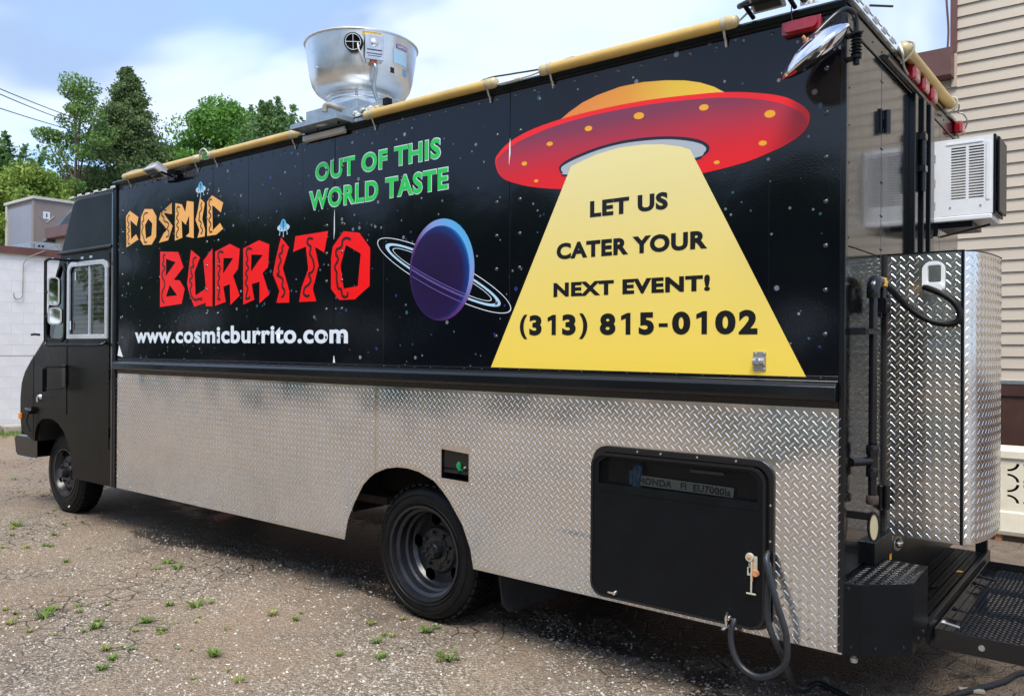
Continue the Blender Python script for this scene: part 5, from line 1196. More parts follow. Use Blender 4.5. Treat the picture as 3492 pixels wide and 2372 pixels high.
# red side marker
g = G(); g.side([rrect(-0.248, -0.090, 2.890, 2.944, 0.006, 3)], -0.030, -0.002); rm_ = PT('side_marker', g, 'redlens', bevel=0.003, label='long red side marker lamp at the rear corner')
g = G(); g.side([rrect(-0.236, -0.102, 2.895, 2.939, 0.018, 4)], -0.045, -0.030); PT('marker_lens', g, 'redlens', rm_, bevel=0.010, seg=3)
# round rear-view mirror hung from the corner
mc = Vector((-0.069, -0.17, 2.749)); mn = Vector((0.487, 0.384, -0.785)).normalized()
g = G(); g.lathe([(0.0, -0.050), (0.05, -0.047), (0.10, -0.034), (0.135, -0.014), (0.147, -0.002), (0.150, 0.004), (0.150, 0.011), (0.143, 0.013)], mc, mn, 48); rmr = PT('corner_mirror', g, 'chrome', smooth=50, label='round chrome convex mirror at the rear corner')
g = G(); g.lathe([(0.143, 0.010), (0.12, 0.024), (0.08, 0.037), (0.04, 0.044), (0.0, 0.046)], mc, mn, 48); PT('mirror_glass', g, 'mirror', rmr, smooth=60)
back = mc - mn*0.05
arm = catmull([tuple(back), (-0.075, -0.155, 2.815), (-0.04, -0.115, 2.868), (-0.012, -0.085, 2.905), (0.012, -0.055, 2.928), (0.034, -0.03, 2.918), (0.040, -0.012, 2.885), (0.040, -0.006, 2.84)], 5)
g = G(); g.tube(arm, 0.0105, 10); PT('mirror_arm', g, 'black', rmr, smooth=50)
g = G(); g.lathe([(0.0, 0.028), (0.006, 0.028), (0.007, 0.010), (0.013, 0.010), (0.013, 0.0)], back + mn*0.004, -mn, 8); PT('mirror_bolt', g, 'rust', rmr, smooth=30)
g = G(); c0_ = (0.040, -0.006, 2.72)
prof = [(0.0, 0.0), (0.012, 0.0), (0.012, 0.022), (0.020, 0.024), (0.020, 0.035)]
for k in range(6): prof += [(0.015, 0.035+0.013*k+0.003), (0.022, 0.035+0.013*k+0.007), (0.015, 0.035+0.013*k+0.011)]
prof += [(0.024, 0.118), (0.024, 0.124), (0.010, 0.126), (0.0, 0.126)]
g.lathe(prof, c0_, (0, 0, 1), 18); g.box(-0.002, 0.04, -0.03, 0.018, 2.834, 2.840); g.box(-0.002, 0.04, -0.03, 0.018, 2.742, 2.748); PT('mirror_spring', g, 'satin', rmr, smooth=40)

# ================================================================== exhaust fan on the roof
FC = Vector((-3.555, 0.60, 0.0))
g = G(); g.box(-3.83, -3.28, 0.32, 0.88, 2.97, 3.285)
fan = PT('exhaust_fan', g, 'galv', bevel=0.004, label='spun aluminium upblast exhaust fan on the roof')
g = G(); g.lathe([(0.236, 3.285), (0.236, 3.365), (0.246, 3.367), (0.248, 3.385), (0.285, 3.397), (0.325, 3.425), (0.350, 3.465), (0.366, 3.52), (0.378, 3.60), (0.390, 3.69), (0.398, 3.752), (0.390, 3.752), (0.370, 3.60), (0.34, 3.47), (0.24, 3.40)], FC, (0, 0, 1), 72); PT('fan_bowl', g, 'spun', fan, smooth=40)
g = G(); g.lathe([(0.398, 3.750), (0.405, 3.748), (0.409, 3.754), (0.405, 3.760), (0.394, 3.758)], FC, (0, 0, 1), 72, closed=True); PT('fan_rim', g, 'spun', fan, smooth=60)
g = G(); g.lathe([(0.249, 3.372), (0.252, 3.378), (0.249, 3.384)], FC, (0, 0, 1), 72); g.lathe([(0.238, 3.338), (0.242, 3.344), (0.238, 3.350)], FC, (0, 0, 1), 72); PT('collar_beads', g, 'spun', fan, smooth=60)
def radial(right, rad, z):                                   # a point on the bowl by its offset to the right of the side facing the lot
    tow = Vector((0.62, -0.785, 0)); rgt = Vector((0.785, 0.62, 0))
    a = math.asin(max(-1, min(1, right/rad)))
    d = tow*math.cos(a) + rgt*math.sin(a)
    return FC + d*rad + Vector((0, 0, z)), d, Vector((0, 0, 1)).cross(d)
p, d, s_ = radial(0.15, 0.41, 3.62)
g = G(); g.obox(p, s_, (0, 0, 1), d, 0.062, 0.085, 0.036); PT('switch_box', g, 'steel', fan, bevel=0.003)
g = G(); g.lathe([(0.0, 0.012), (0.014, 0.010), (0.024, 0.004), (0.027, 0.0)], p + d*0.036 + Vector((0, 0, 0.03)), d, 20); PT('switch_knob', g, 'spun', fan, smooth=50)
g = G(); g.obox(p + d*0.0365 + Vector((0, 0, -0.045)), s_, (0, 0, 1), d, 0.052, 0.003, 0.0005); g.obox(p + d*0.0365 + Vector((0, 0, -0.02)), s_, (0, 0, 1), d, 0.05, 0.004, 0.0005); g.obox(p + d*0.0365 + Vector((0, 0, -0.06)), s_, (0, 0, 1), d, 0.046, 0.002, 0.0005); PT('box_print', g, 'p_hdark', fan)
g = G(); g.obox(p - Vector((0, 0, 0.095)), s_, (0, 0, 1), d, 0.022, 0.01, 0.02); PT('orange_fitting', g, mat('salmon_fitting', (0.55, 0.16, 0.08), 0.5), fan, bevel=0.003)
q, d2, s2 = radial(0.02, 0.40, 3.655)
g = G(); g.lathe([(0.062, -0.02), (0.062, 0.03), (0.056, 0.034), (0.052, 0.03), (0.052, -0.02)], q, d2 + Vector((0, 0, -0.2)), 32); vh = PT('motor_vent', g, 'rubber', fan, smooth=40)
g = G(); g.lathe([(0.0, 0.016), (0.053, 0.016)], q, d2 + Vector((0, 0, -0.2)), 28); PT('vent_opening', g, 'dark', fan)
dd = (d2 + Vector((0, 0, -0.2))).normalized(); uu = dd.cross(s2).normalized()
g = G(); g.tube([tuple(q + dd*0.034 + uu*0.052), tuple(q + dd*0.034 - uu*0.052)], 0.002, 6); g.tube([tuple(q + dd*0.034 + s2*0.052), tuple(q + dd*0.034 - s2*0.052)], 0.002, 6)
pts = [tuple(q + dd*0.034 + uu*0.051*math.cos(t) + s2*0.051*math.sin(t)) for t in [2*math.pi*k/28 for k in range(28)]]; g.tube(pts, 0.0022, 6, closed=True)
PT('vent_guard', g, 'p_white', fan)
e1, de1, _ = radial(0.085, 0.395, 3.50)
g = G(); g.tube(catmull([tuple(q + dd*0.02 + s2*0.03 - uu*0.0), tuple(q + dd*0.045 + s2*0.04 + Vector((0, 0, -0.05))), tuple(e1 + de1*0.03 + Vector((0, 0, 0.03))), tuple(e1 + de1*0.0), tuple(e1 + de1*0.02 + s_*0.02 + Vector((0, 0, 0.06)))], 6), 0.006, 8); PT('motor_lead', g, 'wirew', fan, smooth=60)
b1, db, _ = radial(0.17, 0.43, 3.50)
g = G(); g.tube(catmull([tuple(p - Vector((0, 0, 0.10))), tuple(b1 + Vector((0, 0, -0.02))), tuple(b1 - db*0.05 + Vector((0, 0, -0.14))), tuple(b1 - db*0.10 + s_*0.05 + Vector((0, 0, -0.24))), tuple(b1 - db*0.14 + s_*0.10 + Vector((0, 0, -0.40)))], 6), 0.013, 10); PT('grey_conduit', g, 'galv', fan, smooth=60)
lp, ld, ls = radial(0.06, 0.394, 3.728)
def curved_label(name, r0, r1, z0, z1, m):
    g = G(); n = 8; vs = []; fs = []
    for k in range(n+1):
        r_ = r0 + (r1-r0)*k/n
        for z in (z0, z1):
            rad = float(np.interp(z, [3.465, 3.52, 3.60, 3.69, 3.752], [0.350, 0.366, 0.378, 0.390, 0.398])) + 0.0025
            pnt, _, _ = radial(r_, rad, z); vs.append(tuple(pnt))
    for k in range(n): fs.append((2*k, 2*k+2, 2*k+3, 2*k+1))
    g.add(vs, fs); return PT(name, g, m, fan)
curved_label('warning_label', 0.075, 0.20, 3.705, 3.738, 'p_yellow')
curved_label('rating_label', 0.27, 0.345, 3.57, 3.66, 'p_pale')
curved_label('purple_label', 0.29, 0.352, 3.672, 3.70, 'p_purple')
curved_label('blue_arrow_label', 0.325, 0.342, 3.51, 3.55, 'p_blue')
curved_label('black_patch', 0.25, 0.272, 3.50, 3.535, 'p_black')
def on_bowl(a, b):
    rad = float(np.interp(b, [3.465, 3.52, 3.60, 3.69, 3.752], [0.350, 0.366, 0.378, 0.390, 0.398])) + 0.004
    pnt, _, _ = radial(a, rad, b); return tuple(pnt)
words('label_lettering', 'CAPTIVE', 0.295, 0.35, 3.676, 3.694, 0, 'p_white', 0.02, fan, fn=on_bowl)
g = G()
for r_, z in ((-0.26, 3.53), (0.01, 3.355), (0.01, 3.375)):
    rad = 0.366 if z > 3.4 else 0.247
    pnt, dn, _ = radial(r_, rad, z); g.lathe([(0.0, 0.010), (0.008, 0.008), (0.010, 0.0)], pnt, dn, 10)
PT('bowl_bolts', g, 'steel', fan, smooth=40)
# grease spout
g = G(); g.tube(catmull([(-3.42, 0.40, 3.215), (-3.41, 0.275, 3.225), (-3.455, 0.23, 3.245), (-3.478, 0.214, 3.238), (-3.482, 0.210, 3.20)], 6), 0.020, 14, caps=True); PT('grease_spout', g, 'spout', fan, smooth=50)
# drip tray folded out over the edge
g = G()
g.box(-3.395, -2.946, -0.128, 0.01, 2.998, 3.003); g.box(-3.395, -2.946, -0.132, -0.128, 2.992, 3.022); g.box(-3.399, -3.395, -0.132, 0.01, 2.99, 3.022); g.box(-2.946, -2.942, -0.132, 0.01, 2.99, 3.022)
tr = PT('drip_tray', g, 'galv', label='thin galvanised drip tray over the roof edge')
g = G(); g.flat([ell(-3.17, -0.065, 0.045, 0.022, 20)], 2.9972); PT('tray_drain', g, 'wplast', tr)
g = G(); g.tube([(-3.02, -0.05, 2.998), (-3.02, -0.05, 2.984)], 0.008, 8); g.tube([(-3.25, -0.03, 2.998), (-3.25, -0.03, 2.987)], 0.005, 8); PT('tray_bolts', g, 'dark', tr)
g = G(); g.extrude([(-0.012, 2.93), (-0.036, 2.935), (-0.036, 2.965), (-0.012, 2.985)], 'x', -3.40, -2.99); PT('tray_hinge', g, 'paletrim', tr, bevel=0.002)
g = G(); g.box(-3.15, -2.70, 0.08, 0.40, 2.98, 3.12); gb = PT('grease_box', g, 'galv', bevel=0.004)
g = G(); g.box(-2.88, -2.78, 0.0785, 0.0795, 3.055, 3.095); PT('yellow_notice', g, 'p_yellow', gb)
g = G()
for k in range(7):
    cxx = -2.98 + 0.035*k + random.uniform(-0.01, 0.01)
    g.lathe([(0.0, -0.014), (0.018, -0.007), (0.022, 0.004), (0.010, 0.016), (0.0, 0.018)], (cxx, 0.055+random.uniform(-0.01, 0.01), 3.055+random.uniform(-0.012, 0.02)), (random.uniform(-1, 1), random.uniform(-1, 1), 1), 7)
PT('crumpled_wrapping', g, 'paletrim', gb)
g = G(); g.box(-2.70, -2.66, 0.02, 0.06, 3.06, 3.10); PT('black_cap', g, 'satin', gb)

# ================================================================== rear wall of the truck
def rp(name, y0, y1, z0, z1, x0=-0.010, x1=0.0, m='rearblack', **k):
    g = G(); g.box(x0, x1, y0, y1, z0, z1); return PT(name, g, m, **k)
rear_label = 'glossy black rear panel mirroring the house siding'
rp('rear_panel', 0.030, 0.533, 2.018, 2.880, bevel=0.002, label=rear_label)
rp('rear_panel', 0.030, 0.533, 0.700, 2.014, bevel=0.002, label=rear_label)
rp('rear_door', 0.538, 1.050, 0.700, 2.880, bevel=0.002, label='narrow glossy black rear door')
rp('rear_panel', 1.405, 1.79, 0.60, 2.880, bevel=0.002, label=rear_label)
rp('rear_panel', 1.794, 2.345, 0.60, 2.880, bevel=0.002, label=rear_label)
rp('rear_apron', 0.03, 2.34, 0.40, 0.70, -0.05, -0.012, 'satin')
rp('rear_header', 0.0, 2.35, 2.884, 3.0, -0.012, 0.006, 'black', bevel=0.004)
g = G(); g.extrude([(0.006, 2.90), (0.030, 2.893), (0.034, 2.905), (0.012, 2.918), (0.006, 2.918)], 'y', 0.52, 1.36); PT('drip_rail', g, 'black', smooth=30)
g = G(); g.extrude([(-0.012, 3.012), (0.010, 3.005), (0.018, 2.975), (0.012, 2.968), (0.007, 2.97), (-0.002, 2.99)], 'y', -0.005, 2.352); PT('rear_roof_rail', g, 'black', smooth=30)
for (y0, y1, x1) in ((1.055, 1.115, 0.030), (1.135, 1.170, 0.018), (1.185, 1.235, 0.042), (1.26, 1.29, 0.02), (1.305, 1.395, 0.050)):
    rp('door_post', y0, y1, 0.72, 2.878, -0.01, x1, 'black', bevel=0.004)
g = G(); g.tube([(0.045, 1.15, 2.70), (0.045, 1.15, 2.40)], 0.014, 10); g.box(0.0, 0.06, 1.13, 1.18, 2.66, 2.69); g.box(0.0, 0.06, 1.13, 1.18, 2.5, 2.53); PT('door_bar', g, 'black', smooth=50)
rrm = G(); rrm.lathe([(0.0, 0.0035), (0.003, 0.003), (0.0048, 0.0)], (0, 0, 0), (1, 0, 0), 8); rr_me = rrm.mesh('small_rivet', M['black'], 60)
for y in (0.045, 0.525, 0.55):
    for k in range(13): link('small_rivet', rr_me, TRUCK, (0.0, y, 2.80-0.15*k))
for k in range(16): link('small_rivet', rr_me, TRUCK, (0.006, 0.06+0.15*k, 2.925))
# hinges
def hinge(y, z, h, label):
    g = G(); g.box(0.0, 0.010, y-0.045, y-0.012, z-h, z+h); g.box(0.0, 0.008, y+0.012, y+0.13, z-0.018, z+0.018)
    o = PT('door_hinge', g, 'black', bevel=0.002, label=label)
    g = G(); g.tube([(0.022, y, z-h*0.95), (0.022, y, z+h*0.95)], 0.015, 12); PT('hinge_barrel', g, 'black', o, smooth=40)
hinge(0.545, 2.62, 0.055, 'upper black strap hinge of the rear door')
hinge(0.560, 1.80, 0.05, 'middle black hinge of the rear door')
hinge(0.575, 0.94, 0.055, 'lower black hinge of the rear door')
g = G(); g.box(0.0, 0.012, 0.59, 0.612, 0.72, 2.03); PT('hinge_gap', g, 'dark')
# tube light and red lamps on the rear roof edge
g = G(); g.tube([(0.035, 0.80, 3.015), (0.035, 1.86, 3.015)], 0.030, 16); rt_ = PT('tube_light', g, 'tubey', smooth=50, label='amber tube light on the rear roof edge')
for y, s in ((0.765, 1), (1.895, -1)):
    g = G(); g.lathe([(0.0, 0.0), (0.020, 0.003), (0.031, 0.014), (0.033, 0.03), (0.033, 0.05)], (0.035, y, 3.015), (0, s, 0), 16); PT('tube_cap', g, 'tubecap', rt_, smooth=40)
    g = G(); g.tube(catmull([(0.02, y+s*0.03, 3.05), (0.07, y+s*0.03, 3.04), (0.07, y+s*0.03, 2.99), (0.02, y+s*0.03, 2.95)], 4), 0.006, 6); PT('tube_strap', g, 'strap', rt_)
g = G(); g.tube(catmull([(0.02, 0.76, 3.03), (0.04, 0.74, 2.98), (0.03, 0.80, 2.94), (0.02, 0.93, 2.935)], 5), 0.006, 6); PT('rear_lamp_wire', g, 'wirew', smooth=60)
g = G(); g.tube(catmull([(0.02, 1.9, 3.02), (0.06, 2.0, 3.04), (0.04, 2.1, 3.02), (0.05, 2.2, 3.03), (0.06, 2.28, 3.0), (0.03, 2.33, 2.95)], 5), 0.005, 6); PT('rear_lamp_wire', g, 'wirew', smooth=60)
for y in (0.99, 1.20, 1.40, 2.20):
    g = G(); g.box(0.006, 0.055, y-0.055, y+0.055, 2.908, 2.982); PT('rear_marker', g, 'redlens', bevel=0.014, seg=3, label='red marker lamp under the rear roof edge')
for k in range(5):
    o = link('rear_lamp_module', modme, TRUCK, (0.02, 0.06+0.14*k, 3.01), rot=(0.5, 0, R(90)))
g = G(); g.tube(catmull([(0.02, 0.0 + 0.07*k, 3.015 + (0.008 if k % 2 else 0)) for k in range(11)], 3), 0.0035, 6); PT('rear_module_wire', g, 'wirew')
g = G(); g.tube([(0.03, 0.22, 3.03), (0.10, 0.30, 3.035)], 0.005, 8); PT('antenna_stub', g, 'wire')
# gas pipe run at the corner
PX, PY = 0.055, 0.205
g = G(); g.tube([(PX, PY, 1.84), (PX, PY, 1.20)], 0.0165, 14); g.tube([(PX, PY, 1.22), (PX, PY, 0.98)], 0.0165, 14)
gp_ = PT('gas_pipe', g, 'black', smooth=50, label='black gas pipe up the rear corner')
g = G(); g.tube(catmull([(PX, PY, 1.815), (PX, PY, 1.86), (PX, PY+0.03, 1.885), (PX, PY+0.075, 1.885)], 6), 0.026, 14); g.tube([(PX, PY+0.07, 1.885), (PX, PY+0.13, 1.883)], 0.012, 10); PT('pipe_elbow', g, 'black', gp_, smooth=50)
for z in (1.19, 1.10):
    g = G(); g.lathe([(0.0235, -0.02), (0.025, -0.015), (0.025, 0.015), (0.0235, 0.02)], (PX, PY, z), (0, 0, 1), 16); PT('pipe_coupling', g, 'black', gp_, smooth=40)
g = G(); g.tube([(PX, PY, 1.145), (0.0, 0.10, 1.145)], 0.018, 12); g.tube([(PX, PY, 1.2), (PX, PY, 1.09)], 0.022, 12); PT('pipe_tee', g, 'black', gp_, smooth=40)
g = G(); g.lathe([(0.022, -0.018), (0.025, -0.014), (0.025, 0.014), (0.022, 0.018)], (PX, PY, 0.985), (0, 0, 1), 16); PT('pipe_cap', g, 'springm', gp_, smooth=40)
g = G(); g.box(0.0, 0.075, 0.03, 0.06, 1.66, 1.69); g.box(0.04, 0.078, 0.05, PY+0.022, 1.665, 1.685); PT('pipe_clamp', g, 'black', gp_, bevel=0.002)
g = G(); g.obox((PX, PY+0.155, 1.885), (0, 1, 0), (1, 0, 0), (0, 0, 1), 0.030, 0.012, 0.014); g.obox((PX, PY+0.15, 1.905), (0, 1, 0), (1, 0, 0), (0, 0, 1), 0.045, 0.006, 0.005); PT('yellow_valve', g, 'yellowv', gp_, bevel=0.003, label='yellow gas shut-off valve')
g = G(); g.tube([(PX, PY+0.15, 1.868), (PX, PY+0.15, 1.80)], 0.014, 10); g.box(PX-0.02, PX+0.02, PY+0.12, PY+0.18, 1.76, 1.82); PT('valve_body', g, 'black', gp_, smooth=40)
# oval lamp below the pipe
lam = lambda a, b, d: (0.062 + a*0.80 + d*0.60, 0.20 + a*0.60 - d*0.80, b)
g = G(); g.poly([ell(0.0, 0.875, 0.024, 0.064, 28), ell(0.0, 0.875, 0.017, 0.053, 28)], lam, -0.008, 0.008); ol = PT('oval_lamp', g, 'black', bevel=0.003, label='cream oval lamp below the gas pipe')
g = G(); g.poly([ell(0.0, 0.875, 0.018, 0.055, 28)], lam, -0.003, 0.004); PT('oval_lens', g, 'lampcream', ol)
g = G(); g.box(0.0, 0.05, 0.19, 0.21, 0.90, 0.93); PT('lamp_stem', g, 'black', ol)
# propane cabinet in diamond plate
CY, CX, Z0, Z1 = 0.614, 0.317, 0.763, 2.030
arc = [(0.012, CY), (CX-0.012, CY)]
cyl = []
for k in range(13):
    t = R(-90 + 90*k/12*1.0)
    cyl.append((CX + 0.012 + 0.075*math.sin(R(90*k/12))*1.0, CY + 0.02 + 0.40*(1-math.cos(R(90*k/12)))))
plan = [(0.0, CY), (CX, CY)] + [(x, y) for x, y in cyl] + [(CX+0.06, 1.25), (CX+0.02, 1.36), (0.0, 1.36)]
g = G(); g.flat([[(0.002, CY+0.004), (CX-0.002, CY+0.004)] + [(x-0.003, y+0.002) for x, y in cyl] + [(CX+0.055, 1.25), (CX+0.018, 1.355), (0.002, 1.355)]], Z0+0.004, Z1-0.003)
pcab = PT('propane_cabinet', g, 'alu', smooth=30, label='diamond plate cabinet on the rear of the truck')
SOCK = rrect(0.154, 0.246, 1.847, 1.993, 0.04, 6)
g = G(); g.side([[(0.004, Z0), (CX-0.006, Z0), (CX-0.006, Z1), (0.004, Z1)], SOCK], CY, CY+0.0035); PT('cabinet_side', g, 'alu', pcab)
tread_bars(lambda s, z: not (0.145 < s < 0.256 and 1.835 < z < 2.005), lambda s, z, d: (s, CY-d, z), 0.004, CX-0.006, Z0, Z1).build('side_tread', M['tread'], pcab, kind='stuff', fix=False)
# curved door wrapped from the hinge round the back
dl = [0.0]
door = [(CX+0.004, CY-0.002)] + cyl + [(CX+0.075, 1.12), (CX+0.060, 1.22), (CX+0.03, 1.31), (CX, 1.35)]
for a, b in zip(door[:-1], door[1:]): dl.append(dl[-1] + math.hypot(b[0]-a[0], b[1]-a[1]))
def on_door(s, z, d):
    x = float(np.interp(s, dl, [p[0] for p in door])); y = float(np.interp(s, dl, [p[1] for p in door]))
    e = 0.01
    tx = float(np.interp(s+e, dl, [p[0] for p in door]) - np.interp(s-e, dl, [p[0] for p in door])); ty = float(np.interp(s+e, dl, [p[1] for p in door]) - np.interp(s-e, dl, [p[1] for p in door]))
    l = math.hypot(tx, ty) or 1
    return (x + ty/l*d, y - tx/l*d, z)
g = G(); n_ = len(door)
g.add([(x, y, Z0+0.002) for x, y in door] + [(x, y, Z1-0.001) for x, y in door], [(i, i+1, i+1+n_, i+n_) for i in range(n_-1)]); PT('cabinet_door', g, 'alu', pcab, smooth=60)
tread_bars(lambda s, z: True, on_door, 0.004, dl[-1]-0.01, Z0, Z1).build('door_tread', M['tread'], pcab, kind='stuff', fix=False)
g = G(); g.tube([(CX-0.002, CY-0.004, Z0), (CX-0.002, CY-0.004, Z1)], 0.0065, 10); PT('piano_hinge', g, 'satin', pcab, smooth=50)
g = G(); g.box(-0.002, CX+0.004, CY-0.004, CY+0.0, Z1-0.001, Z1+0.006); g.flat([[(0.0, CY-0.002), (CX, CY-0.002)] + [(x+0.002, y) for x, y in cyl] + [(CX+0.06, 1.25), (CX+0.02, 1.36), (0.0, 1.36)]], Z1-0.001, Z1+0.003); PT('cabinet_top', g, 'satin', pcab)
for (x, z) in ((0.03, 2.01), (0.13, 2.01), (0.29, 2.01), (0.02, 1.55), (0.30, 1.75), (0.30, 1.45), (0.30, 1.15), (0.02, 1.15), (0.03, 0.79), (0.29, 0.79)): link('screw', scr, pcab, (x, CY-0.0005, z))
# white inlet with a recess
g = G(); g.side([SOCK, rrect(0.176, 0.230, 1.90, 1.975, 0.008, 3)], CY-0.006, CY+0.004); ib = PT('power_inlet', g, 'white', bevel=0.003, label='white power inlet on the cabinet')
g = G(); g.side([rrect(0.172, 0.234, 1.895, 1.98, 0.008, 3)], CY+0.045, CY+0.048); g.box(0.172, 0.176, CY+0.003, CY+0.046, 1.895, 1.98); g.box(0.230, 0.234, CY+0.003, CY+0.046, 1.895, 1.98); PT('inlet_recess', g, 'rust', ib)
g = G(); g.lathe([(0.0, 0.03), (0.008, 0.03), (0.008, 0.024), (0.016, 0.024), (0.016, 0.0)], (0.214, CY+0.045, 1.925), (0, -1, 0), 14); PT('inlet_plug', g, 'satin', ib, smooth=40)
g = G(); g.side([rrect(0.158, 0.242, 1.852, 1.898, 0.03, 5)], CY-0.018, CY-0.007); PT('inlet_flap', g, 'white', ib, bevel=0.004)
# gas hose
g = G(); g.tube(catmull([(PX, PY+0.18, 1.882), (0.07, 0.46, 1.855), (0.10, 0.54, 1.803), (0.183, 0.555, 1.736), (0.262, 0.56, 1.714), (0.305, 0.56, 1.728), (0.312, 0.56, 1.765), (0.286, 0.56, 1.812), (0.235, 0.57, 1.848), (0.185, 0.59, 1.872), (0.165, 0.605, 1.878)], 7), 0.0135, 12); PT('gas_hose', g, 'rubber', smooth=60, label='black hose looping from the valve to the inlet')
# air conditioner
AX, AY0, AY1, AZ0, AZ1 = 0.315, 1.427, 1.69, 2.305, 2.705
slots = []
for k in range(19):
    z = AZ1-0.050-0.0145*k
    for (a, b) in ((0.122, 0.192), (0.204, 0.274)): slots.append((a, b, z))
g = G(); g.side([[(0.0, AZ0), (AX, AZ0), (AX, AZ1), (0.0, AZ1)]] + [rrect(a, b, z-0.0042, z+0.0042, 0.004, 2) for a, b, z in slots], AY0, AY0+0.002)
ac = PT('air_conditioner', g, 'white', label='white window air conditioner jutting from the rear')
g = G(); g.add([(0.0, AY0, AZ1), (AX, AY0, AZ1), (AX, AY1, AZ1), (0.0, AY1, AZ1), (0.0, AY0, AZ0), (AX, AY0, AZ0), (AX, AY1, AZ0), (0.0, AY1, AZ0)], [(0, 1, 2, 3), (7, 6, 5, 4), (2, 3, 7, 6)]); PT('case', g, 'white', ac)
g = G(); g.box(0.02, AX-0.02, AY0+0.06, AY1-0.05, AZ0+0.02, AZ1-0.02); PT('coil', g, 'concrete', ac)
g = G(); g.box(AX, AX+0.012, AY0-0.004, AY1+0.004, AZ0-0.004, AZ1+0.002); g.box(AX+0.016, AX+0.028, AY0+0.006, AY1-0.006, AZ0+0.01, AZ1-0.012); PT('rear_grille', g, 'satin', ac, bevel=0.004)
g = G(); g.box(0.002, AX-0.004, AY0-0.006, AY1, AZ0-0.030, AZ0-0.002); PT('base_pan', g, 'white', ac, bevel=0.006)
for z in (AZ1-0.09, AZ1-0.22, AZ1-0.34):
    g = G(); g.box(0.030, 0.050, AY0-0.003, AY0-0.0005, z-0.02, z+0.02); PT('case_tab', g, 'concrete', ac)
g = G(); g.side([rrect(0.284, 0.302, AZ0+0.07, AZ1-0.03, 0.007, 3)], AY0-0.0035, AY0-0.0003); g.side([rrect(0.10, 0.27, AZ1-0.03, AZ1-0.02, 0.004, 3)], AY0-0.0035, AY0-0.0003); PT('pressed_rib', g, 'white', ac, bevel=0.001)
for x in (0.12, 0.26): link('screw', scr, ac, (x, AY0-0.0005, AZ0+0.045))
g = G(); g.box(0.0, 0.06, AY0-0.004, AY0+0.02, AZ0-0.10, AZ0-0.03); g.tube([(0.02, AY0, AZ0-0.05), (0.07, AY0, AZ0-0.11)], 0.004, 6); g.tube([(0.07, AY0+0.01, AZ0-0.105), (0.30, AY0+0.03, AZ0-0.055)], 0.006, 8); g.box(0.06, 0.22, AY0+0.02, AY0+0.3, AZ0-0.06, AZ0-0.031); PT('support_bracket', g, 'satin', ac)
# rear bumper box, deck and fold-down step
box_plan = [(0.004, -0.002), (0.074, 0.010), (0.221, 0.157), (0.208, 0.495), (-0.02, 0.505), (-0.02, 0.0)]
g = G(); g.flat([box_plan], 0.397, 0.680); bb = PT('corner_bumper_box', g, 'satin', bevel=0.003, label='black folded corner box of the rear bumper')
g = G()
vs_ = tread_bars(lambda s, z: inside(shrink(box_plan, 0.008), s, z), lambda s, z, d: (s, z, 0.680+d*1.6), -0.02, 0.23, -0.01, 0.51, ln=0.017, wd=0.0045); vs_.build('box_tread', M['satin'], bb, kind='stuff', fix=False)
for (x, y, z) in ((0.03, 0.0035, 0.43), (0.11, 0.044, 0.43), (0.195, 0.128, 0.43), (0.216, 0.27, 0.43), (0.212, 0.38, 0.43), (0.02, 0.003, 0.66)):
    g = G(); g.lathe([(0.0, 0.006), (0.006, 0.005), (0.008, 0.0)], (x, y, z), (0.4, -0.9, 0), 10); PT('box_bolt', g, 'black', bb, smooth=40)
g = G(); g.lathe([(0.0, -0.03), (0.014, -0.03), (0.016, -0.012), (0.009, -0.010), (0.009, 0.0)], (0.035, 0.03, 0.395), (0, 0, 1), 12); PT('drain_plug', g, 'spout', bb, smooth=40)
g = G(); g.box(-0.012, 0.035, 0.33, 0.62, 0.682, 0.78); PT('apron_bracket', g, 'satin', bevel=0.003)
g = G(); g.box(0.02, 0.024, 0.635, 0.66, 0.62, 0.75); PT('yellow_strip', g, 'yellowv')
g = G(); g.lathe([(0.0, 0.022), (0.014, 0.020), (0.022, 0.010), (0.024, 0.0)], (0.03, 0.74, 0.705), (1, -0.3, 0), 20); bc = PT('chrome_cap', g, 'chrome', smooth=60)
g = G(); g.lathe([(0.024, 0.0), (0.036, 0.0), (0.036, 0.005), (0.024, 0.005)], (0.028, 0.74, 0.705), (1, -0.3, 0), 20, closed=True); PT('cap_flange', g, 'steel', bc, smooth=40)
g = G(); g.box(-0.04, 0.205, 0.50, 2.15, 0.395, 0.415); g.box(0.198, 0.214, 0.50, 2.15, 0.34, 0.432); dk = PT('rear_step_deck', g, 'satin', bevel=0.003, label='black chevron-grip rear step under the cabinet')
q = G()
for i in range(4):
    for j in range(84):
        x0_ = 0.004 + 0.047*i; y0_ = 0.52 + 0.019*j
        for s in (-1, 1):
            q.obox((x0_ + 0.012 + s*0.0105, y0_, 0.4185), Vector((0.80, s*-0.6, 0)).normalized(), Vector((s*0.6, 0.80, 0)).normalized(), (0, 0, 1), 0.0125, 0.0038, 0.0038)
q.build('grip_chevrons', M['satin'], dk, kind='stuff')
for y in (0.9, 1.12):
    g = G(); g.obox((0.11, y, 0.425), Vector((0.5, 0.85, 0)).normalized(), Vector((-0.85, 0.5, 0)).normalized(), (0, 0, 1), 0.03, 0.002, 0.008); PT('bent_tab', g, 'black', dk)
g = G(); g.box(0.14, 0.20, 2.12, 2.17, 0.05, 0.76); PT('step_post', g, 'satin', bevel=0.004)
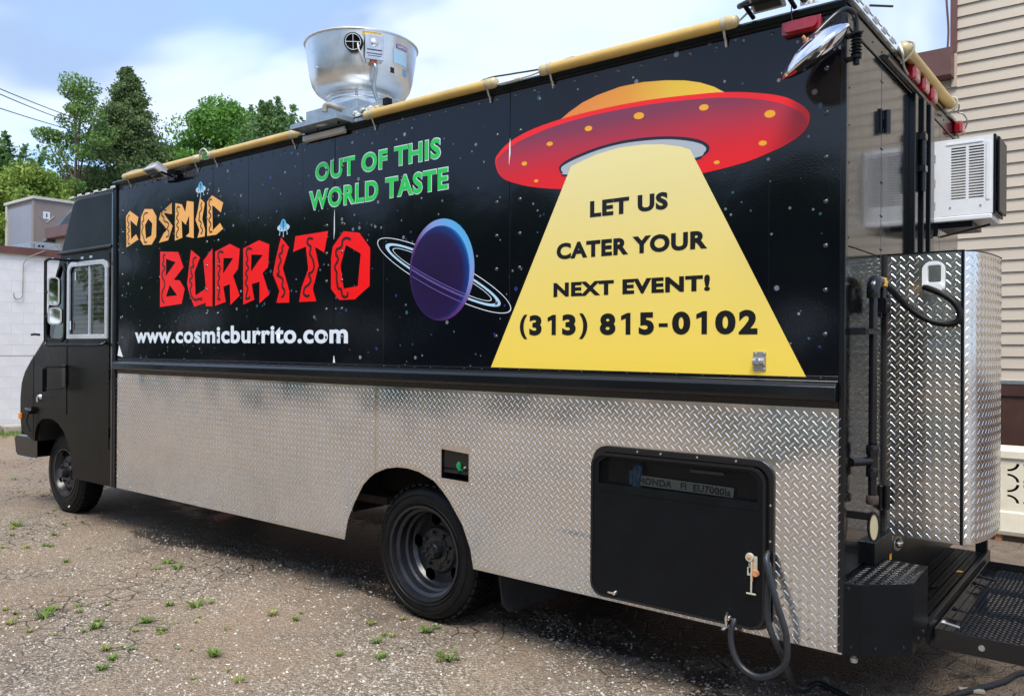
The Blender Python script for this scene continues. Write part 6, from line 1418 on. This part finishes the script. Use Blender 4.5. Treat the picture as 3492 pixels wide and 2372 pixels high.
# mesh platform
PX0, PX1, PY0, PY1, PZ = 0.218, 0.95, 0.575, 2.02, 0.395
g = G(); g.box(PX0, PX1, PY0-0.006, PY0, PZ-0.085, PZ); g.box(PX0, PX1, PY1, PY1+0.006, PZ-0.085, PZ); g.box(PX0, PX0+0.006, PY0, PY1, PZ-0.085, PZ); g.box(PX1-0.006, PX1, PY0, PY1, PZ-0.085, PZ)
g.box(PX0+0.006, PX0+0.05, PY0, PY1, PZ-0.060, PZ-0.052); g.box(PX0+0.006, PX1, 1.16, 1.20, PZ-0.075, PZ-0.055); g.box(PX0+0.006, PX1, 1.60, 1.64, PZ-0.075, PZ-0.055)
g.box(PX1-0.06, PX1-0.02, PY0+0.05, PY0+0.09, 0.0, PZ-0.08); g.box(PX1-0.06, PX1-0.02, PY1-0.09, PY1-0.05, 0.0, PZ-0.08)
pf = PT('mesh_step', g, 'black', bevel=0.003, label='black fold-down step of expanded metal mesh')
q = G(); dxm, dym = 0.040, 0.0165
i = 0
x = PX0+0.05
while x < PX1-0.02:
    y = PY0+0.004; r_ = 0
    while y < PY1-0.02:
        xs = x + (dxm/2 if r_ % 2 else 0)
        for (a, b) in (((xs-dxm/2, y), (xs, y+dym)), ((xs, y+dym), (xs+dxm/2, y)),):
            A = Vector((a[0], a[1], PZ-0.045)); B = Vector((b[0], b[1], PZ-0.045))
            if min(A.x, B.x) < PX0+0.03: continue
            d = (B-A).normalized(); nr = Vector((-d.y, d.x, 0))
            q.add([A-nr*0.0022, B-nr*0.0022, B+nr*0.0022+Vector((0, 0, 0.004)), A+nr*0.0022+Vector((0, 0, 0.004))], [(0, 1, 2, 3)])
        y += dym; r_ += 1
    x += dxm
q.build('expanded_mesh', M['satin'], pf, kind='stuff', fix=False)
for (y, ln2) in ((0.75, 0.07), (1.0, 0.06), (1.55, 0.06), (1.70, 0.08)):
    g = G(); g.tube([(PX0+0.0, y, PZ-0.02), (PX0+ln2, y, PZ-0.03)], 0.006, 8); g.lathe([(0.0, 0.008), (0.011, 0.008), (0.011, 0.0)], (PX0+0.006, y, PZ-0.02), (1, 0, 0), 6); PT('step_bolt', g, 'steel' if y < 0.8 else 'black', pf, smooth=40)
g = G(); g.lathe([(0.0, 0.003), (0.012, 0.003), (0.013, 0.0)], (0.40, PY0-0.006, PZ-0.045), (0, -1, 0), 16); PT('step_plug', g, 'steel', pf, smooth=40)

# ================================================================== ground
g = G(); S_ = 160.0
g.add([(-S_, -S_, 0), (S_, -S_, 0), (S_, S_, 0), (-S_, S_, 0)], [(0, 1, 2, 3)])
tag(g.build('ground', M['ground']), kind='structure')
# loose stones on the lot near the truck
def pebbles(n):
    T = np.array([(1, 0, 0), (0.3, 0.95, 0.1), (-0.8, 0.6, 0), (-0.9, -0.5, 0.05), (0.2, -1, 0), (0.15, 0.05, 0.75), (-0.2, -0.1, 0.7)])
    F = np.array([(0, 1, 5), (1, 2, 6), (1, 6, 5), (2, 3, 6), (3, 4, 6), (4, 0, 5), (4, 5, 6)])
    m = n*3
    x = rng.uniform(-7.5, 1.6, m); y = rng.uniform(-2.2, 0.75, m)
    dens = np.exp(-np.maximum(0, np.hypot(x-0.9, y+3.3)-2.2)*0.33)
    dens *= 0.35 + 0.65*(np.sin(x*2.3+np.sin(y*3.1)*1.4)*np.sin(y*2.9+x*0.8) > -0.15)
    k = rng.uniform(0, 1, m) < dens
    x, y = x[k][:n], y[k][:n]; n = len(x)
    s = rng.gamma(3.2, 0.00125, n) + 0.0018; s = np.minimum(s, 0.014)
    a = rng.uniform(0, 2*np.pi, n); fl = rng.uniform(0.55, 1.1, n); el = rng.uniform(0.6, 1.0, n)
    V = np.empty((n, 7, 3))
    V[:, :, 0] = x[:, None] + s[:, None]*(T[None, :, 0]*np.cos(a)[:, None] - T[None, :, 1]*np.sin(a)[:, None]*el[:, None])
    V[:, :, 1] = y[:, None] + s[:, None]*(T[None, :, 0]*np.sin(a)[:, None] + T[None, :, 1]*np.cos(a)[:, None]*el[:, None])
    V[:, :, 2] = s[:, None]*fl[:, None]*T[None, :, 2] - 0.0005
    fa = (F[None] + (np.arange(n)*7)[:, None, None]).reshape(-1, 3)
    return quick_mesh('loose_gravel', V.reshape(-1, 3), fa)
def quick_mesh(name, V, Fa):
    me = bpy.data.meshes.new(name)
    k = Fa.shape[1]
    me.vertices.add(len(V)); me.vertices.foreach_set('co', np.ascontiguousarray(V, dtype=np.float32).ravel())
    me.loops.add(Fa.size); me.loops.foreach_set('vertex_index', np.ascontiguousarray(Fa, dtype=np.int32).ravel())
    me.polygons.add(len(Fa)); me.polygons.foreach_set('loop_start', np.arange(0, Fa.size, k, dtype=np.int32)); me.polygons.foreach_set('loop_total', np.full(len(Fa), k, dtype=np.int32))
    me.update(calc_edges=True); me.validate()
    return me
pm = pebbles(42000); pm.materials.append(M['pebble'])
tag(link('loose_gravel', pm), 'loose pale gravel scattered over the lot beside the truck', 'gravel', kind='stuff')

# ================================================================== siding house behind the truck
HY = 6.6
HOUSE = empty('siding_house', (-10.0, 7.6, 0.0), 'beige vinyl-sided house with brown trim behind the truck', 'house')
EXPO = 0.127
g = G(); g.box(-23.2, 9.0, HY+0.03, HY+2.6, 0.0, 4.55); g.box(-0.74, 9.0, HY+0.03, HY+2.6, 4.55, 6.9); g.build('wall_core', M['trimtan'], HOUSE)
k = 0
z = 1.29
while z < 6.85:
    x0_ = -23.15 if z < 4.50 else -0.735
    prof = [(HY+0.028, z), (HY-0.006, z), (HY-0.004, z+0.012), (HY+0.014, z+EXPO+0.004), (HY+0.028, z+EXPO+0.004)]
    g = G(); g.extrude(prof, 'x', x0_, 9.0); g.build('siding_board', M['siding'], HOUSE)
    z += EXPO; k += 1
g = G(); g.box(-23.3, -0.76, HY-0.22, HY+2.7, 4.56, 4.85); g.build('eave_fascia', M['fascia'], HOUSE, label='brown metal fascia of the lower roof')
g = G(); g.box(-0.80, -0.735, HY-0.03, HY+0.1, 4.84, 6.9); g.build('corner_trim', M['fascia'], HOUSE)
g = G(); g.box(-0.79, -0.735, HY-0.025, HY+0.02, 4.47, 4.84); g.build('trim_foot', M['trimtan'], HOUSE)
g = G(); g.box(-0.80, 9.0, HY-0.35, HY+2.7, 6.90, 7.10); g.build('upper_fascia', M['fascia'], HOUSE)
g = G(); g.tube(catmull([(-0.85, HY-0.08, 6.9), (-0.845, HY-0.08, 6.2), (-0.835, HY-0.07, 5.5), (-0.815, HY-0.05, 5.1), (-0.825, HY-0.05, 4.86)], 5), 0.011, 8); g.build('down_cable', M['fascia'], HOUSE, smooth=50)
g = G(); g.box(-23.2, 9.0, HY-0.035, HY+0.03, 1.255, 1.292); g.build('base_flashing', M['galv'], HOUSE)
g = G(); g.box(-23.2, 9.0, HY-0.03, HY+0.03, 1.13, 1.253); g.build('base_band', M['brown'], HOUSE)
x = -6.0
while x < 6.0:
    g = G(); g.box(x, x+0.292, HY-0.012, HY+0.03, 0.0, 1.13); g.build('base_plank', M['brown'], HOUSE, bevel=0.003); x += 0.30
g = G(); g.box(-23.2, -6.0, HY-0.012, HY+0.03, 0.0, 1.13); g.box(6.0, 9.0, HY-0.012, HY+0.03, 0.0, 1.13); g.build('base_wall', M['brown'], HOUSE)

# ================================================================== white block building in front of the cab
BX = -15.8
BLD = empty('block_building', (-18.0, 3.5, 0.0), 'white painted concrete block building with brown roof edge', 'building')
g = G(); g.box(-22.0, BX-0.004, -1.4, 3.8, 0.0, 3.34); g.build('wall_core', M['mortar'], BLD)
bm_ = G(); bm_.box(-0.008, 0.0, -0.1985, 0.1985, 0.002, 0.198); bme = bm_.mesh('block', M['block'])
hm_ = G(); hm_.box(-0.008, 0.0, -0.0985, 0.0985, 0.002, 0.198); hme = hm_.mesh('half_block', M['block'])
for j in range(17):
    z = 0.0 + 0.2*j
    if z > 3.2: break
    n = 13
    if j % 2 == 0:
        for i in range(n): link('block', bme, BLD, (BX, -1.2 + 0.4*i, z))
    else:
        link('half_block', hme, BLD, (BX, -1.3, z)); link('half_block', hme, BLD, (BX, 3.7, z))
        for i in range(n-1): link('block', bme, BLD, (BX, -1.0 + 0.4*i, z))
g = G(); g.box(-22.0, BX+0.05, -1.45, 3.86, 3.30, 3.435); g.build('roof_edge', M['fascia'], BLD)
g = G(); g.box(-22.0, BX+0.03, -1.42, 3.83, 3.275, 3.30); g.build('drip_edge', M['paletrim'], BLD)
g = G(); g.tube(catmull([(BX+0.0, 3.42, 3.44), (BX+0.07, 3.3, 3.38), (BX+0.06, 3.06, 3.25), (BX+0.03, 2.985, 3.12)], 5) + [Vector((BX+0.03, 2.975, 2.58))], 0.008, 8)
g.tube(catmull([(BX+0.03, 2.975, 2.58), (BX+0.03, 2.96, 2.49), (BX+0.03, 2.90, 2.46), (BX+0.03, 2.835, 2.49), (BX+0.03, 2.825, 2.57)], 5), 0.008, 8); g.build('wall_conduit', M['spout'], BLD, smooth=50)
g = G(); g.box(BX-0.002, BX+0.004, -1.4, 3.8, 1.398, 1.402); g.build('shadow_joint', M['dark'], BLD)
# kerb stones at its foot
for i, (y0_, w_) in enumerate(((1.2, 0.7), (1.95, 0.55), (2.55, 0.62), (3.25, 0.5), (3.8, 0.8), (4.7, 0.7))):
    g = G(); g.box(BX+0.12, BX+0.42, y0_, y0_+w_, -0.02, 0.13+0.03*(i % 2)); tag(g.build('kerb_stone', M['concrete'], bevel=0.03), kind='structure')
# sheet metal box rising behind the house corner
RB = empty('metal_box', (-25.8, 7.4, 0.0), 'tall taupe and blue-grey sheet metal box rising behind the white wall', 'metal box')
rx, ry = -24.8, 6.70
g = G(); g.box(rx-2.0, rx-0.012, ry, 8.6, 0.0, 5.88); g.build('core', M['taupe'], RB)
g = G(); g.box(rx-0.012, rx, ry, 8.6, 0.0, 5.88); g.build('end_sheet', M['taupe'], RB)
g = G(); g.box(rx-1.82, rx-0.14, ry-0.02, ry, 0.0, 5.74); g.build('side_sheet', M['bluegrey'], RB)
g = G(); g.box(rx-2.02, rx-1.90, ry-0.05, ry, 0.0, 5.88); g.build('corner_post', M['paletrim'], RB)
g = G(); g.box(rx-0.14, rx+0.006, ry-0.03, ry, 0.0, 5.88); g.build('corner_angle', M['taupe'], RB)
g = G(); g.box(rx-2.10, rx+0.05, ry-0.07, 8.65, 5.88, 5.96); g.build('top_trim', M['paletrim'], RB)
g = G(); g.box(rx+0.001, rx+0.008, 6.93, 7.12, 5.33, 5.54); pk = g.build('placard', M['p_white'], RB)
g = G(); g.box(rx+0.008, rx+0.010, 7.01, 7.045, 5.38, 5.49); g.build('placard_mark', M['p_hdark'], RB)
g = G(); g.tube([(rx+0.006, 6.80, 5.44), (rx+0.006, 7.02, 5.22), (rx+0.006, 7.24, 5.44)], 0.009, 6); g.build('placard_frame', M['paletrim'], RB)
# dark hipped roof end of the house
g = G(); g.poly([[(6.41, 4.50), (7.07, 5.39), (7.6, 5.9), (7.6, 4.50)]], lambda a, b, d: (d, a, b), -23.62, -23.35)
g.build('roof_hip', mat('slate_sheet', (0.075, 0.09, 0.105), 0.45, var=0.2, vscale=3), HOUSE)
# galvanised channels lying on the white building roof edge
g = G(); g.box(-16.01, -15.95, 3.25, 3.72, 3.437, 3.585); cz = g.build('roof_channel', M['galv'], bevel=0.004); tag(cz, 'galvanised steel channel lying along the white building roof edge', 'channel')
for o_ in (3.33, 3.40):
    g = G(); g.lathe([(0.0, 0.001), (0.022, 0.001)], (-15.9495, o_, 3.51), (1, 0, 0), 12); q_ = g.build('channel_hole', M['dark'], cz)
g = G(); g.box(-17.3, -15.96, 3.17, 3.245, 3.437, 3.57); tag(g.build('roof_channel', M['galv'], bevel=0.004), 'galvanised steel channel at right angles, leading back from the roof edge', 'channel')

# ================================================================== cream ironwork panel at the right edge
PNL = empty('perforated_bench', (0.6, 4.72, 0.0), 'cream rust-stained metal bench with pierced quarter-round pattern', 'metal bench')
py = 4.6; bx0, bx1 = -0.14, 1.62
holes = []
for r_ in range(2):
    for c_ in range(6):
        ox = 0.0 + 0.245*c_; oz = 0.33 + 0.175*r_
        for (qx, qz, s0) in ((0, 0, 0), (1, 0, 90), (1, 1, 180), (0, 1, 270)):
            cx0 = ox + qx*0.20; cz0 = oz + qz*0.155
            o_ = [(cx0 + 0.086*math.cos(R(s0+90*t/8)), cz0 + 0.068*math.sin(R(s0+90*t/8))) for t in range(9)]
            i_ = [(cx0 + 0.064*math.cos(R(s0+90*t/8)), cz0 + 0.050*math.sin(R(s0+90*t/8))) for t in range(9)]
            holes.append(o_ + i_[::-1])
g = G(); g.side([[(bx0, 0.26), (bx1, 0.26), (bx1, 0.70), (bx0, 0.70)]] + holes, py, py+0.006); g.build('pierced_panel', M['cream'], PNL)
g = G(); g.extrude([(py-0.006, 0.698), (py-0.02, 0.70), (py-0.02, 0.765), (py+0.01, 0.775), (py+0.36, 0.775), (py+0.36, 0.755), (py+0.01, 0.74)], 'x', bx0, bx1); g.build('top_rail', M['cream'], PNL, bevel=0.006)
g = G(); g.extrude([(py+0.004, 0.262), (py-0.014, 0.25), (py-0.02, 0.09), (py-0.005, 0.055), (py+0.02, 0.055), (py+0.02, 0.25)], 'x', bx0, bx1); g.build('bottom_rail', M['cream'], PNL, bevel=0.006)
g = G(); g.box(bx0+0.005, bx1-0.005, py+0.08, py+0.10, 0.05, 0.70); g.build('inner_wall', M['dark'], PNL)
g = G()
for x in (bx0+0.05, bx1-0.1):
    for y in (py+0.02, py+0.28): g.box(x, x+0.05, y, y+0.05, 0.0, 0.10)
g.build('feet', M['rust'], PNL)
g = G(); g.box(bx0, bx0+0.02, py, py+0.34, 0.055, 0.755); g.box(bx1-0.02, bx1, py, py+0.34, 0.055, 0.755); g.build('end_sheet', M['cream'], PNL)

# ================================================================== power cord of the truck's generator
g = G()
loop = [(-0.30, 0.02, 0.76), (-0.294, -0.045, 0.735), (-0.267, -0.06, 0.645), (-0.233, -0.065, 0.542), (-0.203, -0.06, 0.44), (-0.205, -0.055, 0.335), (-0.255, -0.05, 0.272), (-0.324, -0.05, 0.240), (-0.391, -0.05, 0.26), (-0.431, -0.05, 0.315), (-0.446, -0.045, 0.386), (-0.438, -0.03, 0.44), (-0.42, 0.03, 0.50)]
g.tube(catmull(loop, 6), 0.0135, 12)
gnd = [(-0.30, 0.02, 0.74), (-0.288, -0.03, 0.66), (-0.290, -0.04, 0.50), (-0.262, -0.04, 0.41), (-0.235, 0.0, 0.32), (-0.25, 0.12, 0.20), (-0.30, 0.32, 0.08), (-0.31, 0.48, 0.018), (-0.285, 0.60, 0.014), (-0.18, 0.56, 0.014), (-0.05, 0.50, 0.014), (0.10, 0.57, 0.014), (0.22, 0.79, 0.014), (0.267, 0.91, 0.014), (0.40, 1.18, 0.014), (0.47, 1.39, 0.014), (0.75, 1.75, 0.014), (1.5, 2.1, 0.014), (2.6, 2.0, 0.014)]
g.tube(catmull(gnd, 6), 0.0135, 12)
tag(g.build('power_cord', M['cordm'], smooth=60), 'thick dark power cord looping from the generator hatch to the ground', 'power cord')

# ================================================================== overhead wires
for a, b, lab in (((-21.33, 4.54, 7.87), (-26.35, 8.22, 8.93), 'topmost thin overhead wire left of the tall tree'), ((-21.33, 4.54, 7.74), (-26.57, 8.04, 8.85), 'middle thin overhead wire just under the topmost one'), ((-21.32, 4.54, 7.39), (-26.35, 8.22, 8.5), 'lowest thin overhead wire running into the tree')):
    A, B = Vector(a), Vector(b); d = B-A
    pts = []
    for k in range(-20, 31):
        t = k/10; p_ = A + d*t; p_.z += 0.05*(t-0.5)**2
        pts.append(p_)
    g = G(); g.tube(pts, 0.012, 6); tag(g.build('overhead_wire', M['wire'], smooth=60), lab, 'wire', 'overhead wires at the left')

# ================================================================== weeds in the gravel
def tuft(seed, n, r, h):
    rg = random.Random(seed); g = G()
    for k in range(n):
        a = rg.uniform(0, 6.283); d = Vector((math.cos(a), math.sin(a), 0)); s_ = Vector((-d.y, d.x, 0))
        b = d*rg.uniform(0, r*0.25); hh = h*rg.uniform(0.5, 1.1); le = r*rg.uniform(0.4, 1.0); w = rg.uniform(0.0015, 0.003)
        p0 = b; p1 = b + d*le*0.35 + Vector((0, 0, hh*0.65)); p2 = b + d*le*0.8 + Vector((0, 0, hh)); p3 = b + d*le*1.05 + Vector((0, 0, hh*0.85))
        g.add([p0-s_*w, p0+s_*w, p1-s_*w*1.2, p1+s_*w*1.2, p2-s_*w*0.8, p2+s_*w*0.8, p3], [(0, 1, 3, 2), (2, 3, 5, 4), (4, 5, 6)])
    return g.mesh('grass_tuft', M['grassdry'] if seed % 2 else M['grass'], fix=False)
tufts = [tuft(s, n, r, h) for s, n, r, h in ((1, 30, 0.045, 0.026), (2, 46, 0.055, 0.036), (3, 16, 0.035, 0.020), (4, 30, 0.060, 0.034), (5, 9, 0.028, 0.014))]
rt2 = random.Random(5)
EXTRA = []
for k in range(46):
    bx_, by_ = TUFTS[rt2.randrange(len(TUFTS))]
    EXTRA.append((bx_ + rt2.gauss(0, 0.16), min(by_ + rt2.gauss(0, 0.10), 0.5)))
for i, (x, y) in enumerate(TUFTS + EXTRA):
    o = link('grass_tuft', tufts[rt2.randrange(5)], None, (x, y, -0.002), rot=(0, 0, rt2.uniform(0, 6.28)))
    s_ = rt2.choice((0.5, 0.65, 0.8, 0.95, 1.1, 1.35))*(1.0 if i < len(TUFTS) else 0.55); o.scale = (s_, s_, s_*rt2.uniform(0.8, 1.15))
    tag(o, 'small green grass tuft sprouting from the gravel lot', 'grass tuft', 'grass tufts in the gravel lot')
# grass strip at the foot of the white wall
V = []; Fa = []
for k in range(2600):
    x = BX + 0.5 + abs(rng.normal(0, 0.45)); y = rng.uniform(0.6, 5.2); h = rng.uniform(0.03, 0.10); a = rng.uniform(0, 6.28); w = 0.006
    b = len(V); dx_, dy_ = math.cos(a)*w, math.sin(a)*w
    V += [(x-dx_, y-dy_, 0), (x+dx_, y+dy_, 0), (x+rng.normal(0, 0.03), y+rng.normal(0, 0.03), h)]; Fa.append((b, b+1, b+2))
gm = quick_mesh('grass_strip', np.array(V), np.array(Fa)); gm.materials.append(M['grass'])
tag(link('grass_strip', gm), 'thin weedy grass at the foot of the white wall', 'grass', kind='stuff')
# litter
g = G(); g.flat([[(0.23, 1.28), (0.255, 1.285), (0.26, 1.305), (0.235, 1.31)]], 0.4225, 0.4255); tag(g.build('fallen_leaf', M['yellowv']), 'small yellow leaf lying on the black rear step', 'leaf')
bpy.data.objects['fallen_leaf'].location = (-0.09, 0.25, 0.0)
g = G(); g.obox((0.30, 0.98, 0.012), Vector((0.9, 0.35, 0)).normalized(), Vector((-0.35, 0.9, 0)).normalized(), (0, 0, 1), 0.055, 0.014, 0.008); tag(g.build('wood_chip', M['concrete'], bevel=0.003), 'flat pale wood chip on the gravel below the mesh step', 'wood chip')

# ================================================================== trees
def leaf_cloud(P, size, jit, tilt=1.0):
    """one small bent quad per point, turned at random"""
    n = len(P)
    a = rng.normal(size=(n, 3)); a /= np.linalg.norm(a, axis=1)[:, None]
    b = rng.normal(size=(n, 3)); b -= a*(a*b).sum(1)[:, None]; b /= np.linalg.norm(b, axis=1)[:, None]
    s = size*rng.uniform(0.6, 1.35, n)[:, None]
    V = np.stack([P - a*s, P - b*s*0.48, P + a*s, P + b*s*0.48], axis=1).reshape(-1, 3)
    Fa = np.arange(4*n).reshape(-1, 4)
    return V, Fa
def trunk(g, base, top, r0, r1, seed):
    rg = random.Random(seed); pts = []; rr = []
    for k in range(8):
        t = k/7; p_ = Vector(base).lerp(Vector(top), t) + Vector((rg.uniform(-.1, .1), rg.uniform(-.1, .1), 0))*t*(1-t)*4
        pts.append(p_); rr.append(r0 + (r1-r0)*t)
    g.tube(pts, rr, 9); return pts
def finish_tree(name, g, P, size, leaf, base, label, cat='tree', group=None):
    root = empty(name, base, label, cat, group)
    g.build('trunk', M['bark'], root, smooth=50)
    V, Fa = leaf_cloud(P, size, 0)
    me = quick_mesh('crown', V, Fa); me.materials.append(M[leaf])
    o = link('crown', me, root); o.location = -OFF[root]; OFF[o] = Vector((0, 0, 0))
    return root
def broad_tree(name, label, base, h, rad, leaf, nclump, per, size, seed, low=0.25, spread=0.55, shape=1.0, group=None, spike=False):
    rg = np.random.default_rng(seed); base = np.array([base[0], base[1], 0.0])
    g = G(); trunk(g, base, base + [0, 0, h*0.8], 0.16*h/8, 0.03, seed)
    C_ = []
    for i in range(nclump):
        t = low + (1-low)*rg.uniform(0, 1)**0.8
        prof = math.sin(math.pi*min(1, max(0.02, (t-low)/(1-low)*0.86+0.12)))**0.75
        a = rg.uniform(0, 2*np.pi); q = rad*prof*shape*math.sqrt(rg.uniform(0.15, 1.0))
        c = base + [q*math.cos(a), q*math.sin(a), h*t*rg.uniform(0.93, 1.0)]
        C_.append(c)
        if i % 3 == 0:
            st = base + [0, 0, h*max(0.15, t-0.22)]
            g.tube([tuple(st), tuple((st*0.45+c*0.55) + [0, 0, 0.1]), tuple(c)], [0.035*h/8, 0.022*h/8, 0.008], 5)
    C_ = np.array(C_)
    P = []
    for c in C_:
        r_ = spread*rg.uniform(0.6, 1.25)
        if spike:
            d = rg.normal(size=(per, 3))*[0.16, 0.16, 0.05]; up_ = rg.uniform(0, 1, per)[:, None]
            lean = rg.normal(0, 0.25, 3); lean[2] = 1
            P.append(c + d*(1.2-up_) + lean*up_*r_*1.5)
            m_ = per//2; P.append(c + rg.normal(size=(m_, 3))*[r_*0.6, r_*0.6, r_*0.4])
        else:
            d = rg.normal(size=(per, 3)); d /= np.linalg.norm(d, axis=1)[:, None]
            P.append(c + d*(rg.uniform(0.25, 1, per)**0.5)[:, None]*r_*[1, 1, 0.68])
    return finish_tree(name, g, np.concatenate(P), size, leaf, tuple(base), label, group=group)
def conifer(name, label, base, h, rad, seed, leaf='leafcon', n=720, per=120, size=0.062):
    rg = np.random.default_rng(seed); base = np.array([base[0], base[1], 0.0]); g = G()
    trunk(g, base, base + [0, 0, h*0.97], 0.24, 0.02, seed)
    P = []
    for i in range(n):
        t = 0.12 + 0.88*rg.uniform(0, 1)**0.85
        a = rg.uniform(0, 2*np.pi); env = rad*(1-t)**0.86*1.10 + 0.08
        le = env*rg.uniform(0.55, 1.12)
        st = base + [0, 0, h*t]; d = np.array([math.cos(a), math.sin(a), 0.0])
        rise = rg.uniform(0.05, 0.35)*le
        u = rg.uniform(0.12, 1, per)[:, None]**0.7
        w = 0.10 + 0.16*le*(0.4+u*0.6)*0.9
        pts = st + d*le*u + np.array([0, 0, 1])*(rise*u - 0.25*le*u*u*0.4) + rg.normal(size=(per, 3))*w*[0.62, 0.62, 0.42]
        P.append(pts)
        if i % 4 == 0: g.tube([tuple(st), tuple(st + d*le*0.5 + [0, 0, rise*0.5]), tuple(st + d*le*0.95 + [0, 0, rise])], [0.035, 0.02, 0.006], 5)
    top = base + [0, 0, h]
    P.append(top - [0, 0, 0.45] + np.clip(rg.normal(size=(320, 3)), -1.6, 1.6)*[0.13, 0.13, 0.28])
    return finish_tree(name, g, np.concatenate(P), size, leaf, tuple(base), label)
GB = 'trees beyond the white building'
conifer('conifer_tree', 'tall dark pointed conifer rising above the cab', (-29.77, 11.89), 12.1, 4.0, 11)
broad_tree('locust_tree', 'sparse open-branched tree just left of the tall conifer', (-29.2, 9.79), 11.1, 1.75, 'leafloc', 52, 230, 0.066, 21, low=0.30, spread=0.50)
broad_tree('maple_tree', 'bright green rounded tree between the conifer and the roof fan', (-28.8, 15.2), 11.4, 3.4, 'leafmap', 170, 300, 0.08, 31, low=0.2, spread=0.72)
broad_tree('sumac_tree', 'tree with spiky upright leaf tufts left of the roof fan', (-24.56, 14.72), 10.0, 2.7, 'leafsum', 120, 200, 0.075, 41, low=0.3, spread=0.6, spike=True)
broad_tree('sumac_tree', 'smaller spiky-topped tree behind the bright green maple', (-30.4, 18.1), 11.6, 2.8, 'leafsum', 110, 180, 0.085, 42, low=0.3, spread=0.65, spike=True)
broad_tree('yellowish_tree', 'yellow-green bushy tree low at the left edge', (-28.4, 7.9), 7.5, 2.5, 'leafyel', 150, 300, 0.07, 51, low=0.12, spread=0.62)
broad_tree('spiky_tree', 'dark spiky tree peeking over the yellow-green one at far left', (-34.5, 8.9), 9.0, 3.0, 'leafsum', 120, 190, 0.09, 61, low=0.2, spread=0.7, spike=True)
broad_tree('leafy_tree', 'broad light green tree at the very left edge behind the box', (-33.0, 7.2), 7.8, 3.4, 'leafmap', 150, 240, 0.085, 72, low=0.08, spread=0.75)
broad_tree('leafy_tree', 'mid green tree filling in behind the taupe roof box', (-31.0, 10.2), 7.8, 3.0, 'leafloc', 150, 210, 0.095, 71, low=0.10, spread=0.7)
broad_tree('leafy_tree', 'dark green low tree under the right flank of the conifer', (-30.5, 13.8), 9.7, 2.7, 'leafloc', 140, 210, 0.095, 81, low=0.10, spread=0.7)
broad_tree('leafy_tree', 'shaded green tree behind the left flank of the conifer', (-34.0, 12.2), 8.6, 3.2, 'leafcon', 130, 190, 0.10, 82, low=0.10, spread=0.75)
# trees across the lot, mirrored in the glossy side
src = broad_tree('lot_tree', 'leafy tree across the lot, showing only as a reflection in the truck', (-16.0, -19.0), 7.0, 3.0, 'leafloc', 120, 130, 0.15, 91, low=0.08, spread=0.8, group='trees across the lot')
for (x, y, s_) in ((-11.5, -20.0, 1.05), (-7.0, -18.5, 0.95), (-2.6, -20.0, 1.1), (2.2, -19.0, 0.95), (7.0, -20.5, 1.1), (-21.5, -20.0, 1.15), (-27.0, -18.0, 1.1), (-33.0, -16.0, 1.2)):
    r_ = src.copy(); COL.objects.link(r_); r_.location = (x, y, 0); r_.scale = (s_, s_, s_); r_.rotation_euler = (0, 0, x)
    for ch in list(src.children):
        c_ = ch.copy(); COL.objects.link(c_); c_.parent = r_
